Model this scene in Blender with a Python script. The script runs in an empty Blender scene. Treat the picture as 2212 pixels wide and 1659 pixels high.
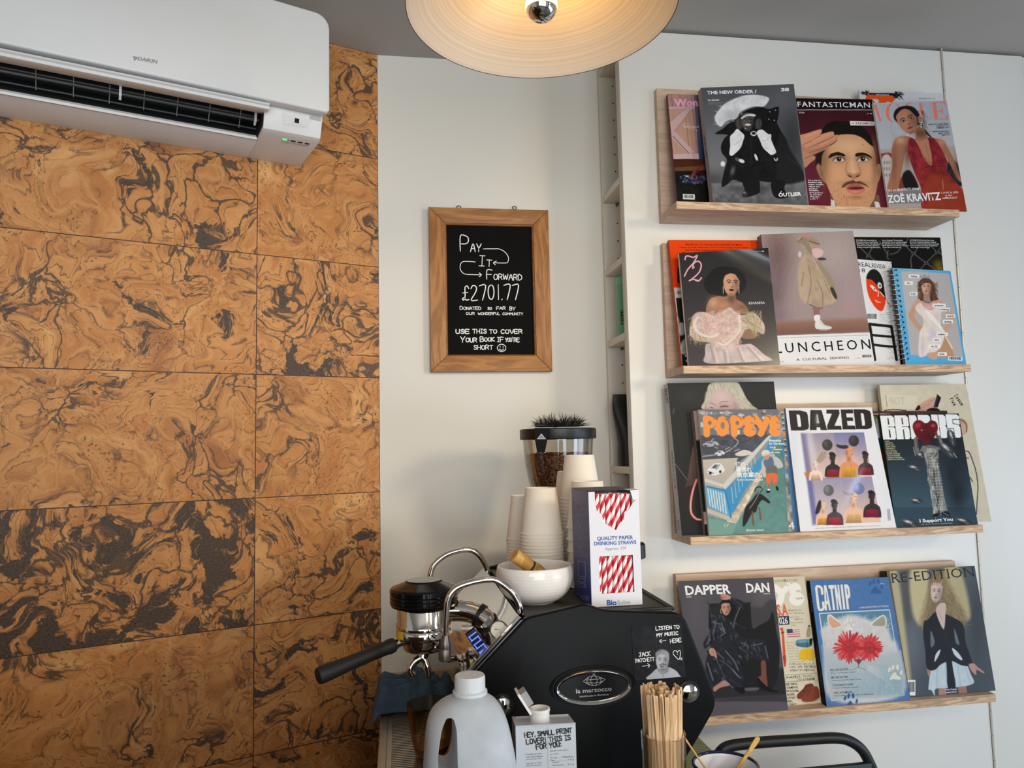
import bpy, bmesh, math, random
import numpy as np
from mathutils import Vector, Matrix

sc = bpy.context.scene
COL = sc.collection
R = math.radians

# ------------------------------------------------------------------ camera
YAW, PITCH, ROLL, FOC = R(-8.73), R(4.9), R(-1.256), 1600.0
EYE = np.array([0.0, 0.0, 1.52])
_f = np.array([-math.sin(YAW)*math.cos(PITCH), math.cos(YAW)*math.cos(PITCH), math.sin(PITCH)])
_r = np.array([math.cos(YAW), math.sin(YAW), 0.0])
_u = np.cross(_r, _f)
CR = _r*math.cos(ROLL)+_u*math.sin(ROLL)
CU = -_r*math.sin(ROLL)+_u*math.cos(ROLL)
CF = _f
cam = bpy.data.cameras.new('camera')
cam.sensor_width = 36.0
cam.lens = FOC/2212.0*36.0
cam.clip_start = 0.02
camo = bpy.data.objects.new('camera', cam)
COL.objects.link(camo)
camo.matrix_world = Matrix(((CR[0], CU[0], -CF[0], EYE[0]), (CR[1], CU[1], -CF[1], EYE[1]), (CR[2], CU[2], -CF[2], EYE[2]), (0, 0, 0, 1)))
sc.camera = camo

# ------------------------------------------------------------------ view, world, daylight
sc.view_settings.view_transform = 'Standard'
sc.view_settings.look = 'None'
sc.view_settings.exposure = 0.0
sc.view_settings.gamma = 1.0
sc.view_settings.use_curve_mapping = False
w = bpy.data.worlds.new('sky')
sc.world = w
w.use_nodes = True
w.node_tree.nodes['Background'].inputs[0].default_value = (0.62, 0.72, 0.9, 1)
w.node_tree.nodes['Background'].inputs[1].default_value = 0.6

def area(name, loc, target, sx, sy, power, color):
    l = bpy.data.lights.new(name, 'AREA')
    l.shape = 'RECTANGLE'; l.size = sx; l.size_y = sy
    l.energy = power; l.color = color
    o = bpy.data.objects.new(name, l); COL.objects.link(o)
    o.location = loc
    o.rotation_euler = (Vector(target)-Vector(loc)).to_track_quat('-Z', 'Y').to_euler()
    return o
# daylight entering by the two shop-front windows in the right wall and the one behind the camera; the street side low pane is cool skylight
area('daylight', (3.14, -0.85, 0.98), (2.14, -0.85, 0.98), 1.15, 0.95, 30, (0.60, 0.78, 1.0))
area('daylight', (3.14, 0.55, 0.98), (2.14, 0.55, 0.98), 1.15, 0.95, 14, (0.60, 0.78, 1.0))
area('daylight', (-0.05, -2.34, 1.40), (-0.05, -1.0, 1.40), 3.0, 1.7, 80, (0.93, 0.97, 1.0))
def spot(loc, aim, size, power):
    l = bpy.data.lights.new('added_spot', 'SPOT'); l.energy = power; l.color = (1.0, 0.83, 0.58); l.spot_size = R(size); l.spot_blend = 1.0; l.shadow_soft_size = 0.22
    o = bpy.data.objects.new('added_spot', l); COL.objects.link(o); o.location = loc; o.rotation_euler = (Vector(aim)-Vector(loc)).to_track_quat('-Z', 'Y').to_euler()
# three warm spots added out of view to brighten the chalkboard wall and cupboard
spot((0.5, -0.9, 2.45), (0.05, 2.0, 1.40), 60, 42)
spot((2.5, -0.8, 2.3), (0.10, 2.0, 1.38), 44, 130)
spot((1.3, -1.0, 2.45), (0.95, 1.8, 1.50), 50, 26)

# ------------------------------------------------------------------ object helpers
def lnk(o, parent=None):
    COL.objects.link(o)
    if parent is not None:
        o.parent = parent
    return o

def tag(o, label=None, cat=None, group=None, kind=None):
    if label: o['label'] = label
    if cat: o['category'] = cat
    if group: o['group'] = group
    if kind: o['kind'] = kind
    return o

def empty(name, loc, label, cat, group=None, rz=0.0):
    o = bpy.data.objects.new(name, None)
    o.empty_display_size = 0.02
    o.location = loc; o.rotation_euler = (0, 0, rz)
    lnk(o)
    return tag(o, label, cat, group)

class MB:
    """collects shapes (world coordinates unless parented) into one mesh"""
    def __init__(s):
        s.v = []; s.f = []; s.mi = []; s.m = 0
    def add(s, vs, fs):
        b = len(s.v)
        s.v += [tuple(map(float, p)) for p in vs]
        for f in fs:
            s.f.append([i+b for i in f]); s.mi.append(s.m)
        return s
    def mat(s, i):
        s.m = i; return s
    def box(s, a, b, bev=0.0, xf=None, seg=2):
        bm = bmesh.new()
        bmesh.ops.create_cube(bm, size=1.0)
        for v in bm.verts:
            v.co = Vector([a[i]+(v.co[i]+0.5)*(b[i]-a[i]) for i in range(3)])
        if bev > 0:
            bmesh.ops.bevel(bm, geom=bm.edges[:], offset=bev, segments=seg, affect='EDGES', profile=0.5)
        return s.bm(bm, xf)
    def bm(s, bm, xf=None):
        bm.verts.index_update()
        vs = [(xf @ v.co) if xf is not None else v.co.copy() for v in bm.verts]
        fs = [[v.index for v in f.verts] for f in bm.faces]
        bm.free()
        return s.add(vs, fs)
    def lathe(s, prof, c=(0, 0, 0), n=40, xf=None, a0=0.0, a1=2*math.pi, cap=True):
        """prof: list of (r, z); revolve about z through c"""
        full = abs(a1-a0-2*math.pi) < 1e-6
        k = n if full else n+1
        vs = []; fs = []
        for (r, z) in prof:
            for i in range(k):
                t = a0+(a1-a0)*i/n
                p = Vector((c[0]+r*math.cos(t), c[1]+r*math.sin(t), c[2]+z))
                vs.append(xf @ p if xf is not None else p)
        for j in range(len(prof)-1):
            for i in range(n):
                i2 = (i+1) % k
                fs.append([j*k+i, j*k+i2, (j+1)*k+i2, (j+1)*k+i])
        if full and cap:
            if prof[0][0] > 1e-5: fs.append([i for i in range(k)][::-1])
            if prof[-1][0] > 1e-5: fs.append([(len(prof)-1)*k+i for i in range(k)])
        return s.add(vs, fs)
    def tube(s, path, r, n=12, cap=True, closed=False):
        P = [Vector(p) for p in path]
        rr = r if isinstance(r, (list, tuple)) else [r]*len(P)
        vs = []; fs = []
        T = []
        for i in range(len(P)):
            if closed:
                t = P[(i+1) % len(P)]-P[i-1]
            else:
                t = P[min(i+1, len(P)-1)]-P[max(i-1, 0)]
            T.append(t.normalized())
        up = Vector((0, 0, 1)) if abs(T[0].z) < 0.9 else Vector((1, 0, 0))
        N = (up-T[0]*up.dot(T[0])).normalized()
        for i, p in enumerate(P):
            N = (N-T[i]*N.dot(T[i])).normalized()
            B = T[i].cross(N)
            for k in range(n):
                a = 2*math.pi*k/n
                vs.append(p+(N*math.cos(a)+B*math.sin(a))*rr[i])
        m = len(P)
        for i in range(m if closed else m-1):
            j = (i+1) % m
            for k in range(n):
                k2 = (k+1) % n
                fs.append([i*n+k, i*n+k2, j*n+k2, j*n+k])
        if cap and not closed:
            fs.append(list(range(n))[::-1]); fs.append([(m-1)*n+k for k in range(n)])
        return s.add(vs, fs)
    def prism(s, pts, fn, a, b, bev=0.0, seg=2):
        """2D outline pts extruded from a to b; fn(p, q, t) -> world point"""
        n = len(pts)
        bm = bmesh.new()
        va = [bm.verts.new(fn(p, q, a)) for p, q in pts]
        vb = [bm.verts.new(fn(p, q, b)) for p, q in pts]
        fa = bm.faces.new(va[::-1]); fb = bm.faces.new(vb)
        for i in range(n):
            bm.faces.new((va[i], va[(i+1) % n], vb[(i+1) % n], vb[i]))
        bmesh.ops.recalc_face_normals(bm, faces=bm.faces[:])
        if bev > 0:
            ed = list(set(list(fa.edges)+list(fb.edges)))
            bmesh.ops.bevel(bm, geom=ed, offset=bev, segments=seg, affect='EDGES', profile=0.5)
        return s.bm(bm)
    def build(s, name, mats, parent=None, smooth=True, angle=35, loc=None):
        me = bpy.data.meshes.new(name)
        inv = None
        if parent is not None:
            inv = WORLD(parent).inverted()
        elif loc is not None:
            inv = Matrix.Translation(-Vector(loc))
        V = [tuple(inv @ Vector(p)) for p in s.v] if inv is not None else s.v
        me.from_pydata(V, [], s.f)
        ml = mats if isinstance(mats, (list, tuple)) else [mats]
        for m in ml: me.materials.append(m)
        if len(ml) > 1: me.polygons.foreach_set('material_index', s.mi)
        me.validate()
        bm = bmesh.new(); bm.from_mesh(me)
        bmesh.ops.recalc_face_normals(bm, faces=bm.faces[:])
        bm.to_mesh(me); bm.free()
        if smooth:
            me.polygons.foreach_set('use_smooth', [True]*len(me.polygons))
            try: me.set_sharp_from_angle(angle=R(angle))
            except Exception: pass
        o = bpy.data.objects.new(name, me)
        if loc is not None and parent is None: o.location = loc
        return lnk(o, parent)

def WORLD(o):
    m = o.matrix_basis.copy()
    while o.parent is not None:
        o = o.parent
        m = o.matrix_basis @ m
    return m

def copy_tree(o, loc=None, parent=None, rz=None):
    c = o.copy(); COL.objects.link(c)
    if parent is not None: c.parent = parent
    if loc is not None: c.location = loc
    if rz is not None: c.rotation_euler = (0, 0, rz)
    for ch in [x for x in bpy.data.objects if x.parent == o]:
        copy_tree(ch, None, c)
    return c

def catmull(P, n=8, closed=False):
    P = [np.array(p, float) for p in P]
    out = []
    m = len(P)
    rng = range(m) if closed else range(m-1)
    for i in rng:
        if closed:
            a, b, c, d = P[i-1], P[i], P[(i+1) % m], P[(i+2) % m]
        else:
            a, b, c, d = P[max(i-1, 0)], P[i], P[i+1], P[min(i+2, m-1)]
        for k in range(n):
            t = k/n
            out.append(0.5*((2*b)+(c-a)*t+(2*a-5*b+4*c-d)*t*t+(3*b-a-3*c+d)*t**3))
    if not closed: out.append(P[-1])
    return out

# photo direction -> points on real planes of the room
def ray(x, y):
    return CR*((x-1106)/FOC)+CU*(-(y-829.5)/FOC)+CF
def onY(x, y, d):
    r = ray(x, y); return EYE+r*((d-EYE[1])/r[1])
def onZ(x, y, z):
    r = ray(x, y); return EYE+r*((z-EYE[2])/r[2])

# ------------------------------------------------------------------ materials
def lin(c):
    c = np.asarray(c, float)
    return np.where(c <= 0.04045, c/12.92, ((c+0.055)/1.055)**2.4)
def L3(r, g, b):
    return tuple(lin(np.array([r, g, b])/255.0))+(1.0,)

def nodes(name):
    m = bpy.data.materials.new(name); m.use_nodes = True
    nt = m.node_tree
    return m, nt, nt.nodes['Principled BSDF']
def N(nt, t, **kw):
    n = nt.nodes.new(t)
    for k, v in kw.items():
        if k.startswith('i_'): n.inputs[k[2:]].default_value = v
        elif k[0] == 'i' and k[1:].isdigit(): n.inputs[int(k[1:])].default_value = v
        else: setattr(n, k, v)
    return n
def ramp(nt, stops, interp='LINEAR'):
    n = nt.nodes.new('ShaderNodeValToRGB'); e = n.color_ramp.elements
    n.color_ramp.interpolation = interp
    while len(e) < len(stops): e.new(0.5)
    for i, (p, c) in enumerate(stops):
        e[i].position = p; e[i].color = c if len(c) == 4 else tuple(c)+(1,)
    return n

def P(name, rgb, rough=0.5, metal=0.0, spec=0.5, var=0.04, scale=30.0, bump=0.0, trans=0.0, ior=1.45, coat=0.0, emit=None, es=0.0, sss=0.0):
    """simple procedural material: base colour with a faint noise of its own"""
    m, nt, b = nodes(name)
    c = L3(*rgb)
    tc = N(nt, 'ShaderNodeTexCoord')
    no = N(nt, 'ShaderNodeTexNoise', i_Scale=scale, i_Detail=4.0)
    nt.links.new(tc.outputs['Object'], no.inputs['Vector'])
    lo = tuple(x*(1-var) for x in c[:3])+(1,); hi = tuple(min(1, x*(1+var)) for x in c[:3])+(1,)
    rp = ramp(nt, [(0.3, lo), (0.7, hi)])
    nt.links.new(no.outputs['Fac'], rp.inputs['Fac'])
    nt.links.new(rp.outputs['Color'], b.inputs['Base Color'])
    b.inputs['Roughness'].default_value = rough
    b.inputs['Metallic'].default_value = metal
    b.inputs['Specular IOR Level'].default_value = spec
    b.inputs['IOR'].default_value = ior
    if trans: b.inputs['Transmission Weight'].default_value = trans
    if coat: b.inputs['Coat Weight'].default_value = coat
    if sss:
        b.inputs['Subsurface Weight'].default_value = sss
        b.inputs['Subsurface Radius'].default_value = (0.01, 0.01, 0.01)
    if emit:
        b.inputs['Emission Color'].default_value = L3(*emit); b.inputs['Emission Strength'].default_value = es
    if bump:
        bp = N(nt, 'ShaderNodeBump', i_Strength=bump, i_Distance=0.002)
        nt.links.new(no.outputs['Fac'], bp.inputs['Height'])
        nt.links.new(bp.outputs['Normal'], b.inputs['Normal'])
    return m

def wood(name, dark, light, axis='X', scale=1.0, rough=0.55, rings=14.0, patch=None):
    m, nt, b = nodes(name)
    tc = N(nt, 'ShaderNodeTexCoord')
    mp = N(nt, 'ShaderNodeMapping')
    st = {'X': (0.12, 1, 1), 'Y': (1, 0.12, 1), 'Z': (1, 1, 0.12)}[axis]
    mp.inputs['Scale'].default_value = tuple(v*rings*scale for v in st)
    nt.links.new(tc.outputs['Object'], mp.inputs['Vector'])
    n1 = N(nt, 'ShaderNodeTexNoise', i_Scale=1.6, i_Detail=3.0, i_Distortion=0.6)
    nt.links.new(mp.outputs['Vector'], n1.inputs['Vector'])
    mu = N(nt, 'ShaderNodeMath', operation='MULTIPLY', i1=9.0)
    nt.links.new(n1.outputs['Fac'], mu.inputs[0])
    fr = N(nt, 'ShaderNodeMath', operation='PINGPONG', i1=1.0)
    nt.links.new(mu.outputs[0], fr.inputs[0])
    n2 = N(nt, 'ShaderNodeTexNoise', i_Scale=14.0, i_Detail=4.0)
    nt.links.new(mp.outputs['Vector'], n2.inputs['Vector'])
    ad = N(nt, 'ShaderNodeMath', operation='MULTIPLY_ADD', i1=0.45, i2=0.0)
    nt.links.new(n2.outputs['Fac'], ad.inputs[0])
    a2 = N(nt, 'ShaderNodeMath', operation='MULTIPLY_ADD', i1=0.6)
    nt.links.new(fr.outputs[0], a2.inputs[0]); nt.links.new(ad.outputs[0], a2.inputs[2])
    rp = ramp(nt, [(0.15, L3(*light)), (0.5, tuple((a+c)/2 for a, c in zip(L3(*light), L3(*dark)))), (0.95, L3(*dark))])
    nt.links.new(a2.outputs[0], rp.inputs['Fac'])
    nt.links.new(rp.outputs['Color'], b.inputs['Base Color'])
    b.inputs['Roughness'].default_value = rough
    bp = N(nt, 'ShaderNodeBump', i_Strength=0.08, i_Distance=0.002)
    nt.links.new(a2.outputs[0], bp.inputs['Height']); nt.links.new(bp.outputs['Normal'], b.inputs['Normal'])
    return m

def glass(name, rgb=(255, 255, 255), rough=0.0, ior=1.45, thin=True):
    m, nt, b = nodes(name)
    nt.nodes.remove(b)
    out = nt.nodes['Material Output']
    tr = N(nt, 'ShaderNodeBsdfTransparent'); tr.inputs[0].default_value = L3(*rgb)
    gl = N(nt, 'ShaderNodeBsdfGlossy'); gl.inputs['Roughness'].default_value = max(rough, 0.03)
    lw = N(nt, 'ShaderNodeLayerWeight', i_Blend=0.25)
    mu = N(nt, 'ShaderNodeMath', operation='MULTIPLY_ADD', i1=0.55, i2=0.03)
    nt.links.new(lw.outputs['Fresnel'], mu.inputs[0])
    mx = N(nt, 'ShaderNodeMixShader')
    nt.links.new(mu.outputs[0], mx.inputs[0]); nt.links.new(tr.outputs[0], mx.inputs[1]); nt.links.new(gl.outputs[0], mx.inputs[2])
    nt.links.new(mx.outputs[0], out.inputs['Surface'])
    return m

def printed(name, rough=0.55, spec=0.1, coat=0.0):
    """paper with a printed picture stored as the sheet's own colours"""
    m, nt, b = nodes(name)
    a = N(nt, 'ShaderNodeAttribute', attribute_name='Print')
    nt.links.new(a.outputs['Color'], b.inputs['Base Color'])
    b.inputs['Roughness'].default_value = rough
    b.inputs['Specular IOR Level'].default_value = spec
    if coat:
        b.inputs['Coat Weight'].default_value = coat; b.inputs['Coat Roughness'].default_value = 0.08
    return m

WHITE = P('white_plaster', (226, 222, 212), 0.7, var=0.012, scale=3.0)
CUPB = P('cupboard_white', (228, 225, 217), 0.42, var=0.008, scale=4.0)
CREAM = P('shelf_cream', (214, 206, 190), 0.5, var=0.012)
CEIL = P('ceiling_grey', (176, 170, 163), 0.9, var=0.03, scale=6.0)
BLACK = P('black_satin', (11, 12, 14), 0.45, spec=.16, var=0.1)
BLACKP = P('black_plastic', (20, 20, 21), 0.38, var=0.1)
RUBBER = P('black_rubber', (24, 24, 26), 0.6, var=0.1)
DARK = P('dark_void', (8, 8, 9), 0.8, var=0.1)
CHROME = P('chrome', (222, 220, 216), 0.06, 1.0, var=0.01)
STEEL = P('brushed_steel', (176, 172, 165), 0.28, 1.0, var=0.05)
WPL = P('white_plastic', (226, 224, 220), 0.35, var=0.008)
PLY = wood('plywood_face', (184, 152, 128), (208, 182, 158), 'X', 1.3)
PLYE = wood('plywood_edge', (150, 112, 84), (222, 190, 152), 'X', 3.0)
PINE = wood('golden_pine', (138, 86, 38), (188, 130, 68), 'X', 1.6)
PINEZ = wood('golden_pine_upright', (138, 86, 38), (188, 130, 68), 'Z', 1.6)
PAPER = P('page_edges', (212, 206, 194), 0.8, var=0.06, scale=200)
INKW = P('white_paint', (235, 235, 230), 0.6)
GLASS = glass('clear_glass')
# ------------------------------------------------------------------ writing helpers
_S = {
'A': '0,0 .35,1 .7,0|.13,.38 .57,.38', 'B': '0,0 0,1 .4,1 .58,.88 .55,.62 .35,.53 0,.53|.35,.53 .62,.42 .65,.15 .45,0 0,0',
'C': '.66,.85 .45,1 .2,.93 .03,.65 .03,.33 .2,.06 .45,0 .66,.14', 'D': '0,0 0,1 .3,.98 .58,.8 .66,.5 .58,.2 .3,.02 0,0',
'E': '.6,1 0,1 0,0 .62,0|0,.52 .5,.52', 'F': '.62,1 0,1 0,0|0,.52 .5,.52', 'G': '.65,.85 .45,1 .2,.93 .03,.65 .03,.33 .2,.06 .45,0 .66,.15 .66,.45 .4,.45',
'H': '0,0 0,1|.62,0 .62,1|0,.5 .62,.5', 'I': '.05,1 .45,1|.25,1 .25,0|.05,0 .45,0', 'J': '.15,1 .7,1|.45,1 .45,.2 .32,.02 .12,.04 .02,.2',
'K': '0,0 0,1|.6,1 0,.45 .65,0', 'L': '0,1 0,0 .58,0', 'M': '0,0 .08,1 .4,.4 .72,1 .8,0', 'N': '0,0 0,1 .62,0 .62,1',
'O': '.36,1 .12,.88 .02,.5 .12,.12 .36,0 .6,.12 .7,.5 .6,.88 .36,1', 'P': '0,0 0,1 .4,1 .6,.88 .6,.62 .4,.48 0,.48', 'Q': '.36,1 .12,.88 .02,.5 .12,.12 .36,0 .6,.12 .7,.5 .6,.88 .36,1|.45,.25 .72,-.05',
'R': '0,0 0,1 .4,1 .6,.88 .58,.64 .4,.5 0,.5|.3,.5 .65,0', 'S': '.58,.86 .36,1 .12,.92 .05,.72 .2,.56 .45,.46 .6,.28 .52,.07 .28,0 .02,.12',
'T': '0,1 .66,1|.33,1 .33,0', 'U': '0,1 .02,.25 .16,.03 .42,.02 .58,.2 .62,1', 'V': '0,1 .34,0 .68,1', 'W': '0,1 .2,0 .44,.8 .68,0 .9,1',
'X': '0,0 .62,1|0,1 .62,0', 'Y': '0,1 .33,.5 .66,1|.33,.5 .3,0', 'Z': '0,1 .62,1 0,0 .64,0',
'0': '.33,1 .1,.85 .02,.5 .1,.12 .33,0 .52,.15 .6,.5 .52,.88 .33,1', '1': '.2,1 .2,0', '2': '.02,.8 .18,1 .45,.97 .56,.76 .4,.45 .02,0 .64,0', '7': '0,.98 .6,1 .28,0',
'£': '.62,.82 .48,1 .3,.9 .26,.6 .26,.25 .12,.02 .02,.1 .14,.18 .4,.02 .62,.06|.05,.5 .5,.52', '.': '.1,0 .13,.03', ',': '.12,.08 .05,-.15', '!': '.15,1 .13,.3|.12,.04 .14,.06', ':': '.12,.6 .13,.64|.12,.08 .13,.12', "'": '.12,1 .1,.8',
'i': '.1,.6 .1,0|.1,.85 .1,.88', 's': '.4,.5 .2,.6 .06,.48 .2,.32 .4,.2 .3,.02 .05,.06', 'u': '.02,.6 .06,.08 .3,.02 .42,.2 .44,.6|.44,.3 .48,0', 'e': '.04,.32 .42,.36 .36,.56 .2,.62 .05,.45 .06,.12 .25,0 .45,.1', 'f': '.5,.95 .3,1 .2,.8 .2,-.1|.02,.55 .45,.58', 'v': '.02,.6 .2,0 .42,.6',
'-': '0,.45 .4,.45', 'x': '0,0 .4,.6|0,.6 .4,0', ' ': ''}
def stroke_text(s, h, gap=0.2, small=0.72, mixed=False, lower=False):
    """one-line handwriting -> (polylines, width); unit height h; mixed: first letter of words big"""
    out = []; x = 0.0; rnd = random.Random(len(s)*7+3); first = True
    for ch in s:
        if ch == ' ':
            x += 0.55*h; first = True; continue
        k = h*(1.0 if (not mixed or first) else small)
        first = False
        key = ch if (lower and ch in _S) else ch.upper()
        mx = 0
        for pl in _S[key].split('|'):
            pts = [tuple(map(float, q.split(','))) for q in pl.split()]
            mx = max(mx, max(p[0] for p in pts))
            j = (rnd.random()-0.5)*0.06*k
            out.append([(x+p[0]*k+rnd.uniform(-.012, .012)*k, p[1]*k+j) for p in pts])
        x += (mx+gap)*k
    return out, x-gap*h

def ribbon(mb, pl, wd, fn):
    """flat pen stroke along 2D polyline pl, fn maps 2D -> 3D"""
    P = [np.array(p, float) for p in pl]
    if len(P) > 2: P = catmull(P, 4)
    # successive pen strokes lie a hair above one another, on the side facing the room
    e0 = wd*.5; o_, a_, b_ = (np.array(list(fn(*q)), float) for q in (P[0], P[0]+np.array([e0, 0]), P[0]+np.array([0, e0])))
    nn = np.cross(a_-o_, b_-o_); ln = np.linalg.norm(nn)
    mb.k = getattr(mb, 'k', 0)+1
    if ln > 0 and not np.allclose(nn[:2], 0):
        nn = nn/ln*(1 if nn@(EYE-o_) > 0 else -1)*1.2e-5*(mb.k % 24)
        f0 = fn
        fn = lambda x, y: tuple(np.array(list(f0(x, y)), float)+nn)
    vs = []
    n = len(P)
    for i in range(n):
        t = P[min(i+1, n-1)]-P[max(i-1, 0)]
        l = np.hypot(*t) or 1e-9
        nrm = np.array([-t[1], t[0]])/l
        e = t/l*wd*0.5*((i == n-1)-(i == 0))
        vs += [fn(*(P[i]+nrm*wd/2*(0.75 if i in (0, n-1) else 1)+e)), fn(*(P[i]-nrm*wd/2*(0.75 if i in (0, n-1) else 1)+e))]
    mb.add(vs, [[2*i, 2*i+1, 2*i+3, 2*i+2] for i in range(n-1)])

_tc = {}
def text2d(body, bold=0.0, space=1.0, shear=0.0, res=3, slab=0.0):
    """built-in lettering -> (verts Nx2, faces, width, cap height)"""
    k = (body, bold, space, shear, res, slab)
    if k in _tc: return _tc[k]
    cu = bpy.data.curves.new('t', 'FONT')
    cu.body = body; cu.size = 1.0; cu.offset = bold; cu.space_character = space; cu.shear = shear
    cu.resolution_u = res; cu.fill_mode = 'FRONT' if hasattr(cu, 'fill_mode') else cu.fill_mode
    o = bpy.data.objects.new('t', cu); COL.objects.link(o)
    dg = bpy.context.evaluated_depsgraph_get()
    me = o.evaluated_get(dg).to_mesh()
    V = np.array([v.co[:2] for v in me.vertices]) if len(me.vertices) else np.zeros((0, 2))
    F = [list(p.vertices) for p in me.polygons]
    o.evaluated_get(dg).to_mesh_clear()
    bpy.data.objects.remove(o); bpy.data.curves.remove(cu)
    if len(V) and slab:
        # slab feet and heads on the straight stems of every letter
        isl = list(range(len(V)))
        def root(i):
            while isl[i] != i: isl[i] = isl[isl[i]]; i = isl[i]
            return i
        for f in F:
            for q in f[1:]: isl[root(q)] = root(f[0])
        grp = {}
        for i in range(len(V)): grp.setdefault(root(i), []).append(i)
        top = V[:, 1].max(); ex = []
        cap = np.median([V[g, 1].max() for g in grp.values()])
        for g in grp.values():
            P_ = V[g]
            for lv, sg in ((0.0, 1), (cap, -1)):
                xs = np.sort(P_[np.abs(P_[:, 1]-lv) < .008][:, 0])
                if len(xs) < 2: continue
                for c in np.split(xs, np.nonzero(np.diff(xs) > .16)[0]+1):
                    if len(c) >= 2 and .015 < c[-1]-c[0] < .26: ex.append((c[0]-slab, c[-1]+slab, lv, lv+sg*.055))
        for x0, x1, y0, y1 in ex:
            n0 = len(V); V = np.vstack([V, [(x0, y0), (x1, y0), (x1, y1), (x0, y1)]]); F.append([n0, n0+1, n0+2, n0+3])
    if len(V):
        V[:, 0] -= V[:, 0].min()
        wd = V[:, 0].max()
    else: wd = 1.0
    _tc[k] = (V, F, wd, 0.70)
    return _tc[k]

def put_text(mb, body, a, b, h, fn, bold=0.0, space=1.0, shear=0.0, res=3):
    """lettering fitted between baseline ends a and b (2D), cap height h (2D units, +y up); fn maps to 3D"""
    V, F, wd, ch = text2d(body, bold, space, shear, res)
    if not len(V): return
    a = np.array(a, float); b = np.array(b, float)
    d = b-a; L = np.hypot(*d); n = np.array([-d[1], d[0]])/L
    mb.add([fn(*(a+d*(v[0]/wd)+n*(v[1]/ch*h))) for v in V], F)

# ------------------------------------------------------------------ room shell
CA = R(21.08)
CX, CY = -0.051, 2.013
BY = 2.013
CZ = 2.62
def W(s, o, z):
    """cork wall: s along it (0 at the corner, negative to the left), o out of it"""
    return Vector((CX+math.cos(CA)*s+math.sin(CA)*o, CY+math.sin(CA)*s-math.cos(CA)*o, z))

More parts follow.
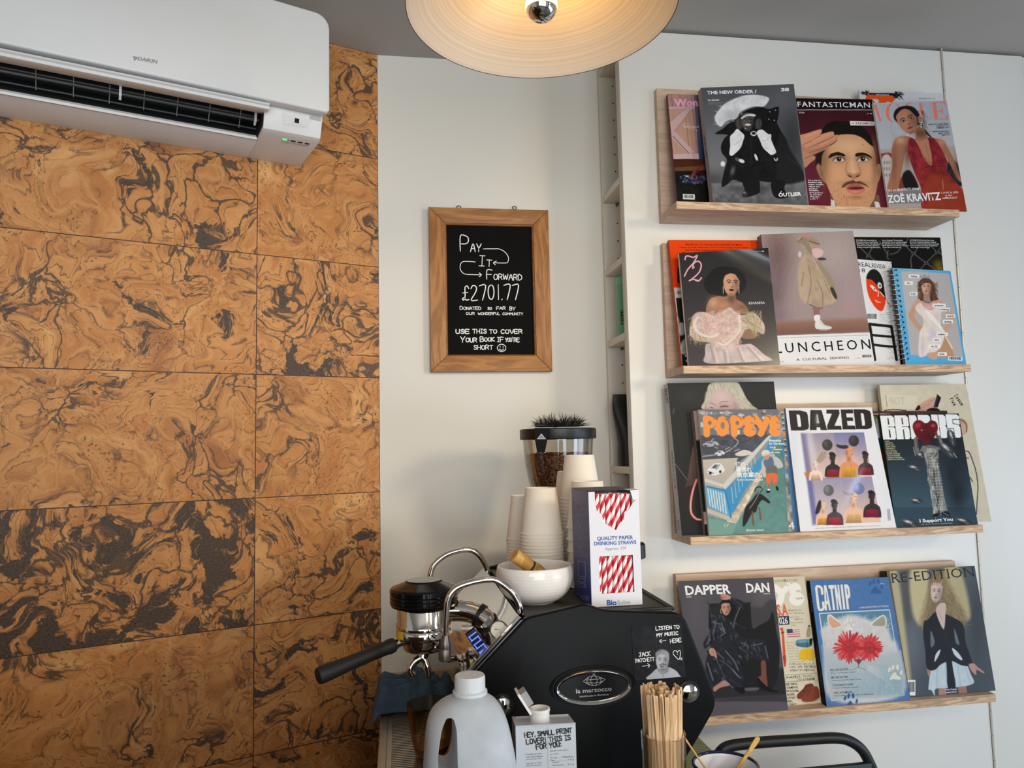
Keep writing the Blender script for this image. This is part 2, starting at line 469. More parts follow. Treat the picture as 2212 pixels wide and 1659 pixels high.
def cork():
    m, nt, b = nodes('cork_tiles')
    tc = N(nt, 'ShaderNodeTexCoord')
    at = N(nt, 'ShaderNodeAttribute', attribute_name='Tile')
    sp = N(nt, 'ShaderNodeSeparateColor'); nt.links.new(at.outputs['Color'], sp.inputs[0])
    off = N(nt, 'ShaderNodeCombineXYZ')
    for i, j in (('Green', 0), ('Blue', 2)):
        mu = N(nt, 'ShaderNodeMath', operation='MULTIPLY', i1=23.0)
        nt.links.new(sp.outputs[i], mu.inputs[0]); nt.links.new(mu.outputs[0], off.inputs[j])
    p0 = N(nt, 'ShaderNodeVectorMath', operation='ADD')
    nt.links.new(tc.outputs['Object'], p0.inputs[0]); nt.links.new(off.outputs[0], p0.inputs[1])
    def warp(src, scale, amt, det=2.0):
        n = N(nt, 'ShaderNodeTexNoise', i_Scale=scale, i_Detail=det)
        nt.links.new(src, n.inputs['Vector'])
        s_ = N(nt, 'ShaderNodeVectorMath', operation='SUBTRACT'); s_.inputs[1].default_value = (.5, .5, .5)
        nt.links.new(n.outputs['Color'], s_.inputs[0])
        k = N(nt, 'ShaderNodeVectorMath', operation='SCALE'); k.inputs['Scale'].default_value = amt
        nt.links.new(s_.outputs[0], k.inputs[0])
        a = N(nt, 'ShaderNodeVectorMath', operation='ADD')
        nt.links.new(src, a.inputs[0]); nt.links.new(k.outputs[0], a.inputs[1])
        return a.outputs[0]
    p1 = warp(p0.outputs[0], 5.0, 0.34)
    p2 = warp(p1, 17.0, 0.075, 3.0)
    p3 = warp(p2, 60.0, 0.022, 4.0)
    def noise(src, scale, det=2.0, rough=0.5):
        n = N(nt, 'ShaderNodeTexNoise', i_Scale=scale, i_Detail=det, i_Roughness=rough)
        nt.links.new(src, n.inputs['Vector']); return n.outputs['Fac']
    def math_(op, a, b_=None, c=None, clamp=False):
        n = N(nt, 'ShaderNodeMath', operation=op, use_clamp=clamp)
        for i, x in enumerate((a, b_, c)):
            if x is None: continue
            if isinstance(x, (int, float)): n.inputs[i].default_value = x
            else: nt.links.new(x, n.inputs[i])
        return n.outputs[0]
    tone = noise(p2, 7.0, 3.0)
    cr = ramp(nt, [(0.30, L3(164, 100, 48)), (0.45, L3(206, 142, 78)), (0.55, L3(188, 120, 58)), (0.70, L3(224, 166, 100))])
    nt.links.new(tone, cr.inputs['Fac'])
    # flowing growth lines
    v = noise(p3, 6.5, 1.5)
    pp = math_('PINGPONG', math_('MULTIPLY', v, 34.0), 1.0)
    ln = math_('SUBTRACT', 1.0, math_('MULTIPLY', pp, 4.5, clamp=True))
    br = noise(p1, 15.0, 2.0)
    ln = math_('MULTIPLY', ln, math_('MULTIPLY_ADD', br, 4.0, -1.3, clamp=True))
    ln = math_('MULTIPLY', ln, 0.85)
    pale = math_('MULTIPLY', math_('SUBTRACT', math_('PINGPONG', math_('MULTIPLY_ADD', v, 34.0, 0.4), 1.0), 0.55, clamp=True), 0.55)
    mixp = N(nt, 'ShaderNodeMix', data_type='RGBA'); nt.links.new(pale, mixp.inputs[0]); nt.links.new(cr.outputs[0], mixp.inputs[6]); mixp.inputs[7].default_value = L3(226, 176, 116)
    # dark bark patches, more of them on the darker tiles
    dk = noise(p3, 10.0, 5.0, 0.66)
    thr = math_('MULTIPLY_ADD', sp.outputs['Red'], -0.17, 0.685)
    dm = math_('MULTIPLY', math_('SUBTRACT', dk, thr), 32.0, clamp=True)
    vo = N(nt, 'ShaderNodeTexVoronoi', feature='DISTANCE_TO_EDGE', i_Scale=13.0); nt.links.new(p3, vo.inputs['Vector'])
    vm = noise(p1, 5.5, 2.0)
    vk = math_('MULTIPLY', math_('SUBTRACT', 1.0, math_('MULTIPLY', vo.outputs['Distance'], 16.0, clamp=True), clamp=True), math_('MULTIPLY_ADD', vm, 7.0, math_('MULTIPLY_ADD', sp.outputs['Red'], 1.6, -3.8), clamp=True))
    vk = math_('MULTIPLY', math_('MULTIPLY', vk, 1.8, clamp=True), 0.92)
    sk = noise(p0.outputs[0], 150.0, 2.0)
    spk = math_('MULTIPLY', math_('SUBTRACT', math_('ADD', sk, math_('MULTIPLY', noise(p1, 9.0), 0.42)), 0.86), 14.0, clamp=True)
    al = math_('MAXIMUM', math_('MAXIMUM', math_('MAXIMUM', ln, vk), dm), math_('MULTIPLY', spk, 0.8))
    dkc = ramp(nt, [(0.3, L3(50, 37, 28)), (0.7, L3(92, 70, 52))]); nt.links.new(noise(p0.outputs[0], 220.0, 2.0), dkc.inputs['Fac'])
    mixd = N(nt, 'ShaderNodeMix', data_type='RGBA'); nt.links.new(al, mixd.inputs[0]); nt.links.new(mixp.outputs[2], mixd.inputs[6]); nt.links.new(dkc.outputs[0], mixd.inputs[7])
    # thin joints between the tiles
    uv = N(nt, 'ShaderNodeUVMap', uv_map='tile')
    su = N(nt, 'ShaderNodeSeparateXYZ'); nt.links.new(uv.outputs[0], su.inputs[0])
    ed = math_('MINIMUM', su.outputs[0], su.outputs[1])
    jm = math_('LESS_THAN', ed, 0.0011)
    mixj = N(nt, 'ShaderNodeMix', data_type='RGBA'); nt.links.new(jm, mixj.inputs[0]); nt.links.new(mixd.outputs[2], mixj.inputs[6]); mixj.inputs[7].default_value = L3(60, 36, 20)
    nt.links.new(mixj.outputs[2], b.inputs['Base Color'])
    b.inputs['Roughness'].default_value = 0.6
    bp = N(nt, 'ShaderNodeBump', i_Strength=0.12, i_Distance=0.001, invert=True)
    nt.links.new(al, bp.inputs['Height']); nt.links.new(bp.outputs['Normal'], b.inputs['Normal'])
    return m

def wall_left():
    rnd = random.Random(11)
    xs = [-3.319, -2.719, -2.119, -1.519, -0.919, -0.319, 0.0]
    zs = [0.0, 0.199, 0.502, 0.805, 1.108, 1.411, 1.714, 2.017, 2.320, CZ]
    dark = {(4, 3): .3, (4, 4): 1.0, (4, 5): .42, (4, 6): .5, (4, 7): .5, (4, 8): .5, (5, 3): .62, (5, 4): .42, (5, 5): .18, (5, 6): .75, (5, 7): .25, (5, 8): .62, (5, 2): .6, (4, 2): .1}
    vs = []; fs = []; cols = []; uvs = []
    for i in range(len(xs)-1):
        for j in range(len(zs)-1):
            a, c, z0, z1 = xs[i], xs[i+1], zs[j], zs[j+1]
            b = len(vs)
            xm, zm = (a+c)/2, (z0+z1)/2
            g, h = rnd.random(), rnd.random()
            q = [(a, z0), (c, z0), (c, z1), (a, z1)]
            # fan of four quads keeps the joint distance linear towards every edge
            vs += [(p[0], 0, p[1]) for p in q]+[(xm, 0, zm)]
            for k in range(4):
                k2 = (k+1) % 4
                fs.append([b+k, b+k2, b+4])
                half = (zm-z0) if k in (0, 2) else (xm-a)
                uvs += [(0, 1), (0, 1), (half, 1)]
                cols += [(dark.get((i, j), rnd.random()*.6), g, h, 1)]*3
    me = bpy.data.meshes.new('wall_left')
    me.from_pydata(vs, [], fs)
    ca = me.attributes.new('Tile', 'FLOAT_COLOR', 'CORNER')
    ca.data.foreach_set('color', np.array(cols, np.float32).ravel())
    ul = me.uv_layers.new(name='tile')
    ul.data.foreach_set('uv', np.array(uvs, np.float32).ravel())
    me.materials.append(cork())
    o = bpy.data.objects.new('wall_left', me)
    o.location = (CX, CY, 0); o.rotation_euler = (0, 0, CA)
    lnk(o); tag(o, 'brown cork tile wall with dark bark patches', 'wall', kind='structure')
wall_left()

def struct(name, mb, mat, label, cat='wall', smooth=False):
    o = mb.build(name, mat, smooth=smooth); return tag(o, label, cat, kind='structure')
struct('wall_back', MB().box((CX-.01, BY, 0), (3.3, BY+.1, CZ)), WHITE, 'white plaster wall behind the chalkboard')
FLOOR = wood('floor_boards', (66, 60, 55), (96, 88, 80), 'X', 0.5)
struct('floor', MB().box((-3.6, -2.6, -.06), (3.4, 2.2, 0)), FLOOR, 'grey brown floor of the shop', 'floor')
struct('ceiling', MB().box((-3.6, -2.6, CZ), (3.4, 2.2, CZ+.06)), CEIL, 'grey painted ceiling above the cork wall', 'ceiling')
def wall_with_holes(axis, c0, c1, a0, a1, holes):
    """wall slab between a0..a1 along its length with window holes (u0,u1,z0,z1)"""
    mb = MB()
    def bx(u0, u1, z0, z1):
        if axis == 'x': mb.box((c0, u0, z0), (c1, u1, z1))
        else: mb.box((u0, c0, z0), (u1, c1, z1))
    z0, z1 = holes[0][2], holes[0][3]
    bx(a0, a1, 0, z0); bx(a0, a1, z1, CZ)
    e = a0
    for h in sorted(holes):
        bx(e, h[0], z0, z1); e = h[1]
    bx(e, a1, z0, z1)
    return mb
struct('wall_right', wall_with_holes('x', 3.2, 3.3, -2.6, 2.1, [(-1.45, -.25, .5, 2.3), (-.05, 1.15, .5, 2.3)]), WHITE, 'white wall with the shop windows')
struct('wall_front', wall_with_holes('y', -2.55, -2.4, -3.5, 3.3, [(-1.6, 1.55, .5, 2.3)]), WHITE, 'white wall with the window behind the camera')
struct('wall_side', MB().box((-3.5, -2.6, 0), (-3.38, .9, CZ)), WHITE, 'white side wall left of the cork wall')
FRAME = P('window_frame', (60, 60, 62), 0.5)
for k, (u0, u1) in enumerate(((-1.45, -.25), (-.05, 1.15))):
    mb = MB()
    for u in (u0, (u0+u1)/2-.02, u1-.04): mb.box((3.18, u, .5), (3.24, u+.04, 2.3))
    for z in (.5, 2.26): mb.box((3.18, u0, z), (3.24, u1, z+.04))
    struct('window_%d' % (k+1), mb, FRAME, 'dark framed shop window in the right wall', 'window')
mb = MB()
for u in (-1.6, -.55, .5, 1.51): mb.box((u, -2.46, .5), (u+.04, -2.38, 2.3))
for z in (.5, 2.26): mb.box((-1.6, -2.46, z), (1.55, -2.38, z+.04))
struct('window_3', mb, FRAME, 'dark framed window behind the camera', 'window')

struct('shade_partition_1', MB().box((-2.6, .1, 0), (-.02, .34, 1.32)), wood('partition_wood', (84, 58, 40), (124, 92, 64), 'Z', .6), 'unseen low wooden partition added to shade the lower cork', 'partition')  # added out of view to keep window light off the lower cork wall

# ------------------------------------------------------------------ air conditioner
def air_conditioner():
    root = empty('air_conditioner', W(-.62, 0, 2.262), 'white wall-mounted air conditioner with its outlet flap open on the cork wall', 'air conditioner')
    fn = lambda p, q, t: W(t, p, q)
    L, Rr, S = -1.06, -.213, -.345
    body = [(0.001, 2.54), (0.001, 2.262), (.182, 2.256), (.197, 2.262), (.220, 2.312), (.222, 2.54)]
    mb = MB().prism(body, fn, S, Rr, bev=.0015)
    cav = [(0.001, 2.54), (0.001, 2.262), (.118, 2.257), (.128, 2.262), (.116, 2.275), (.098, 2.31), (.12, 2.345), (.2, 2.338), (.222, 2.33), (.222, 2.54)]
    mb.prism(cav, fn, L, S)
    mb.build('body', WPL, root)
    # dark liner of the outlet
    li = [(.1195, 2.276), (.102, 2.31), (.123, 2.340), (.2, 2.334), (.2, 2.336), (.12, 2.343), (.099, 2.31), (.1165, 2.275)]
    mb = MB().prism(li, fn, L, S-.0005)
    mb.add([W(S-.001, o, z) for o, z in [(.128, 2.2625), (.102, 2.31), (.123, 2.34), (.216, 2.333), (.199, 2.268)]], [[0, 1, 2, 3, 4]])
    mb.build('air_outlet', DARK, root, smooth=False)
    # front panel with rounded corners
    pan = [(L, 2.31), (-.213, 2.304), (-.206, 2.311)]
    for k in range(9):
        a = R(k*11.25); pan.append((-.206-.035+.035*math.cos(a), 2.507+.035*math.sin(a)))
    pan += [(-.5, 2.548), (L, 2.552)]
    MB().prism(pan, lambda p, q, t: W(p, t, q), .224, .252, bev=.005, seg=3).build('front_panel', WPL, root)
    # flap
    fl = [(.247, 2.300), (.249, 2.295), (.244, 2.293), (.244, 2.287), (.238, 2.286), (.188, 2.299), (.186, 2.303), (.236, 2.298)]
    MB().prism(fl, fn, L, S+.004).build('outlet_flap', WPL, root)
    MB().prism([(.112, 2.263), (.138, 2.256), (.140, 2.261), (.118, 2.269)], fn, L, S-.002).build('lower_lip', WPL, root)
    # dark louvre rods and pale ribs inside the outlet
    GR = P('louvre_grey', (58, 60, 56), 0.45)
    for o, z, r in ((.165, 2.292, .004), (.150, 2.306, .0022), (.135, 2.283, .0022)):
        MB().tube([W(L, o, z), W(S-.004, o, z)], r, 8).build('louvre_rod', GR, root)
    WG = P('rib_grey', (120, 122, 118), 0.5)
    for k in range(11):
        s = S-.045-k*.066
        MB().tube([W(s, .178, 2.305), W(s, .150, 2.272)], .0009, 6).build('louvre_rib', WG, root)
    for s in (S-.012, -.634):
        MB().box((-.004, -.004, -.004), (.004, .004, .004)).build('tmp', WG) if False else None
        MB().prism([(.172, 2.318), (.185, 2.315), (.170, 2.285), (.160, 2.280)], fn, s-.0025, s+.0025).build('flap_arm', WPL, root)
    # sensor in a shallow pyramid, badge, lamp window
    def q(x, y, o0=.222):
        r = ray(x, y); n = np.array([math.sin(CA), -math.cos(CA), 0]); P0 = np.array([CX, CY, 0])+n*o0
        t = ((P0-EYE)@n)/(r@n); return EYE+r*t
    def ofs(P, d):
        n = np.array([math.sin(CA), -math.cos(CA), 0]); return Vector(P+n*d)
    # the slanted lower front face between (.197,2.262) and (.220,2.312)
    def sl(s, z, d=0.0):
        k = (z-2.262)/.05
        return W(s, .197+.023*k+d, z)
    c = (-.272, 2.288)
    cor = [(-.305, 2.300), (-.238, 2.298), (-.244, 2.278), (-.302, 2.276)]
    mb = MB(); mb.add([sl(*p, .0006) for p in cor]+[sl(c[0], c[1], .0025)], [[0, 1, 4], [1, 2, 4], [2, 3, 4], [3, 0, 4]]); mb.build('sensor_housing', WPL, root, smooth=False)
    mb = MB(); mb.add([sl(c[0]+dx*.005, c[1]+dz*.0045, .003) for dx, dz in ((-1, -1), (1, -1), (1, 1), (-1, 1))], [[0, 1, 2, 3]]); mb.build('sensor_eye', DARK, root, smooth=False)
    MB().add([sl(-.243, 2.3055, .001), sl(-.217, 2.3055, .001), sl(-.217, 2.297, .001), sl(-.243, 2.297, .001)], [[0, 1, 2, 3]]).build('receiver_window', P('receiver', (186, 184, 182), .3), root, smooth=False)
    # indicator strip on the underside
    def un(s, o, d=0.0):
        return W(s, o, 2.256+(.182-o)*.03-d)
    mb = MB()
    for k in range(4):
        s0 = -.292+.0165*k
        mb.add([un(s0, .172, .0008), un(s0+.011, .172, .0008), un(s0+.011, .164, .0008), un(s0, .164, .0008)], [[0, 1, 2, 3]])
    mb.build('indicator_window', DARK, root, smooth=False)
    MB().add([un(-.294, .1725, .0012), un(-.284, .1725, .0012), un(-.284, .166, .0012), un(-.294, .166, .0012)], [[0, 1, 2, 3]]).build('indicator_lamp', P('green_lamp', (40, 230, 90), .3, emit=(60, 255, 110), es=2.5), root, smooth=False)
    MB().tube([un(-.294, .159, .001), un(-.232, .159, .001)], .0022, 8).build('indicator_button', CHROME, root)
    # maker's lettering on the panel
    GREY = P('badge_grey', (150, 150, 152), .4)
    mb = MB()
    fn2 = lambda x, y: ofs(q(x, -y, .2525), 0.0)
    put_text(mb, 'DAIKIN', (297, -129.5), (340, -137.5), 7.6, fn2, bold=.03, shear=.15)
    for tri in (((286, 121), (298, 123), (289.5, 126.5)), ((288, 128), (297.5, 123.5), (299, 124), (290.5, 131.5))):
        mb.add([fn2(x, -y) for x, y in tri], [list(range(len(tri)))])
    o = mb.build('maker_badge', GREY, root, smooth=False); o['label'] = 'grey maker lettering on the white panel'
air_conditioner()

# ------------------------------------------------------------------ pendant lamp
def pendant_lamp():
    cx, cy, cz, rr = .2295, 1.1, 2.210, .2135
    root = empty('pendant_lamp', (cx, cy, cz), 'cream dish pendant lamp with a chrome-tipped bulb hanging from the ceiling', 'lamp')
    m, nt, b = nodes('shade_cream')
    tc = N(nt, 'ShaderNodeTexCoord')
    gr = N(nt, 'ShaderNodeVectorMath', operation='LENGTH'); mp = N(nt, 'ShaderNodeMapping'); mp.inputs['Scale'].default_value = (1, 1, 0.0)
    nt.links.new(tc.outputs['Object'], mp.inputs[0]); nt.links.new(mp.outputs[0], gr.inputs[0])
    no = N(nt, 'ShaderNodeTexNoise', noise_dimensions='1D', i_Scale=230.0, i_Detail=3.0); nt.links.new(gr.outputs['Value'], no.inputs['W'])
    rp = ramp(nt, [(.3, L3(236, 219, 196)), (.7, L3(248, 236, 216))]); nt.links.new(no.outputs['Fac'], rp.inputs[0])
    nt.links.new(rp.outputs[0], b.inputs['Base Color']); b.inputs['Roughness'].default_value = .45
    prof_in = [(rr, 0), (rr-.012, .0085), (rr*.8, .029), (rr*.6, .052), (rr*.4, .076), (rr*.25, .092), (.035, .102), (.024, .106)]
    prof_out = [(rr+.0012, -.0005)]+[(r+.001, z+.003) for r, z in prof_in[1:]]
    MB().lathe(prof_in, (cx, cy, cz), 96, cap=False).build('shade_inside', m, root, angle=80)
    MB().lathe(prof_out, (cx, cy, cz), 96, cap=False).build('shade', P('shade_outer', (70, 62, 54), .5), root, angle=80)
    MB().lathe([(.0195, .02), (.0195, .07), (.03, .075), (.03, .13), (.012, .15)], (cx, cy, cz), 24).build('lamp_holder', P('holder', (60, 56, 50), .4), root)
    MB().tube([(cx, cy, cz+.14), (cx, cy, CZ)], .003, 8).build('cord', BLACKP, root)
    MB().lathe([(.0001, -.001), (.05, 0), (.05, -.02), (.0001, -.022)][::-1], (cx, cy, CZ), 24).build('ceiling_rose', P('rose', (120, 112, 100), .5), root)
    br = .0255; bz = .0075
    up = [(br*math.cos(R(a)), bz+br*math.sin(R(a))) for a in range(-8, 61, 6)]+[(.0135, bz+.030), (.0132, bz+.04)]
    bulb = MB().lathe(up, (cx, cy, cz), 40).build('bulb', P('lit_glass', (255, 214, 140), .3, emit=(255, 196, 96), es=44), root, angle=80)
    dn = [(.0001, bz-br)]+[(br*math.cos(R(a)), bz+br*math.sin(R(a))) for a in range(-84, -7, 6)]
    MB().lathe(dn, (cx, cy, cz), 40).build('bulb_cap', CHROME, bulb, angle=80)
pendant_lamp()

# ------------------------------------------------------------------ chalkboard
def chalkboard():
    x0, x1, z0, z1 = .0855, .4195, 1.727, 2.1825
    y = BY-.002
    root = empty('chalkboard', ((x0+x1)/2, y, z0), 'black chalkboard in a golden pine frame hanging on the white wall', 'chalkboard', rz=0)
    wd = .0435
    def rail(name, p, mat):
        fn = lambda a, c, t: (a, t, c)
        MB().prism(p, fn, y, y-.02, bev=.0025).build(name, mat, root)
        # inner bead
    rail('frame_rail', [(x0, z1), (x1, z1), (x1-wd, z1-wd), (x0+wd, z1-wd)], PINE)
    rail('frame_rail', [(x0, z0), (x0+wd, z0+wd), (x1-wd, z0+wd), (x1, z0)], PINE)
    rail('frame_stile', [(x0, z0), (x0, z1), (x0+wd, z1-wd), (x0+wd, z0+wd)], PINEZ)
    rail('frame_stile', [(x1, z0), (x1-wd, z0+wd), (x1-wd, z1-wd), (x1, z1)], PINEZ)
    b = .006
    bead = MB()
    for (p, q) in (((x0+wd, z0+wd), (x1-wd, z0+wd)), ((x1-wd, z0+wd), (x1-wd, z1-wd)), ((x1-wd, z1-wd), (x0+wd, z1-wd)), ((x0+wd, z1-wd), (x0+wd, z0+wd))):
        bead.tube([(p[0], y-.012, p[1]), (q[0], y-.012, q[1])], .0045, 8)
    bead.build('frame_bead', wood('bead_pine', (122, 74, 32), (160, 104, 52), 'X', 2), root)
    bd = MB().box((x0+wd-.004, y-.008, z0+wd-.004), (x1-wd+.004, y-.001, z1-wd+.004)).build('slate', P('chalkboard_black', (11, 10, 10), .7, spec=.12, var=.25, scale=12), root, smooth=False)
    # writing
    mb = MB(); s = 4.147
    yw = y-.0088
    def fn(px, py):
        p = onY(900+px/s, 420-py/s, yw); return (p[0], yw, p[2])
    def wr(t, a, b, h, wdt, mixed=False, small=.72, gap=.2):
        pl, L = stroke_text(t, h, gap, small, mixed)
        a = np.array([a[0], -a[1]]); b = np.array([b[0], -b[1]]); d = (b-a)/L; n = np.array([-d[1], d[0]])/np.hypot(*d)
        for p in pl: ribbon(mb, [a+d*u+n*v for u, v in p], wdt, fn)
    wr('Pay', (390, 508), (565, 512), 135, 9, True, .52)
    wr('It', (557, 640), (662, 645), 92, 8.5, True, .62)
    wr('Forward', (628, 760), (935, 768), 80, 8, True, .62)
    wr('£2701.77', (410, 948), (915, 938), 130, 9.5, gap=.22)
    wr('Donated', (388, 1033), (575, 1033), 30, 6, True, .85)
    wr('SO', (637, 1033), (672, 1033), 23, 6); wr('FAR', (715, 1033), (795, 1032), 25, 6); wr('BY', (832, 1035), (882, 1038), 28, 6)
    wr('OUR', (442, 1077), (518, 1078), 20, 5); wr('WONDERFUL', (550, 1078), (745, 1078), 20, 5); wr('COMMUNITY', (770, 1079), (952, 1080), 20, 5)
    o = mb.build('chalk_writing', INKW, bd, smooth=False); o['label'] = 'white hand lettering of the sum raised'; mb = MB()
    wr('USE', (352, 1246), (470, 1246), 36, 9); wr('THIS', (503, 1243), (625, 1243), 36, 8); wr('TO', (652, 1244), (718, 1244), 32, 8); wr('COVER', (755, 1246), (945, 1244), 34, 8)
    wr('Your', (395, 1322), (535, 1322), 48, 9, True, .75); wr('Book', (570, 1318), (695, 1314), 42, 8.5, True, .8); wr('IF', (722, 1320), (775, 1320), 40, 8); wr('YOU', (795, 1320), (853, 1320), 34, 7, gap=.15); wr('RE', (872, 1320), (920, 1320), 34, 8)
    wr('SHORT', (513, 1388), (682, 1388), 36, 8)
    P_ = lambda *p: [(a, -c) for a, c in p]
    ar = [MB(), MB()]
    for k_, pl in enumerate((P_((598, 488), (690, 487), (745, 490), (795, 520), (822, 565), (818, 600), (800, 614), (690, 612)), P_((715, 597), (688, 612), (706, 631)), P_((525, 605), (470, 600), (410, 604), (390, 640), (395, 680), (430, 712), (500, 718), (578, 720)), P_((560, 702), (580, 720), (562, 738)),
               P_((860, 1278), (858, 1284)), [(761+38*math.cos(t/16*6.283), -1375+33*math.sin(t/16*6.283)) for t in range(17)], P_((748, 1362), (748, 1370)), P_((774, 1362), (774, 1370)), P_((740, 1385), (752, 1394), (768, 1394), (780, 1384)))):
        ribbon(ar[k_//2] if k_ < 4 else mb, pl, 6.5, fn)
    for a_ in ar: a_.build('chalk_arrow', INKW, bd, smooth=False)
    o = mb.build('chalk_writing', INKW, bd, smooth=False); o['label'] = 'white hand lettering of the lower note with a smiley face'
    for px, py in ((991, 448), (1111.5, 449)):
        c = onY(px, py, y-.006)
        r = .0058
        pts = [(c[0]+r*math.cos(t/14*2*math.pi), y-.006+.003*math.sin(t/7*math.pi), c[2]+r*.95*math.sin(t/14*2*math.pi)) for t in range(14)]
        MB().tube(pts, .0011, 6, closed=True).tube([(c[0], y-.006, c[2]-r), (c[0], y-.006, c[2]-r-.006)], .0012, 6).build('screw_eye', P('dark_iron', (58, 46, 38), .5, .6), root)
chalkboard()

# ------------------------------------------------------------------ cupboard with open end shelves
FY = 1.80                                   # front of the doors
def cupboard():
    x0 = .579
    root = empty('cupboard', (1.2, 1.9, 0), 'tall white cupboard with flat doors and open shelves at its left end', 'cupboard')
    top = 2.612
    MB().box((x0, FY, .08), (1.5235, FY+.018, top), .0015).build('door', CUPB, root)
    MB().box((1.5285, FY, .08), (1.786, FY+.018, top), .0015).build('door', CUPB, root)
    MB().box((1.79, FY+.004, .08), (3.1, FY+.02, top), .0015).build('end_panel', CUPB, root)
    MB().box((x0+.0005, FY+.0195, .08), (1.5, FY+.037, top-.004), .001).build('carcass_panel', CREAM, root)
    MB().box((x0+.0005, 1.996, .08), (.86, BY-.001, top-.004), .001).build('carcass_panel', CREAM, root)
    MB().box((.80, FY+.037, .08), (.818, 1.996, top-.004)).build('back_panel', CREAM, root)
    MB().box((x0+.001, FY+.037, top-.03), (.80, 1.996, top-.012)).build('top_panel', CREAM, root)
    MB().box((x0+.0, FY+.02, 0), (3.1, 1.99, .08)).build('plinth', CREAM, root)
    pinm = P('pin_grey', (110, 104, 96), .4, .5)
    for z in (2.226, 2.013, 1.811, 1.464, 1.18):
        MB().box((x0+.001, FY+.0375, z-.0185), (.7995, 1.9955, z), .0008).build('shelf_board', CREAM, root)
        MB().tube([(.62, 1.9955, z-.022), (.62, 1.986, z-.022)], .0035, 10).build('shelf_pin', pinm, root)
    for k in range(17, 46):
        z = .3+k*.0508+.0215
        if any(abs(z-(s-.0)) < .022 for s in (2.226, 2.013, 1.811, 1.464, 1.18)): continue
        MB().lathe([(.0022, 0), (.0001, 0)], (0, 0, 0), 10, Matrix.Translation((.6205, 1.9955, z)) @ Matrix.Rotation(R(90), 4, 'X'), cap=False).build('pin_hole', DARK, root, smooth=False)
    # piano hinge between the doors
    hb = MB(); hb.box((1.5238, FY+.001, .08), (1.5282, FY+.012, top)); hb.build('hinge_gap', P('gap_grey', (120, 116, 108), .6), root, smooth=False)
    for k in range(40):
        z = .12+k*.0625
        MB().tube([(1.526, FY-.0015, z), (1.526, FY-.0015, z+.0605)], .0028, 8).build('hinge_knuckle', P('hinge_steel', (205, 200, 190), .3, .3) if k == 0 else bpy.data.materials['hinge_steel'], root)
cupboard()

# ------------------------------------------------------------------ magazine ledges
LX0, LX1, LY = .672, 1.440, 1.677
LZ = [2.090, 1.687, 1.283, .8735]            # undersides
LT = [2.447, 2.034, 1.617, 1.198]           # tops of the back boards
LT_ = .0185
def ledges():
    nm = ['topmost pale plywood magazine ledge on the white cupboard door', 'second plywood magazine ledge from the top on the cupboard door', 'third plywood magazine ledge down on the cupboard door', 'lowest plywood magazine ledge on the cupboard door']
    for i in range(4):
        root = empty('magazine_ledge', (LX0, FY, LZ[i]), nm[i], 'ledge', 'plywood magazine ledges')
        z, t = LZ[i], LT_
        fn = lambda p, q, x: (x, p, q)
        mb = MB().mat(0).prism([(FY-.0005, z), (LY, z), (LY, z+t), (FY-t, z+t)], fn, LX0, LX1, bev=.0006, seg=1)
        mb.build('ledge_board', PLY, root)
        MB().add([fn(LY-.0004, z+.0012, LX0+.0012), fn(LY-.0004, z+.0012, LX1-.0012), fn(LY-.0004, z+t-.0012, LX1-.0012), fn(LY-.0004, z+t-.0012, LX0+.0012)], [[0, 1, 2, 3]]).build('front_edge', PLYE, root, smooth=False)
        MB().prism([(FY-.0005, z), (FY-t, z+t), (FY-t, LT[i]), (FY-.0005, LT[i])], fn, LX0, LX1, bev=.0006, seg=1).build('back_board', PLY, root)
ledges()
# ------------------------------------------------------------------ counter
def rounded(pts, r, n=5):
    """round the corners of a 2D outline; r may be a list"""
    out = []
    m = len(pts)
    for i in range(m):
        p0, p, p1 = (np.array(pts[(i+k) % m], float) for k in (-1, 0, 1))
        rr = r[i] if isinstance(r, (list, tuple)) else r
        a = p0-p; b = p1-p; la, lb = np.hypot(*a), np.hypot(*b)
        d = min(rr, la*.45, lb*.45)
        if d <= 0: out.append(tuple(p)); continue
        A = p+a/la*d; B = p+b/lb*d
        for k in range(n+1):
            t = k/n
            out.append(tuple((1-t)**2*A+2*t*(1-t)*p+t*t*B))
    return out

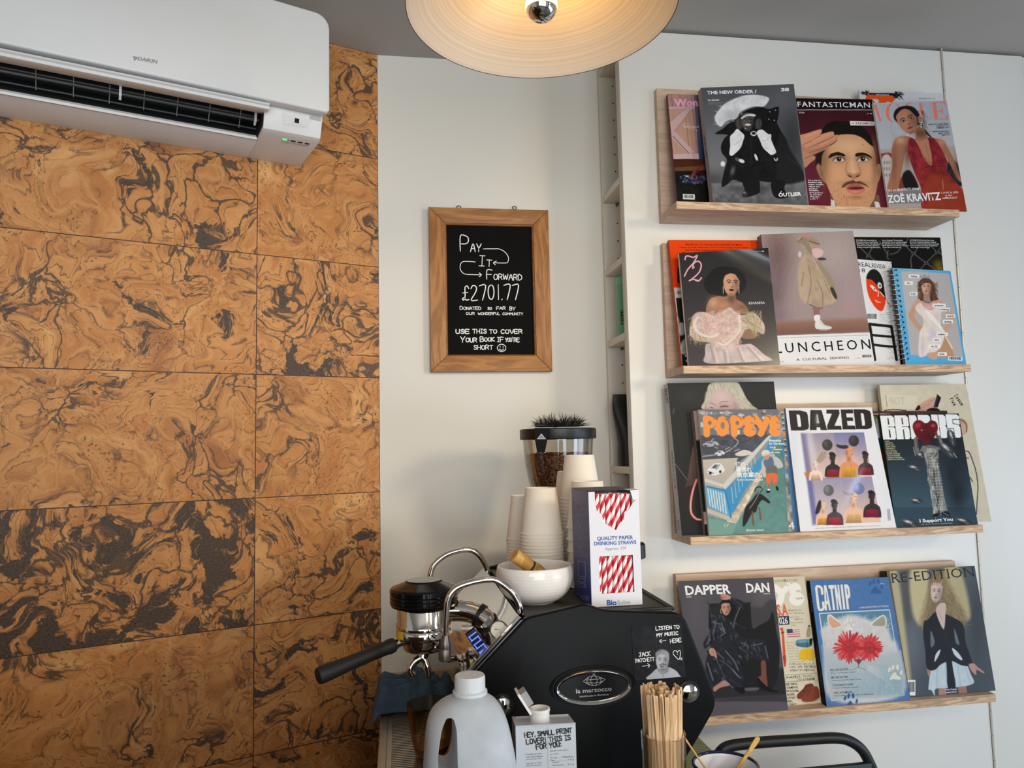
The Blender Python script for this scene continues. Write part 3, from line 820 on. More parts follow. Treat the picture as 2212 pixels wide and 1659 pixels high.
def olive():
    m, nt, b = nodes('olive_ribbed')
    tc = N(nt, 'ShaderNodeTexCoord')
    wv = N(nt, 'ShaderNodeTexWave', i_Scale=42.0, i_Distortion=0.0); wv.bands_direction = 'Y'
    nt.links.new(tc.outputs['Object'], wv.inputs['Vector'])
    rp = ramp(nt, [(.0, L3(112, 116, 84)), (1.0, L3(142, 146, 110))]); nt.links.new(wv.outputs['Fac'], rp.inputs[0])
    nt.links.new(rp.outputs[0], b.inputs['Base Color']); b.inputs['Roughness'].default_value = .55
    bp = N(nt, 'ShaderNodeBump', i_Strength=.3, i_Distance=.002); nt.links.new(wv.outputs['Fac'], bp.inputs['Height']); nt.links.new(bp.outputs['Normal'], b.inputs['Normal'])
    return m
OLIVE = olive()
CT = 0.9; LG = 1.0
def counter():
    root = empty('counter', (.28, 1.2, 0), 'olive green ribbed service counter under the coffee machine', 'counter')
    MB().box((-.045, 1.06, CT-.04), (.622, 1.7985, CT), .002).box((-.045, 1.7985, CT-.04), (.577, BY-.001, CT), .002).build('worktop', OLIVE, root)
    MB().box((-.03, 1.07, .0), (.57, BY-.02, CT-.041)).build('base_cabinet', wood('counter_wood', (92, 44, 28), (128, 70, 46), 'Z', 1.0), root)
    MB().box((-.045, .62, LG-.03), (.36, 1.0595, LG), .002).box((.36, .62, LG-.042), (.622, 1.0595, LG-.012), .002).build('raised_ledge', OLIVE, root)
    MB().box((-.03, .64, 0), (.60, 1.059, LG-.043)).build('ledge_front', bpy.data.materials['counter_wood'], root)
    MB().box((-.044, BY-.016, CT+.0005), (.26, BY-.001, .944), .002).build('upstand', wood('pale_wood', (190, 160, 118), (216, 192, 152), 'X', 1.2), root)
counter()

# ------------------------------------------------------------------ espresso machine
PY = 1.12
def espresso_machine():
    root = empty('espresso_machine', (.29, 1.37, CT), 'black and chrome espresso machine with a black-handled portafilter on the counter', 'coffee machine')
    prof = [(.104, 1.187), (.185, 1.265), (.278, 1.281), (.305, 1.270), (.424, 1.2595), (.436, 1.250), (.484, 1.121), (.445, 1.066), (.34, .925), (.13, .925), (.15, 1.06), (.106, 1.165)]
    rad = [.012, .008, .006, .02, .014, .008, .022, .02, .02, .02, .03, .015]
    out = rounded(prof, rad)
    fn = lambda x, z, y: (x, y, z)
    MB().prism(out, fn, PY, PY+.016, bev=.004, seg=3).build('side_panel', BLACK, root, angle=50)
    MB().prism(out, fn, 1.604, 1.62, bev=.004, seg=3).build('side_panel', BLACK, root, angle=50)
    c = np.array([.29, 1.11])
    body = [(q[0], min(q[1], 1.2545)) for q in (c+(np.array(p)-c)*.965 for p in prof)]
    MB().prism(body, fn, PY+.0165, 1.6035).build('body', P('body_dark_steel', (70, 70, 72), .3, .85), root, smooth=False)
    # mirror-bright sloping front plate
    MB().prism([(.098, 1.172), (.176, 1.250), (.181, 1.262), (.176, 1.266), (.090, 1.183), (.100, 1.10), (.118, 1.06), (.126, 1.06), (.106, 1.11)], fn, PY+.0165, 1.6035, bev=.001).build('front_plate', CHROME, root, smooth=False)
    # cup tray on top
    MB().box((.19, PY+.018, 1.2555), (.42, 1.602, 1.2615), .001).build('cup_tray', P('tray_dark', (62, 60, 57), .45, .3), root)
    MB().tube([(.29, PY+.022, 1.262), (.423, PY+.022, 1.262), (.426, 1.598, 1.264), (.20, 1.598, 1.268)], .0035, 8).build('tray_rail', BLACKP, root)
    # feet
    for x in (.16, .32):
        for y in (1.16, 1.56):
            MB().lathe([(.02, 0.0005), (.022, .012), (.016, .034)], (x, y, CT), 20).build('foot', BLACKP, root)
    # oval badge
    bc = onY(1281, 1482, PY)
    ax = .0600; az = .0275
    def ov(k, d, n=64):
        return [(bc[0]+ax*k*math.cos(2*math.pi*i/n), PY-d, bc[2]+az*(k if k > .99 else k*1.0)*math.sin(2*math.pi*i/n)) for i in range(n)]
    mb = MB(); rings = [ov(1.12, -.0005), ov(1.11, .0018), ov(1.04, .001)]
    vs = sum(rings, []); n = 64
    mb.add(vs, [[j*n+i, j*n+(i+1) % n, (j+1)*n+(i+1) % n, (j+1)*n+i] for j in range(2) for i in range(n)])
    mb.build('badge_recess', BLACK, root)
    mb = MB(); rings = []
    def ring(ka, kb, d): return [(bc[0]+ax*ka*math.cos(2*math.pi*i/n), PY-d, bc[2]+az*kb*math.sin(2*math.pi*i/n)) for i in range(n)]
    rings = [ring(1.0, 1.0, .0005), ring(.995, .985, .005), ring(.955, .89, .0085), ring(.89, .73, .0055), ring(.88, .71, .003)]
    mb.add(sum(rings, []), [[j*n+i, j*n+(i+1) % n, (j+1)*n+(i+1) % n, (j+1)*n+i] for j in range(4) for i in range(n)])
    bd = mb.build('badge_ring', CHROME, root, angle=80)
    mb = MB(); mb.add(ring(.885, .72, .0035), [list(range(n))]); pl = mb.build('badge_plate', P('badge_black', (14, 15, 18), .25), bd, smooth=False)
    SIL = P('badge_silver', (205, 206, 208), .25, .7)
    mb = MB(); yb = PY-.0040
    s = 4.096
    def fc(x, y):
        p = onY(1040+x/s, 1280-y/s, yb); return (p[0], yb, p[2])
    put_text(mb, 'la marzocco', (838, -892), (1153, -868), 38, fc, bold=.015)
    put_text(mb, 'handmade in florence', (868, -928), (1126, -908), 17, fc, bold=.01, res=2)
    for pts in ([(903, 785), (950, 748), (1000, 738), (1050, 750), (1092, 768)], [(903, 785), (945, 812), (1000, 822), (1050, 806), (1092, 768)], [(925, 775), (1000, 768), (1070, 762)], [(925, 795), (1000, 800), (1072, 785)],
                [(950, 750), (932, 782), (955, 812)], [(978, 742), (966, 780), (984, 818)], [(1010, 740), (1024, 776), (1012, 818)], [(1040, 748), (1058, 775), (1046, 806)], [(985, 738), (988, 724), (1003, 724), (1005, 738)]):
        ribbon(mb, [(a, -b) for a, b in pts], 4.5, fc)
    mb.build('badge_lettering', SIL, bd, smooth=False)['label'] = 'silver maker lettering and lion emblem on the oval badge'
    # round chrome bolts
    for px, py in ((1085, 1522), (1488, 1493)):
        p = onY(px, py, PY)
        M = Matrix.Translation(p) @ Matrix.Rotation(R(90), 4, 'X')
        MB().lathe([(.0128, -.001), (.0128, .003), (.0115, .0055), (.006, .0075), (.0001, .008)], (0, 0, 0), 32, M).build('panel_bolt', CHROME, root)
        MB().lathe([(.017, -.0005), (.0165, .0015), (.0135, .001)], (0, 0, 0), 32, M, cap=False).build('bolt_washer', BLACKP, root)
    # group head
    gx, gy = .0395, 1.30
    g = MB().lathe([(.043, 1.256), (.0455, 1.253), (.0455, 1.229), (.0475, 1.226), (.0475, 1.221), (.0455, 1.219), (.0475, 1.216), (.0470, 1.207), (.040, 1.202), (.036, 1.2005)][::-1], (gx, gy, 0), 56).build('group_head', CHROME, root, angle=40)
    cap = [(.0001, 1.2985), (.0305, 1.2975), (.032, 1.2955), (.0552, 1.2870), (.0578, 1.2835), (.0578, 1.2765), (.0562, 1.275), (.0578, 1.2735), (.0578, 1.270), (.0562, 1.2685), (.0578, 1.267), (.0578, 1.2635), (.0562, 1.262), (.0574, 1.2605), (.055, 1.256), (.04, 1.2555)]
    MB().lathe(cap[::-1], (gx, gy, 0), 56, cap=False).build('group_cap', P('gloss_black', (12, 12, 13), .12), g, angle=30)
    MB().lathe([(.0298, 1.2982), (.0001, 1.2993)], (gx, gy, 0), 40, cap=False).build('cap_disc', P('disc_grey', (150, 148, 144), .25, .3), g)
    MB().lathe([(.0480, 1.219), (.0482, 1.207)], (gx, gy, 0), 14, a0=R(188), a1=R(222), cap=False).build('warning_sticker', P('yellow_sticker', (214, 176, 40), .4), g)
    # portafilter
    pf = MB().lathe([(.020, 1.181), (.033, 1.1825), (.0360, 1.187), (.0365, 1.196), (.0385, 1.1975), (.039, 1.2025)], (gx, gy, 0), 48)
    a = onY(872, 1384, 1.285); b = onY(846, 1395, 1.272)
    pf.tube([a, b], [.0085, .0075], 14)
    pfo = pf.build('portafilter', CHROME, root, angle=40)
    h0 = np.array(onY(853, 1392, 1.274)); h1 = np.array(onY(684, 1462, 1.205)); d = h1-h0
    prf = [(0, .0095), (.02, .0118), (.07, .0125), (.13, .0112), (.35, .0108), (.6, .0115), (.85, .0132), (.95, .0135), (.985, .012), (1.0, .006)]
    MB().tube([h0+d*t for t, _ in prf], [r for _, r in prf], 20).build('portafilter_handle', RUBBER, pfo)
    sp = MB()
    sp.tube([(gx, gy, 1.183), (gx-.002, gy-.002, 1.174), (gx-.004, gy-.004, 1.168)], [.011, .0095, .009], 14)
    for k in (-1, 1):
        sp.tube(catmull([(gx-.004, gy-.004, 1.171), (gx-.008+k*.009, gy-.005, 1.164), (gx-.010+k*.015, gy-.008, 1.152), (gx-.006+k*.013, gy-.008, 1.141)], 6), [.0065]*12+[.006]*6+[.005], 12)
    sp.build('spout', CHROME, pfo)
    # neck from the machine to the group, with its black collar
    pts = [onY(x, y, yy) for x, y, yy in ((930, 1322, 1.30), (975, 1319, 1.298), (1008, 1320, 1.292), (1036, 1330, 1.284), (1058, 1350, 1.275), (1070, 1376, 1.27), (1076, 1400, 1.268))]
    nk = catmull(pts, 6)
    MB().tube(nk, .018, 24).build('group_neck', CHROME, root, angle=80)
    MB().tube(nk[17:20], .0205, 24).build('neck_collar', BLACKP, root, angle=50)
    # pressure gauge
    gc = Vector(onY(1077, 1360, 1.155)); dr = Vector((-.35, -.85, .35)).normalized()
    M = Matrix.Translation(gc) @ dr.to_track_quat('Z', 'Y').to_matrix().to_4x4()
    ga = MB().lathe([(.0135, -.012), (.0138, .0), (.0128, .003), (.0118, .001)], (0, 0, 0), 40, M, cap=False).build('pressure_gauge', P('bezel', (120, 98, 84), .18, 1.0), root)
    mb = MB().lathe([(.0119, .0005), (.0001, .0006)], (0, 0, 0), 32, M, cap=False); mb.build('gauge_dial', P('dial_white', (226, 222, 208), .12), ga)
    MB().add([M @ Vector(v) for v in ((-.006, -.0006, .001), (.004, 0, .001), (-.006, .0006, .001))], [[0, 1, 2]]).build('gauge_needle', DARK, ga, smooth=False)
    # blue display on the sloping plate
    def slope(px, py, d=0.0):
        r = ray(px, py); n = np.array([-(.183-.090), 0, -(0)]); n = np.array([-.69, 0, .72]); P0 = np.array([.090, 0, 1.183])+n*d
        t = ((P0-EYE)@n)/(r@n); return EYE+r*t
    BLUE = P('blue_digits', (70, 90, 255), .3, emit=(70, 100, 255), es=2.2)
    u = np.array([.62, 0, -.78]); u = (np.array(onY(1054, 1419, 1.15))-np.array(onY(1018, 1367, 1.15))); L = np.linalg.norm(u); u /= L
    v = np.array([u[2]*-1, 0, u[0]]);
    if v[0] < 0: v = -v
    base = np.array(onY(1018, 1367, 1.15))
    def dp(a, b, dy=0): q = base+u*a*L+v*b; return (q[0], q[1]-dy, q[2])
    MB().add([dp(-.05, -.009), dp(1.05, -.009), dp(1.05, .008), dp(-.05, .008), dp(-.05, -.009, -.01), dp(1.05, -.009, -.01), dp(1.05, .008, -.01), dp(-.05, .008, -.01)], [[0, 1, 2, 3], [7, 6, 5, 4], [0, 4, 5, 1], [1, 5, 6, 2], [2, 6, 7, 3], [3, 7, 4, 0]]).build('display', P('display_dark', (16, 18, 40), .2), root, smooth=False)
    mb = MB()
    fd = lambda a, b: dp(a/L, b, .0006)
    for k in range(6):
        t = L*(.07+k*.16)
        ribbon(mb, [(t, -.0065), (t, .0055)], .0022, fd)
        if k % 2: ribbon(mb, [(t, .0055), (t+L*.12, .0055)], .0018, fd)
        elif k < 5: ribbon(mb, [(t, -.0062), (t+L*.16, -.0062)], .0018, fd)
    mb.build('display_digits', BLUE, root, smooth=False)
    # steam and water wands
    def wand(yy, px, r, name, grip=True):
        P_ = [onY(x, y, yy) for x, y in px]
        w_ = MB().tube(catmull(P_, 8), r, 16).build(name, CHROME, root, angle=80)
        if grip:
            e = np.array(P_[-1]); k = (np.array(P_[-2])-e); k /= np.linalg.norm(k)
            sg = [(-.029, .008), (-.0275, .0096), (-.013, .0096), (-.012, .0090), (-.010, .0093), (-.002, .0082), (.006, .0062), (.009, .0052)]
            MB().tube([e+k*t for t, _ in sg], [q for _, q in sg], 20).build('wand_grip', P('grip_steel', (112, 104, 98), .3, .8), w_, angle=40)
    near = [(1129, 1338), (1127, 1330), (1119, 1300), (1103, 1276), (1076, 1256), (1054, 1252), (1015, 1259), (985, 1271), (969, 1292), (964, 1325), (962, 1385)]
    far = [(1056, 1262), (1053, 1232), (1038, 1203), (1020, 1189), (997, 1188), (965, 1198), (940, 1217), (931, 1235), (929, 1254), (930, 1290)]
    wand(1.165, near, .0050, 'steam_wand')
    wand(1.56, far, .0058, 'water_wand', False)
    # knob and tip behind the near wand
    MB().tube([onY(985, 1422, 1.25), onY(1015, 1422, 1.22), onY(1024, 1422, 1.21)], [.004, .006, .007], 12).build('steam_valve', BLACKP, root)
    MB().tube([onY(968, 1424, 1.26), onY(985, 1421, 1.25)], [.006, .005], 12).build('wand_tip', CHROME, root)
    # base and drip tray
    MB().box((-.036, 1.15, .93), (.14, 1.66, .985), .004).build('tray_body', P('tray_body', (150, 140, 128), .35, .6), root)
    MB().box((-.0345, 1.155, .9855), (.1395, 1.655, .9935), .001).build('tray_well', DARK, root)
    gr = MB()
    gr.box((-.041, 1.15, .9855), (-.026, 1.66, 1.0), .0015)
    gr.box((-.026, 1.15, .9955), (-.018, 1.66, .9995))
    gr.box((-.018, 1.15, .9955), (.14, 1.165, .9995)).box((-.018, 1.645, .9955), (.14, 1.66, .9995))
    for k in range(66):
        y = 1.166+k*.0073
        gr.box((-.018, y, .9955), (.14, y+.0040, .9990))
    for x in (.026, .072):
        gr.box((x, 1.165, .9953), (x+.004, 1.645, .9992))
    gr.build('drip_grate', P('grate_steel', (168, 160, 148), .3, .9), root, smooth=False)
    for x in (-.01, .12):
        for y in (1.19, 1.62):
            MB().lathe([(.014, .0005), (.014, .0305)], (x, y, CT), 16).build('foot', BLACKP, root)
    return root
MACHINE = espresso_machine()

# ------------------------------------------------------------------ cloth and amber glass on the drip tray
def cloth():
    rnd = random.Random(5)
    nx, ny = 90, 60
    vs = []; fs = []
    for j in range(ny):
        for i in range(nx):
            u, v = i/(nx-1), j/(ny-1)
            x = -.058+.176*u; y = 1.53+.118*v
            e = min(u, 1-u, .5)*2; f = min(v, 1-v)*2
            env = (1-(1-min(1, e*3.2))**2.2)*(1-(1-min(1, f*2.0))**2.0)
            h = .036+.020*math.sin(u*4+1)+.007*math.sin(9*u+5*v+1.2*math.sin(7*v))+.005*math.sin(23*v-11*u+2*math.sin(6*u))
            if u > .45: h += .007*math.sin((u-.45)*38+6*v)*(1-abs(v-.5))+.013
            if u > .78: h += .016*math.exp(-((u-.86)/.06)**2)+.012*math.exp(-((u-.96)/.03)**2)
            z = 1.002+max(.0015, h*env)+.0006*math.sin(60*u)*math.sin(50*v)
            if x < -.0425: z -= (-.0425-x)*1.3
            yy = y+.006*math.sin(u*17)*(v-.5)
            vs.append((x, yy, z))
    n0 = len(vs)
    for i in range(nx-1):
        for j in range(ny-1):
            fs.append([j*nx+i, j*nx+i+1, (j+1)*nx+i+1, (j+1)*nx+i])
    o = MB().add(vs, fs).build('cleaning_cloth', P('blue_microfibre', (66, 86, 104), .95, var=.22, scale=45, bump=.8), loc=(.04, 1.59, 1.0), angle=80)
    m = o.modifiers.new('thick', 'SOLIDIFY'); m.thickness = .0018; m.offset = 1
    tag(o, 'crumpled blue grey cleaning cloth on the drip tray behind the amber glass', 'cloth')
cloth()

def tumbler():
    m = glass('amber_glass', (243, 230, 206), .08)
    c = (.0505, 1.325, 1.0002)
    o = MB().lathe([(.0001, .0), (.024, 0), (.029, .004), (.0375, .045), (.0425, .085), (.0418, .0855), (.0365, .045), (.0275, .006), (.0001, .005)], c, 48, cap=False).build('tumbler', m, loc=c, angle=60)
    cf = MB().lathe([(.0001, .0055), (.027, .0065), (.0290, .016), (.0001, .0158)], c, 40).build('coffee_drink', P('milky_coffee', (134, 84, 34), .3), o)
    tag(o, 'amber tinted glass tumbler with a little coffee on the drip grate', 'glass')
tumbler()

# ------------------------------------------------------------------ bowl and whisk
TT = 1.262
def bowl():
    c = (.2235, 1.25, TT)
    m, nt, b = nodes('white_glaze')
    tc = N(nt, 'ShaderNodeTexCoord'); wv = N(nt, 'ShaderNodeTexWave', i_Scale=58.0); wv.bands_direction = 'Z'
    nt.links.new(tc.outputs['Object'], wv.inputs['Vector'])
    b.inputs['Base Color'].default_value = L3(232, 226, 220); b.inputs['Roughness'].default_value = .12
    bp = N(nt, 'ShaderNodeBump', i_Strength=.10, i_Distance=.001); nt.links.new(wv.outputs['Fac'], bp.inputs['Height']); nt.links.new(bp.outputs['Normal'], b.inputs['Normal'])
    pr = [(.0001, .0003), (.030, .0003), (.034, .0015), (.046, .008), (.056, .018), (.0625, .032), (.0645, .045), (.0635, .057), (.0615, .0605), (.060, .0590), (.0605, .046), (.057, .030), (.046, .014), (.03, .006), (.0001, .005)]
    o = MB().lathe(catmull(pr, 3), c, 64, cap=False).build('bowl', m, loc=c, angle=80)
    tag(o, 'round white glazed bowl holding a bamboo whisk on the machine', 'bowl')
    # bamboo whisk
    a = Vector(onY(1110, 1198, 1.25)); d = Vector(onY(1166, 1240, 1.262))-a
    L = .115; d.normalize(); root = empty('bamboo_whisk', a+d*.07, 'bamboo whisk with a split tip leaning in the white bowl', 'whisk')
    BAM = wood('bamboo', (176, 128, 58), (212, 168, 94), 'Z', 2.0, .4)
    MB().tube([a+d*t for t in (0, .001, .014, .016, .018, .033, .035)], [.0105, .0118, .0118, .0122, .0118, .0118, .0115], 24).build('handle', BAM, root)
    MB().tube([a+d*(.0355+.001*k) for k in range(5)], .0122, 20, cap=False).build('binding_thread', P('dark_thread', (36, 28, 24), .8), root)
    t = MB(); up = Vector((0, 0, 1)); s1 = d.cross(up).normalized(); s2 = d.cross(s1)
    for k in range(40):
        an = 2*math.pi*k/40
        e = s1*math.cos(an)+s2*math.sin(an)
        t.tube([a+d*.0355+e*.0112, a+d*.050+e*.0128, a+d*.066+e*.0122], [.0008, .0006, .0003], 4)
    t.build('tines', BAM, root)['kind'] = 'stuff'
bowl()

# ------------------------------------------------------------------ paper cups
def cups():
    KR = P('cup_paper', (234, 224, 208), .62, var=.012)
    hgt = .086
    pr = [(.0001, .0815), (.0276, .0815), (.0274, .084), (.0283, hgt), (.0293, .0852), (.0400, .0042), (.0410, .0038), (.0418, .002), (.0412, .0002), (.0399, .0008), (.0302, .076)]
    me = MB().lathe(pr, (0, 0, 0), 48, cap=False).build('paper_cup', KR, loc=(0, 0, 0), angle=50)
    first = [True]
    def stack(x, y, n, step, lab, labt, sc_=1.0, lean=0.0):
        z = TT+.0005
        for k in range(n):
            o = me if first[0] else me.copy()
            if not first[0]: COL.objects.link(o)
            first[0] = False
            o.location = (x+lean*k, y, z+k*step); o.scale = (sc_,)*3
            
            top = k == n-1
            tag(o, labt if top else lab, 'cup', None if top else 'nested paper cups below the top of each stack')
            if top and 'group' in o: del o['group']
    stack(.2650, 1.395, 16, .0063, 'cream paper cup nested in the stack nearest the white bowl', 'upside down paper cup topping the stack nearest the white bowl')
    stack(.2505, 1.481, 13, .0063, 'cream paper cup nested in the stack left behind the nearest one', 'upside down paper cup topping the leftmost stack at the back')
    stack(.3540, 1.4450, 23, .0070, 'cream paper cup nested in the tall stack before the grinder', 'upside down paper cup topping the tallest stack before the bean hopper')
    stack(.3570, 1.5305, 20, .0063, 'cream paper cup nested in the half-hidden stack under the hopper', 'upside down paper cup topping the half-hidden stack between the others')
    stack(.3470, 1.3600, 6, .0212, 'cream paper cup in the loosely nested stack behind the straw box', 'upside down paper cup peeking over the straw box')
cups()

# ------------------------------------------------------------------ straw box and straws
def straw_box():
    x0, x1, y0, y1, z0, z1 = .3025, .3865, 1.18, 1.298, TT+.0005, 1.4455
    root = empty('straw_box', (x0, y0, z0), 'white and navy carton of striped paper straws on the coffee machine', 'box')
    CW = P('carton_white', (216, 215, 220), .45, var=.01); CN = P('carton_navy', (40, 56, 128), .4, var=.03); CB = P('carton_blue', (52, 84, 160), .4); CGY = P('carton_grey', (150, 152, 160), .5)
    s = 3.456
    def pf(px, py, d=0.0):
        p = onY(1000+px/s, 860+py/s, y0-d); return (min(max(p[0], x0+.0002), x1-.0002), y0-d, min(max(p[2], z0), z1))
    torn = [(982, 690), (985, 760), (1000, 845), (1036, 868), (1052, 925), (1085, 950), (1142, 985), (1165, 940), (1200, 905), (1206, 850), (1242, 828), (1262, 790), (1292, 752), (1298, 690)]
    win = [(1015, 1182), (1268, 1170), (1280, 1445), (1024, 1462)]
    tri = [pf(*p) for p in torn]
    tri[0] = (tri[0][0], y0, z1); tri[-1] = (tri[-1][0], y0, z1)
    outer = [(x0, y0, z0), (x1, y0, z0), (x1, y0, z1)]+tri[::-1]+[(x0, y0, z1)]
    hole = [pf(*p) for p in win]
    from mathutils.geometry import tessellate_polygon
    allv = outer+hole
    tris = tessellate_polygon([[Vector(p) for p in outer], [Vector(p) for p in hole]])
    mb = MB(); mb.add(allv, [list(t) for t in tris])
    o = mb.build('front_panel', CW, root, smooth=False)
    md = o.modifiers.new('card', 'SOLIDIFY'); md.thickness = .0006; md.offset = 0
    mb = MB().mat(0).box((x0-.0004, y0, z0), (x0+.0002, y1, z1)).mat(1).box((x1-.0002, y0, z0), (x1+.0004, y1, z1)).box((x0, y1, z0), (x1, y1+.0006, z1)).box((x0, y0, z0), (x1, y1, z0+.0006))
    mb.build('carton_sides', [CN, CW], root, smooth=False)
    MB().add([(x0, y0+.03, z1), (x1, y0+.03, z1), (x1, y1, z1+.001), (x0, y1, z1+.001)], [[0, 1, 2, 3]]).build('top_flap', P('carton_inside', (70, 72, 82), .6), root, smooth=False)
    MB().add([(x1-.014, y0-.001, z1+.0005), (x1+.0005, y0-.001, z1+.001), (x1+.0005, y0+.03, z1+.002), (x1-.016, y0+.03, z1+.001), (x1-.010, y0-.003, z1-.016), (x1+.0006, y0-.002, z1-.012)], [[0, 1, 2, 3], [0, 4, 5, 1]]).build('torn_flap', CW, root, smooth=False)
    f = lambda x, y: pf(x, -y, .0007)
    mb = MB()
    put_text(mb, 'QUALITY PAPER', (1003, -1062), (1270, -1052), 27, f, bold=.022)
    put_text(mb, 'DRINKING STRAWS', (980, -1100), (1295, -1088), 27, f, bold=.022)
    mb.build('print_title', CB, root, smooth=False); mb = MB()
    put_text(mb, 'Bio', (1075, -1546), (1148, -1544), 38, f, bold=.035)
    mb.build('maker_print', CB, root, smooth=False)
    mb = MB()
    put_text(mb, 'Approx. 250', (1063, -1136), (1220, -1128), 22, f)
    mb.build('print_count', CGY, root, smooth=False); mb = MB()
    put_text(mb, 'Solve', (1155, -1543), (1250, -1537), 34, f)
    mb.build('maker_print', CGY, root, smooth=False)
    # side print
    def ps(px, py):
        r = ray(1000+px/s, 860-py/s); t = (x0-.0006-EYE[0])/r[0]; q = EYE+r*t
        return (q[0], min(max(q[1], y0+.002), y1-.002), max(q[2], z0+.001))
    mb = MB()
    put_text(mb, 'JUMBO', (845, -820), (890, -824), 24, ps, bold=.01)
    for k, (t, y, a, b) in enumerate((('BIODEGRADABLE', 858, 820, 930), ('PAPER STRAWS', 905, 822, 930), ('Paper straws', 928, 850, 890), ('Food grade', 995, 846, 910), ('Responsibly sourced', 1025, 842, 922), ('Compostable', 1075, 850, 910), ('Plastic free', 1105, 846, 920), ('Recyclable', 1150, 850, 905), ('Biodegradable', 1180, 848, 932))):
        put_text(mb, t, (a, -y), (b, -y-4), 13 if k > 1 else 22, ps, res=2)
    for y in (962, 1040, 1117):
        mb.add([ps(868, -y+10), ps(878, -y+10), ps(878, -y-10), ps(868, -y-10)], [[0, 1, 2, 3]])
    for q in ([(860, 1215), (912, 1224), (915, 1338), (863, 1326)], [(865, 1342), (912, 1352), (913, 1378), (866, 1368)], [(868, 1380), (914, 1390), (915, 1414), (869, 1404)]):
        ribbon(mb, [(a, -b) for a, b in q+[q[0]]], 6, ps) if False else [ribbon(mb, [(q[i][0], -q[i][1]), (q[(i+1) % 4][0], -q[(i+1) % 4][1])], 6, ps) for i in range(4)]
    put_text(mb, 'Lizzie', (850, -1490), (935, -1512), 44, ps, shear=.3)
    mb.build('side_print', P('print_pale', (150, 156, 190), .5), root, smooth=False)
    # straws
    m, nt, b = nodes('striped_straw')
    tc = N(nt, 'ShaderNodeTexCoord'); sx = N(nt, 'ShaderNodeSeparateXYZ'); nt.links.new(tc.outputs['Object'], sx.inputs[0])
    at = N(nt, 'ShaderNodeMath', operation='ARCTAN2'); nt.links.new(sx.outputs[1], at.inputs[0]); nt.links.new(sx.outputs[0], at.inputs[1])
    k1 = N(nt, 'ShaderNodeMath', operation='MULTIPLY', i1=2/(2*math.pi)); nt.links.new(at.outputs[0], k1.inputs[0])
    k2 = N(nt, 'ShaderNodeMath', operation='MULTIPLY_ADD', i1=-46.0); nt.links.new(sx.outputs[2], k2.inputs[0]); nt.links.new(k1.outputs[0], k2.inputs[2])
    fr = N(nt, 'ShaderNodeMath', operation='FRACT'); nt.links.new(k2.outputs[0], fr.inputs[0])
    rp = ramp(nt, [(.0, L3(238, 234, 232)), (.5, L3(206, 22, 44))], 'CONSTANT'); nt.links.new(fr.outputs[0], rp.inputs[0])
    nt.links.new(rp.outputs[0], b.inputs['Base Color']); b.inputs['Roughness'].default_value = .5
    r = .0041
    L = .176
    proto = MB().lathe([(r, 0), (r, L), (r-.0006, L), (r-.0006, 0)], (0, 0, 0), 16, cap=False).build('paper_straw', m, loc=(0, 0, 0))
    rnd = random.Random(2); first = True
    for row in range(3):
        for c in range(9 if row % 2 == 0 else 8):
            o = proto if first else proto.copy()
            if not first: COL.objects.link(o)
            first = False
            o.location = (x0+.0066+c*.0088+(.0044 if row % 2 else 0), y0+.0062+row*.0078, z0+.0012+rnd.uniform(0, .002))
            o.rotation_euler = (rnd.uniform(-.006, .006), rnd.uniform(-.012, .012), rnd.uniform(0, 6.28))
            tag(o, 'red and white striped paper straw standing in the open straw box', 'straw', 'striped paper straws in the box')
straw_box()

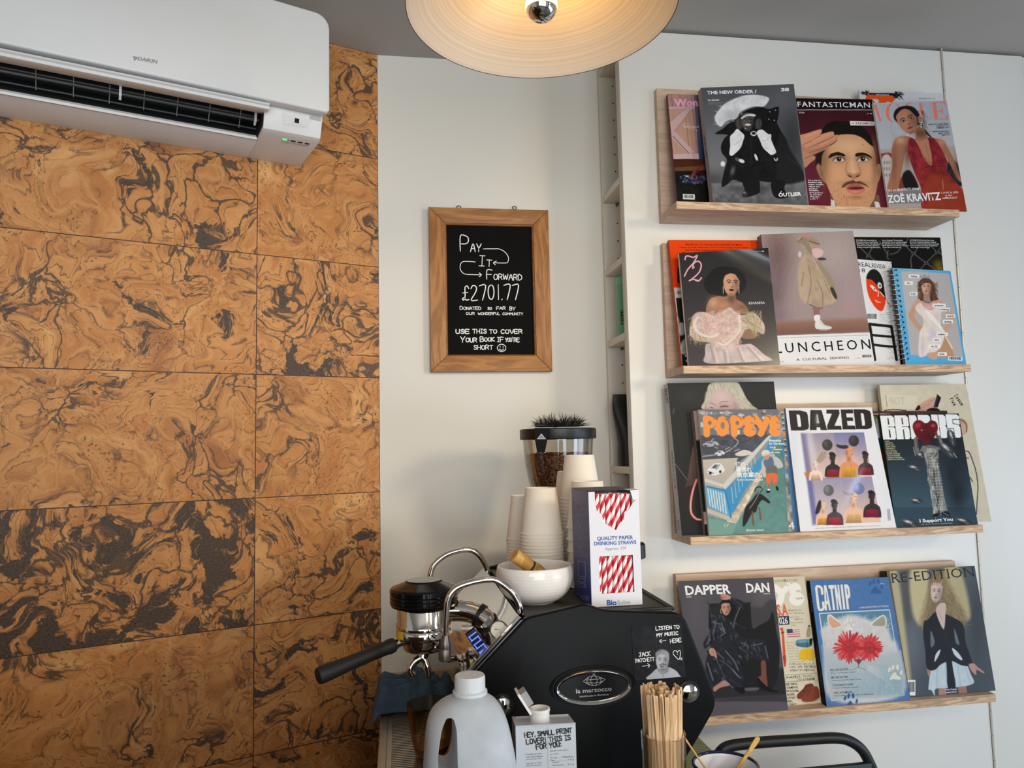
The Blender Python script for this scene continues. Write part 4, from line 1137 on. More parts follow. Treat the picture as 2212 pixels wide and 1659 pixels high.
# ------------------------------------------------------------------ grinder, beans, brush
def grinder():
    gx, gy = .3765, 1.745
    root = empty('coffee_grinder', (gx, gy, CT), 'black coffee grinder with a clear bean hopper behind the cup stacks', 'grinder')
    MB().box((gx-.075, gy-.08, CT+.0005), (gx+.075, gy+.12, 1.30), .012).build('body', BLACK, root)
    MB().lathe([(.05, 1.30), (.05, 1.325), (.042, 1.33)], (gx, gy, 0), 40).build('hopper_collar', BLACKP, root)
    hp = [(.040, 1.331), (.044, 1.345), (.062, 1.40), (.073, 1.44), (.0805, 1.48), (.0845, 1.537)]
    MB().lathe(hp+[(r-.0022, z) for r, z in hp[::-1]], (gx, gy, 0), 56, cap=False).build('hopper', glass('hopper_glass', (249, 248, 246)), root, angle=70)
    MB().lathe([(.0835, 1.5372), (.0905, 1.5375), (.0915, 1.540), (.0915, 1.560), (.089, 1.5625), (.0001, 1.563)], (gx, gy, 0), 56, cap=False).build('hopper_lid', BLACKP, root, angle=40)
    s = 3.456; yf = gy-.093
    def f(px, py, d=0.0):
        p = onY(1000+px/s, 860+py/s, yf-d); return p
    q = [(540, 222), (645, 222), (632, 300), (612, 405), (556, 405), (538, 300)]
    fr = [f(*p) for p in q]; bk = [Vector(p)+Vector((0, .004, 0)) for p in fr]
    n = len(q)
    MB().add(list(fr)+list(bk), [list(range(n)), list(range(2*n-1, n-1, -1))]+[[i, (i+1) % n, n+(i+1) % n, n+i] for i in range(n)]).build('lid_tongue', P('tongue_black', (14, 14, 15), .7, spec=.15), root, smooth=False)
    mb = MB(); fe = lambda x, y: f(x, -y, .0005)
    mb.add([fe(551, -306), fe(621, -306), fe(586, -264)], [[0, 1, 2]]); mb.build('emblem', P('emblem_grey', (176, 178, 180), .4), root, smooth=False)
    mb = MB(); fe2 = lambda x, y: f(x, -y, .0009)
    ribbon(mb, [(560, -298), (612, -298)], 5, fe2)
    for k in range(5): ribbon(mb, [(574+k*6, -292), (578+k*4, -281)], 3, fe2)
    mb.build('emblem_print', DARK, root, smooth=False)
    kx, ky, kz = onY(1378, 1188, gy-.05)
    MB().tube([(gx+.07, ky, kz), (kx, ky, kz)], .009, 12).tube([(kx, ky, kz-.020), (kx, ky, kz-.017), (kx, ky, kz+.013), (kx, ky, kz+.018)], [.013, .0175, .0175, .013], 20).build('adjustment_knob', BLACKP, root)
    # beans
    rnd = random.Random(9)
    BE = P('roasted_bean', (98, 62, 40), .38, var=.35, scale=60)
    bm = bmesh.new(); bmesh.ops.create_icosphere(bm, subdivisions=2, radius=1.0)
    bv = []
    for v in bm.verts:
        x, y, z = v.co
        if z > 0: z = z*.9-(.34*math.exp(-(y/.16)**2) if z > .2 else 0)
        else: z *= .55
        bv.append((x*.0062, y*.0044, z*.0030))
    bf = [[v.index for v in f.verts] for f in bm.faces]; bm.free()
    mb = MB()
    def bean(p, nrm):
        qn = Vector(nrm).to_track_quat('Z', 'Y').to_matrix().to_4x4() @ Matrix.Rotation(rnd.uniform(0, 6.28), 4, 'Z') @ Matrix.Rotation(rnd.gauss(0, .5)+(math.pi if rnd.random() < .45 else 0), 4, 'X')
        M = Matrix.Translation(p) @ qn
        mb.add([M @ Vector(v) for v in bv], bf)
    def rad(z):
        for (r0, z0), (r1, z1) in zip(hp, hp[1:]):
            if z0 <= z <= z1: return r0+(r1-r0)*(z-z0)/(z1-z0)
        return hp[0][0]
    zt = 1.502
    z = 1.385
    while z < zt:
        r = rad(z)-.0085; nn = int(2*math.pi*r/.0088)
        for k in range(nn):
            a = 2*math.pi*(k+rnd.random()*.6)/nn
            if math.sin(a) > .35: continue
            e = Vector((math.cos(a), math.sin(a), -.1))
            bean((gx+r*e.x, gy+r*e.y, z+rnd.uniform(-.002, .002)), e)
        z += .0062
    for k in range(150):
        a = rnd.uniform(0, 6.28); r = .068*math.sqrt(rnd.random())
        bean((gx+r*math.cos(a), gy+r*math.sin(a), zt+rnd.uniform(-.002, .002)), (rnd.gauss(0, .3), rnd.gauss(0, .3), 1))
    mb.lathe([(.0001, 1.36), (.045, 1.38), (.060, 1.44), (.066, zt-.003), (.0001, zt-.002)], (gx, gy, 0), 32)
    o = mb.build('coffee_beans', BE, loc=(gx, gy, 1.37), angle=80)
    tag(o, 'dark roasted coffee beans heaped inside the clear grinder hopper', 'coffee beans', kind='stuff')
    # brush lying on the lid
    br = empty('brush', (gx-.02, gy-.02, 1.5635), 'small black bristle brush lying on the lid of the bean hopper', 'brush')
    a = Vector((gx-.064, gy-.055, 1.570)); b = Vector((gx-.022, gy-.03, 1.570))
    MB().tube([a, a+(b-a)*.1, b, b+Vector((.012, 0, 0))], [.003, .0045, .0045, .0055], 12).build('handle', BLACKP, br)
    bl = MB()
    for k in range(620):
        t = rnd.random()
        x = gx-.045+.088*t; p = Vector((x, gy-.03+rnd.uniform(-.016, .02), 1.566))
        an = (t-.5)*2.0+rnd.gauss(0, .38)
        d = Vector((math.sin(an), rnd.gauss(0, .35), max(.12, math.cos(an)*(.75 if .35 < t < .6 else 1)))).normalized()
        l = rnd.uniform(.018, .038)*(1.0 if not .38 < t < .55 else .7)
        dr = Vector((0, 0, -.006*rnd.random()))
        bl.tube([p, p+d*l*.6, p+d*l+dr], [.00055, .00045, .00018], 3, cap=False)
    bl.build('bristles', RUBBER, br)['kind'] = 'stuff'
grinder()

# ------------------------------------------------------------------ jug of milk
def milk_jug():
    c = Vector((.078, .90, LG))
    root = empty('milk_jug', c, 'translucent plastic milk jug with a white cap in front of the drip tray', 'jug')
    # (z, centre offset x, half width, half depth, squareness)
    sec = [(0.001, 0, .046, .046, 4), (.006, 0, .0520, .048, 4), (.10, 0, .0545, .050, 4), (.150, 0.0, .0535, .049, 3.6), (.180, -.001, .0505, .046, 3.2), (.200, -.002, .0470, .042, 2.8), (.214, -.0025, .0415, .036, 2.5), (.2235, -.001, .0330, .029, 2.3), (.229, .001, .0235, .0225, 2.1), (.232, .002, .0185, .0185, 2), (.236, .002, .0178, .0178, 2), (.240, .002, .0175, .0175, 2)]
    ss = catmull(sec, 4)
    n = 64
    vs = []; fs = []
    for (z, ox, a, b, q) in ss:
        for i in range(n):
            t = 2*math.pi*i/n; ct, st = math.cos(t), math.sin(t)
            vs.append((c.x+ox+a*math.copysign(abs(ct)**(2/q), ct), c.y+b*math.copysign(abs(st)**(2/q), st), c.z+z))
    m = len(ss)
    for j in range(m-1):
        for i in range(n):
            fs.append([j*n+i, j*n+(i+1) % n, (j+1)*n+(i+1) % n, (j+1)*n+i])
    fs.append(list(range(n))[::-1]); fs.append([(m-1)*n+i for i in range(n)])
    JUG = P('milky_plastic', (207, 213, 219), .38, var=.10, scale=30, sss=.2)
    jm, nt, b = JUG, JUG.node_tree, JUG.node_tree.nodes['Principled BSDF']
    b.inputs['Transmission Weight'].default_value = .28; b.inputs['IOR'].default_value = 1.06
    o = MB().add(vs, fs).build('bottle', JUG, root, angle=60)
    # finger hole behind the handle, cut through the left side
    hole = rounded([(-.0385, .150), (-.0240, .143), (-.0170, .158), (-.0170, .206), (-.0200, .2165), (-.0275, .2165), (-.0335, .206), (-.0385, .180)], .007)
    cut = MB().prism(hole, lambda p, q, t: (c.x+p, t, c.z+q), c.y-.07, c.y+.07, bev=0).build('cutter', JUG)
    md = o.modifiers.new('hole', 'BOOLEAN'); md.object = cut; md.operation = 'DIFFERENCE'; md.solver = 'EXACT'
    dg = bpy.context.evaluated_depsgraph_get()
    me = bpy.data.meshes.new_from_object(o.evaluated_get(dg))
    o.modifiers.clear(); o.data = me
    bpy.data.objects.remove(cut)
    bm = bmesh.new(); bm.from_mesh(me)
    bm.to_mesh(me); bm.free()
    bv = o.modifiers.new('soft', 'BEVEL'); bv.width = .004; bv.segments = 3; bv.limit_method = 'ANGLE'; bv.angle_limit = R(50)
    # cap with a grip
    CAPM = P('cap_plastic', (206, 209, 211), .45, sss=.2)
    cp = MB(); cpx = c.x+.002
    prof = []
    nn = 72; vs = []; fs = []
    lay = [(.0172, .232), (.0179, .233), (.0179, .251), (.0170, .2535), (.0001, .254)]
    for j, (r, z) in enumerate(lay):
        for i in range(nn):
            a = 2*math.pi*i/nn
            rr = r+(.0003 if (i % 2 == 0 and 0 < j < 3) else 0)
            vs.append((cpx+rr*math.cos(a), c.y+rr*math.sin(a), c.z+z))
    for j in range(len(lay)-1):
        for i in range(nn): fs.append([j*nn+i, j*nn+(i+1) % nn, (j+1)*nn+(i+1) % nn, (j+1)*nn+i])
    cp.add(vs, fs).build('cap', CAPM, root, angle=25)
    MB().lathe([(.0182, .2235), (.0205, .2245), (.0205, .2275), (.0182, .229)], (cpx, c.y, c.z+.008), 48, cap=False).build('neck_ring', CAPM, root)
milk_jug()

# ------------------------------------------------------------------ oat drink carton
def carton():
    wd, dp, h0, h1 = .0705, .056, .1965, .1885
    ctr = onY(1184, 1640, .88)
    root = empty('drink_carton', (ctr[0], .88+dp/2, LG), 'silver grey drink carton with an open flip cap beside the milk jug', 'carton', rz=R(-4))
    M = WORLD(root)
    SV = P('carton_silver', (190, 196, 202), .32, .25, var=.03); SD = P('carton_side', (128, 126, 124), .4, .2)
    T = lambda x, y, z: M @ Vector((x, y, z))
    a, b = wd/2, dp/2
    v = [T(-a, -b, .0003), T(a, -b, .0003), T(a, b, .0003), T(-a, b, .0003), T(-a, -b, h0), T(a, -b, h0), T(a, b, h1), T(-a, b, h1)]
    mb = MB(); mb.mat(0).add(v, [[0, 1, 5, 4], [4, 5, 6, 7], [1, 2, 6, 5], [2, 3, 7, 6], [0, 3, 2, 1]]); mb.mat(1).add([v[0], v[3], v[7], v[4]], [[0, 1, 2, 3]])
    mb.build('box', [SV, SD], root, smooth=False)
    MB().tube([T(-a, -b, h0), T(a, -b, h0)], .0012, 6).build('front_fold', SV, root); MB().tube([T(-a+.004, b-.01, h1+.001), T(a-.002, b-.01, h1+.001)], .002, 6).build('top_fold', SV, root)
    # cap: spout and hinged lid standing open
    sp = T(-.004, -.004, .1935)
    nk = MB().lathe([(.0118, -.004), (.0118, .011), (.0125, .012), (.0125, .0145), (.0112, .0150), (.0100, .0148), (.0100, .004)], sp, 32, cap=False).build('spout', WPL, root)
    lid = []
    o = Vector(sp)+Vector((-.0125, 0, .012)); ux = Vector((-.52, -.1, .85)).normalized(); uy = Vector((0, 1, 0)); uz = ux.cross(uy)
    L = lambda x, y, z: o+ux*x+uy*y+uz*z
    def bx(mb, x0, x1, y0, y1, z0, z1):
        p = [L(x0, y0, z0), L(x1, y0, z0), L(x1, y1, z0), L(x0, y1, z0), L(x0, y0, z1), L(x1, y0, z1), L(x1, y1, z1), L(x0, y1, z1)]
        mb.add(p, [[3, 2, 1, 0], [4, 5, 6, 7], [0, 1, 5, 4], [1, 2, 6, 5], [2, 3, 7, 6], [3, 0, 4, 7]])
    mb = MB(); bx(mb, 0, .029, -.013, .013, -.0015, .0015); mb.build('lid', WPL, nk, smooth=False)
    mb = MB(); bx(mb, .008, .026, -.009, .009, .0018, .008) if False else None
    mb = MB()
    bx(mb, .008, .010, -.009, .009, -.0095, -.0016); bx(mb, .024, .026, -.009, .009, -.0095, -.0016); bx(mb, .010, .024, -.009, -.0075, -.0095, -.0016); bx(mb, .010, .024, .0075, .009, -.0095, -.0016)
    mb.build('lid_plug', P('plug_grey', (150, 150, 150), .4), nk, smooth=False)
    # printing on the front
    s = 4.096
    nrm = (M.to_3x3() @ Vector((0, -1, 0))); P0 = T(0, -b-.0004, 0)
    def f(x, y):
        r = Vector(ray(1040+x/s, 1280-y/s)); t = ((P0-Vector(EYE)).dot(nrm))/r.dot(nrm); return Vector(EYE)+r*t
    INK = P('black_ink', (22, 22, 24), .5)
    mb = MB()
    def wr(t, a_, b_, h, w_):
        pl, Ln = stroke_text(t, h, .22)
        a_ = np.array([a_[0], -a_[1]]); b_ = np.array([b_[0], -b_[1]]); d = (b_-a_)/Ln; n = np.array([-d[1], d[0]])/np.hypot(*d)
        for p in pl: ribbon(mb, [a_+d*u+n*v_ for u, v_ in p], w_, f)
    wr('HEY, SMALL PRINT', (384, 1283), (800, 1238), 40, 10)
    wr('LOVER! THIS IS', (400, 1342), (788, 1302), 42, 10)
    wr('FOR YOU:', (488, 1388), (705, 1362), 42, 10)
    mb.build('print_headline', INK, root, smooth=False)
    mb = MB()
    for t, x0, x1, y in (('Foremilk cat drink', 392, 535, 1440), ('with added vitamins', 393, 545, 1462), ('and minerals. 90%', 394, 530, 1482), ('Ingredients: water,', 396, 540, 1520), ('oats 10%, rapeseed', 397, 530, 1540),
                         ('Nutrition information', 608, 770, 1408), ('per 100ml', 610, 680, 1440), ('Energy........197kJ/47kcal', 612, 812, 1468), ('Fat..................1.5 g', 614, 818, 1492), ('of which', 625, 690, 1512), ('saturates......0.2 g', 625, 818, 1534)):
        put_text(mb, t, (x0, -y), (x1, -y+10), 13, f, res=1)
    ribbon(mb, [(583, -1190), (590, -1552)], 2, f)
    mb.build('print_small', P('grey_ink', (70, 72, 76), .5), root, smooth=False)
carton()

# ------------------------------------------------------------------ glass of wooden stirrers
def stirrers():
    c = Vector((.3330, .95, LG+.0003))
    gl = glass('jar_glass', (252, 251, 250))
    pr = [(.0001, .0), (.024, 0), (.026, .003), (.0285, .148), (.0290, .1495), (.0280, .1495), (.0268, .147), (.0245, .008), (.0001, .006)]
    o = MB().lathe(pr, c, 56, cap=False).build('glass_jar', gl, loc=c, angle=60)
    tag(o, 'clear glass jar packed with wooden stirrers in front of the machine', 'jar')
    WDM = wood('birch_stick', (196, 156, 112), (230, 198, 156), 'Z', 3.0, .6)
    hw, th, L = .0026, .0007, 1.0
    def stick(L):
        out = [(-hw, hw), (-hw, L-hw)]+[(-hw*math.cos(R(a)), L-hw+hw*math.sin(R(a))) for a in range(20, 180, 20)]+[(hw, L-hw), (hw, hw)]+[(hw*math.cos(R(a)), hw-hw*math.sin(R(a))) for a in range(20, 180, 20)]
        return MB().prism(out, lambda x, z, t: (x, t, z), -th, th, bev=.0002, seg=1).build('wooden_stirrer', WDM, loc=(0, 0, 0), angle=30)
    rnd = random.Random(4)
    for proto, n, lo, spread in ((stick(.2), 84, .0075, 1.0), (stick(.145), 16, .0075, 1.05)):
        first = True
        short = n < 20
        for k in range(n):
            s = proto if first else proto.copy()
            if not first: COL.objects.link(s)
            first = False
            a = rnd.uniform(0, 6.283); r = .0205*math.sqrt(rnd.random())
            if short: a = rnd.uniform(math.pi*1.05, math.pi*1.95); r = .0222
            b0 = Vector((c.x+r*.92*math.cos(a), c.y+r*.92*math.sin(a), c.z+lo))
            k2 = 1.08+rnd.uniform(0, .22) if not short else 1.05
            rt = min(r*k2+.001, .0236) if not short else r*1.04
            top = Vector((c.x+rt*math.cos(a+rnd.gauss(0, .12)), c.y+rt*math.sin(a), c.z+lo+.145))
            d = (top-b0).normalized()
            q = d.to_track_quat('Z', 'Y').to_matrix().to_4x4() @ Matrix.Rotation(rnd.uniform(-.7, .7) if not short else rnd.uniform(-.4, .4), 4, 'Z')
            s.matrix_world = Matrix.Translation(b0-Vector((0, 0, rnd.uniform(0, .006)*0))) @ q
            s.scale = (1, 1, 1-rnd.random()*.035)
            tag(s, 'short flat wooden stirrer low inside the clear glass jar' if short else 'flat wooden stirrer standing tall in the clear glass jar', 'stirrer', 'short wooden stirrers in the jar' if short else 'tall wooden stirrers in the jar')
stirrers()

# ------------------------------------------------------------------ enamel mug with spoon and skewer, brown cup
def mug():
    c = Vector((.4155, .95, LG-.012+.0005))
    NV = P('navy_enamel', (24, 26, 62), .15); WE = P('white_enamel', (226, 228, 236), .15)
    root = empty('enamel_mug', c, 'white enamel mug with a navy rim at the bottom edge beside the stirrer jar', 'mug')
    MB().lathe([(.0001, .0003), (.034, .0003), (.0375, .004), (.0405, .112), (.0412, .1145)], c, 48, cap=False).build('outside', NV, root)
    MB().lathe([(.0398, .1145), (.0385, .111), (.0360, .008), (.0001, .005)], c, 48, cap=False).build('inside', WE, root)
    MB().tube([(c.x+.0408*math.cos(i/48*6.2832), c.y+.0408*math.sin(i/48*6.2832), c.z+.1148) for i in range(48)], .0021, 8, closed=True).build('rim', NV, root)
    MB().tube(catmull([c+Vector((.040, 0, .095)), c+Vector((.062, -.004, .09)), c+Vector((.066, -.004, .06)), c+Vector((.058, -.003, .03)), c+Vector((.038, 0, .025))], 6), .0045, 10).build('handle', NV, root)
    # bamboo fork-like stick: flat end outside the rim
    t = Vector(onY(1639, 1592, .955)); b = Vector(onY(1586, 1672, .955))
    d = (b-t).normalized()
    BAM = bpy.data.materials['bamboo']
    sd = d.cross(Vector((0, 1, 0))).normalized()
    ws = [(0, .002), (.003, .0034), (.012, .0033), (.02, .0024), (.06, .0022), (.075, .0022)]
    mb = MB(); vs = []; fs = []
    for t_, w_ in ws:
        p = t+d*t_
        vs += [p-sd*w_+Vector((0, -.0008, 0)), p+sd*w_+Vector((0, -.0008, 0)), p+sd*w_+Vector((0, .0008, 0)), p-sd*w_+Vector((0, .0008, 0))]
    for j in range(len(ws)-1):
        for i in range(4): fs.append([j*4+i, j*4+(i+1) % 4, (j+1)*4+(i+1) % 4, (j+1)*4+i])
    fs += [[3, 2, 1, 0], [len(vs)-4, len(vs)-3, len(vs)-2, len(vs)-1]]
    o = mb.add(vs, fs).build('wooden_spoon', BAM, loc=t+d*.07); tag(o, 'small flat wooden spoon resting in the enamel mug, leaning right', 'spoon')
    a = Vector(onY(1453, 1556, .955)); e = Vector(onY(1529, 1668, .955))
    o = MB().tube([a, a+(e-a)*.99, e], [.0013, .0013, .0008], 8).build('bamboo_skewer', BAM, loc=e); tag(o, 'thin bamboo skewer leaning left across the enamel mug rim', 'skewer')
    # brown cup with a domed lid between carton and jar
    c2 = Vector(onY(1287, 1660, .93)); c2.z = LG
    root = empty('brown_cup', c2, 'dark brown cup just showing its lid between the carton and the stirrer jar', 'cup')
    MB().lathe([(.0001, .0003), (.027, .0003), (.034, .095)], c2, 40, cap=False).build('cup', P('brown_cup', (70, 46, 36), .5), root)
    MB().lathe([(.036, .095), (.0365, .100), (.033, .106), (.028, .109), (.0001, .110)], c2, 40, cap=False).build('lid', P('brown_lid', (58, 38, 32), .4), root)
mug()

# ------------------------------------------------------------------ metal chair
def chair():
    IR = P('chair_black', (26, 28, 28), .42, .2, var=.15); GRN = P('chair_green_black', (24, 34, 32), .45, .1, var=.3, scale=14)
    yy = 1.5
    root = empty('chair', (.80, 1.4, 0), 'black metal tube chair standing before the white cupboard', 'chair')
    pts = [onY(x, y, yy) for x, y in ((1546, 1650), (1554, 1628), (1576, 1612), (1640, 1604), (1730, 1598), (1800, 1594), (1834, 1600), (1862, 1620), (1880, 1652), (1888, 1676))]
    l, r = Vector(pts[0]), Vector(pts[-1])
    path = [Vector((l.x, yy-.06, .02)), Vector((l.x, yy-.05, .44)), Vector((l.x, yy-.01, .78))]+[Vector(p) for p in pts]+[Vector((r.x+.004, yy-.01, .76)), Vector((r.x+.004, yy-.05, .44)), Vector((r.x+.004, yy-.06, .02))]
    MB().tube(catmull(path, 6), .0112, 16).build('back_frame', IR, root, angle=80)
    xl, xr = l.x+.014, r.x-.012
    MB().box((xl, yy-.016, .66), (xr, yy-.002, .845), .004).build('backrest', GRN, root)
    MB().box((xl-.01, yy-.46, .43), (xr+.01, yy-.05, .455), .008).build('seat', IR, root)
    for x in (xl, xr):
        MB().tube([(x, yy-.44, .43), (x, yy-.46, .001)], .0115, 12).build('leg', IR, root)
    MB().tube([(xl, yy-.45, .2), (xr, yy-.45, .2)], .008, 10).build('stretcher', IR, root)
chair()

# ------------------------------------------------------------------ things on the open shelves
def shelf_things():
    GRN = P('tin_green', (92, 160, 122), .35); BK = P('tin_black', (18, 18, 20), .4)
    c = Vector((.630, 1.915, 1.8115))
    root = empty('tea_tin', c, 'green tea tin with a black arch on the open end shelf', 'tin')
    MB().lathe([(.0001, 0), (.042, 0), (.0425, .002), (.0425, .138)], c, 48, cap=False).build('canister', GRN, root)
    MB().lathe([(.0428, .1385), (.0430, .1395), (.0430, .160), (.0405, .163), (.0001, .1635)], c, 48, cap=False).build('lid', P('tin_lid', (100, 176, 132), .35), root)
    def cyl(a, z, d=.0003):
        return (c.x+(.0425+d)*math.cos(a), c.y+(.0425+d)*math.sin(a), c.z+z)
    a0 = R(222)
    mb = MB()
    put_text(mb, 'NEMI', (.030, 0), (.068, 0), .010, lambda x, y: cyl(a0-.12-y/.0425, x), bold=.03)
    put_text(mb, 'Tea bags', (0, .016), (.014, .016), .003, lambda x, y: cyl(a0+.0+x/.0425, y), res=2)
    mb.add([cyl(a0+.20+t*.14, zz, .0004) for zz in (.03, .04) for t in range(7)]+[cyl(a0+.20+t*.14, .04+.065*math.sqrt(max(0.05, 1-((t-3)/3.2)**2)), .0004) for t in range(7)], [[j*7+i, j*7+i+1, (j+1)*7+i+1, (j+1)*7+i] for j in range(2) for i in range(6)])
    mb.build('label_print', BK, root, smooth=False)
    mb = MB()
    for k, rr in enumerate((.8, .62)):
        ribbon(mb, [(a0+.62+.40*rr*math.cos(R(180-q)), .045+.058*rr*math.sin(R(q))) for q in range(0, 181, 12)], .004, lambda x, y: cyl(x, y, .0007))
    mb.build('label_lines', GRN, root, smooth=False)
    # black coffee pouch
    c = Vector((.6185, 1.925, 1.4645))
    sec = [(0, .038, .030), (.012, .040, .031), (.06, .041, .028), (.10, .043, .024), (.14, .047, .014), (.165, .0475, .007), (.178, .0475, .0018), (.192, .0475, .0014)]
    n = 32; vs = []; fs = []
    for z, a, b in sec:
        for i in range(n):
            t = 2*math.pi*i/n; vs.append((c.x+a*math.copysign(abs(math.cos(t))**.6, math.cos(t))+.004*math.sin(z*30), c.y+b*math.copysign(abs(math.sin(t))**.6, math.sin(t)), c.z+z))
    for j in range(len(sec)-1):
        for i in range(n): fs.append([j*n+i, j*n+(i+1) % n, (j+1)*n+(i+1) % n, (j+1)*n+i])
    fs += [list(range(n))[::-1], [(len(sec)-1)*n+i for i in range(n)]]
    o = MB().add(vs, fs).build('coffee_pouch', P('pouch_black', (12, 12, 13), .5), loc=c, angle=60)
    tag(o, 'tall black coffee pouch on the open end shelf', 'pouch')
    root = empty('dark_box', (.64, 1.862, 1.4645), 'small dark box standing before the black coffee pouch', 'box')
    MB().box((.606, 1.848, 1.4648), (.68, 1.886, 1.585), .001).build('carton', P('box_charcoal', (34, 33, 32), .5), root)
    mb = MB()
    for k in range(9):
        put_text(mb, 'coffee beans', (.622, 1.478+k*.006), (.66, 1.478+k*.006), .0026, lambda x, y: (x, 1.8476, y), res=1)
    mb.build('small_print', P('box_print', (110, 104, 96), .5), root, smooth=False)
shelf_things()
# ------------------------------------------------------------------ printed sheets: picture painted as the sheet's own colours
PRINT = printed('printed_cover')
GLOSS = printed('printed_gloss_cover', .36, .1)
SHINY = printed('printed_shiny_cover', .22, .4, .5)
PGAIN = .88
_NR = np.random.RandomState(7)

class Art:
    def __init__(s, lens, quad, yb=1.69, lean=6.0, res=1.0, yaw=0.0):
        s.x0, s.y0, s.s = lens
        s.q = np.array(quad, float)                       # TL TR BR BL
        px = np.array([[s.x0+a/s.s, s.y0+b/s.s] for a, b in s.q])
        s.T = []
        l = R(lean); yw = R(yaw)
        n = np.array([0, math.cos(l), -math.sin(l)])
        n = np.array([n[0]*math.cos(yw)-n[1]*math.sin(yw), n[0]*math.sin(yw)+n[1]*math.cos(yw), n[2]])
        s.n = n; s.curl = None
        s.P0 = onY(px[3][0], px[3][1], yb)
        # the sheet stands on its ledge: run both lower corners down to the ledge top
        K = s.to3(s.q[:, 0], s.q[:, 1], 0.0, True)
        tops = [z+LT_+.0003 for z in LZ]
        zt = min(tops, key=lambda z: abs(z-K[3][2]))
        if abs(zt-K[3][2]) < .03:
            q = s.q.copy()
            for a, b in ((3, 0), (2, 1)):
                k = (K[b][2]-zt)/(K[b][2]-K[a][2])
                p = K[b]+(K[a]-K[b])*k
                c = p-EYE; w_ = c@CF
                q[a] = ((1106+FOC*(c@CR)/w_-s.x0)*s.s, (829.5-FOC*(c@CU)/w_-s.y0)*s.s)
            s.q = q
        px = np.array([[s.x0+a/s.s, s.y0+b/s.s] for a, b in s.q])
        w = max(np.hypot(*(px[1]-px[0])), np.hypot(*(px[2]-px[3])))*res
        h = max(np.hypot(*(px[3]-px[0])), np.hypot(*(px[2]-px[1])))*res
        s.nx, s.ny = max(4, int(w)), max(4, int(h))
        # unit square -> crop homography
        A = []; bb = []
        for (u, v), (x, y) in zip(((0, 0), (1, 0), (1, 1), (0, 1)), s.q):
            A += [[u, v, 1, 0, 0, 0, -u*x, -v*x], [0, 0, 0, u, v, 1, -u*y, -v*y]]; bb += [x, y]
        hh = np.append(np.linalg.solve(np.array(A, float), np.array(bb, float)), 1).reshape(3, 3)
        s.H = hh
        U, V = np.meshgrid(np.linspace(0, 1, s.nx), np.linspace(0, 1, s.ny))
        s.U, s.V = U, V
        Q = np.stack([U.ravel(), V.ravel(), np.ones(U.size)])
        Q = hh @ Q
        s.X, s.Y = Q[0]/Q[2], Q[1]/Q[2]
        s.C = np.full((U.size, 3), 255.0)
    def to3(s, x, y, d=0.0, flat=False):
        x = np.asarray(x, float); y = np.asarray(y, float)
        if s.curl is not None and not flat:
            q = np.linalg.inv(s.H) @ np.stack([x.ravel(), y.ravel(), np.ones(x.size)])
            d = d+s.curl(q[0]/q[2], q[1]/q[2])
        px = s.x0+x/s.s; py = s.y0+y/s.s
        r = CR[None]*((px.reshape(-1, 1)-1106)/FOC)+CU[None]*(-(py.reshape(-1, 1)-829.5)/FOC)+CF[None]
        t = ((s.P0-EYE)@s.n-d)/(r@s.n)
        return EYE+r*t[:, None]
    # ---- painting
    def _mix(s, idx, a, col, col2=None, tex=0.0, ty=None):
        col = np.array(col, float)
        c = np.broadcast_to(col, (len(idx), 3))
        if col2 is not None:
            y = s.Y[idx]; t = np.clip((y-ty[0])/(ty[1]-ty[0]), 0, 1)[:, None]
            c = col*(1-t)+np.array(col2, float)*t
        if tex:
            c = c*(1+tex*s.nz(idx)[:, None])
        s.C[idx] = s.C[idx]*(1-a[:, None])+c*a[:, None]
    def nz(s, idx, k=None):
        k = k or 9
        gx, gy = max(3, s.nx//k), max(3, s.ny//k)
        if not hasattr(s, '_g') or s._gk != k:
            g = _NR.rand(gy+2, gx+2)*2-1; s._gk = k
            u = s.U.ravel()*gx; v = s.V.ravel()*gy
            i = np.clip(u.astype(int), 0, gx); j = np.clip(v.astype(int), 0, gy); fu, fv = u-i, v-j
            fu = fu*fu*(3-2*fu); fv = fv*fv*(3-2*fv)
            f = g[j, i]*(1-fu)*(1-fv)+g[j, i+1]*fu*(1-fv)+g[j+1, i]*(1-fu)*fv+g[j+1, i+1]*fu*fv
            s._g = f+0.6*(_NR.rand(len(f))*2-1)
        return s._g[idx]
    def _idx(s, x0, x1, y0, y1):
        return np.nonzero((s.X > x0) & (s.X < x1) & (s.Y > y0) & (s.Y < y1))[0]
    def fill(s, c, c2=None, ty=None, tex=0.0):
        idx = np.arange(len(s.X))
        if c2 is not None and ty is None: ty = (s.Y.min(), s.Y.max())
        s._mix(idx, np.ones(len(idx)), c, c2, tex, ty); return s
    def poly(s, pts, col, f=4.0, sm=True, a=1.0, c2=None, ty=None, tex=0.0):
        P = np.array(catmull(pts, 5, True) if sm and len(pts) > 3 else pts, float)
        m = f
        idx = s._idx(P[:, 0].min()-m, P[:, 0].max()+m, P[:, 1].min()-m, P[:, 1].max()+m)
        if not len(idx): return s
        x, y = s.X[idx], s.Y[idx]
        ins = np.zeros(len(idx), bool); d2 = np.full(len(idx), 1e18)
        for (ax, ay), (bx, by) in zip(P, np.roll(P, -1, 0)):
            if ay != by:
                c = ((ay > y) != (by > y)) & (x < (bx-ax)*(y-ay)/(by-ay)+ax); ins ^= c
            dx, dy = bx-ax, by-ay; L = dx*dx+dy*dy+1e-9
            t = np.clip(((x-ax)*dx+(y-ay)*dy)/L, 0, 1)
            d2 = np.minimum(d2, (x-ax-t*dx)**2+(y-ay-t*dy)**2)
        sd = np.sqrt(d2)*np.where(ins, 1, -1)
        al = np.clip(.5+sd/f, 0, 1)*a
        k = al > 0.004
        if c2 is not None and ty is None: ty = (P[:, 1].min(), P[:, 1].max())
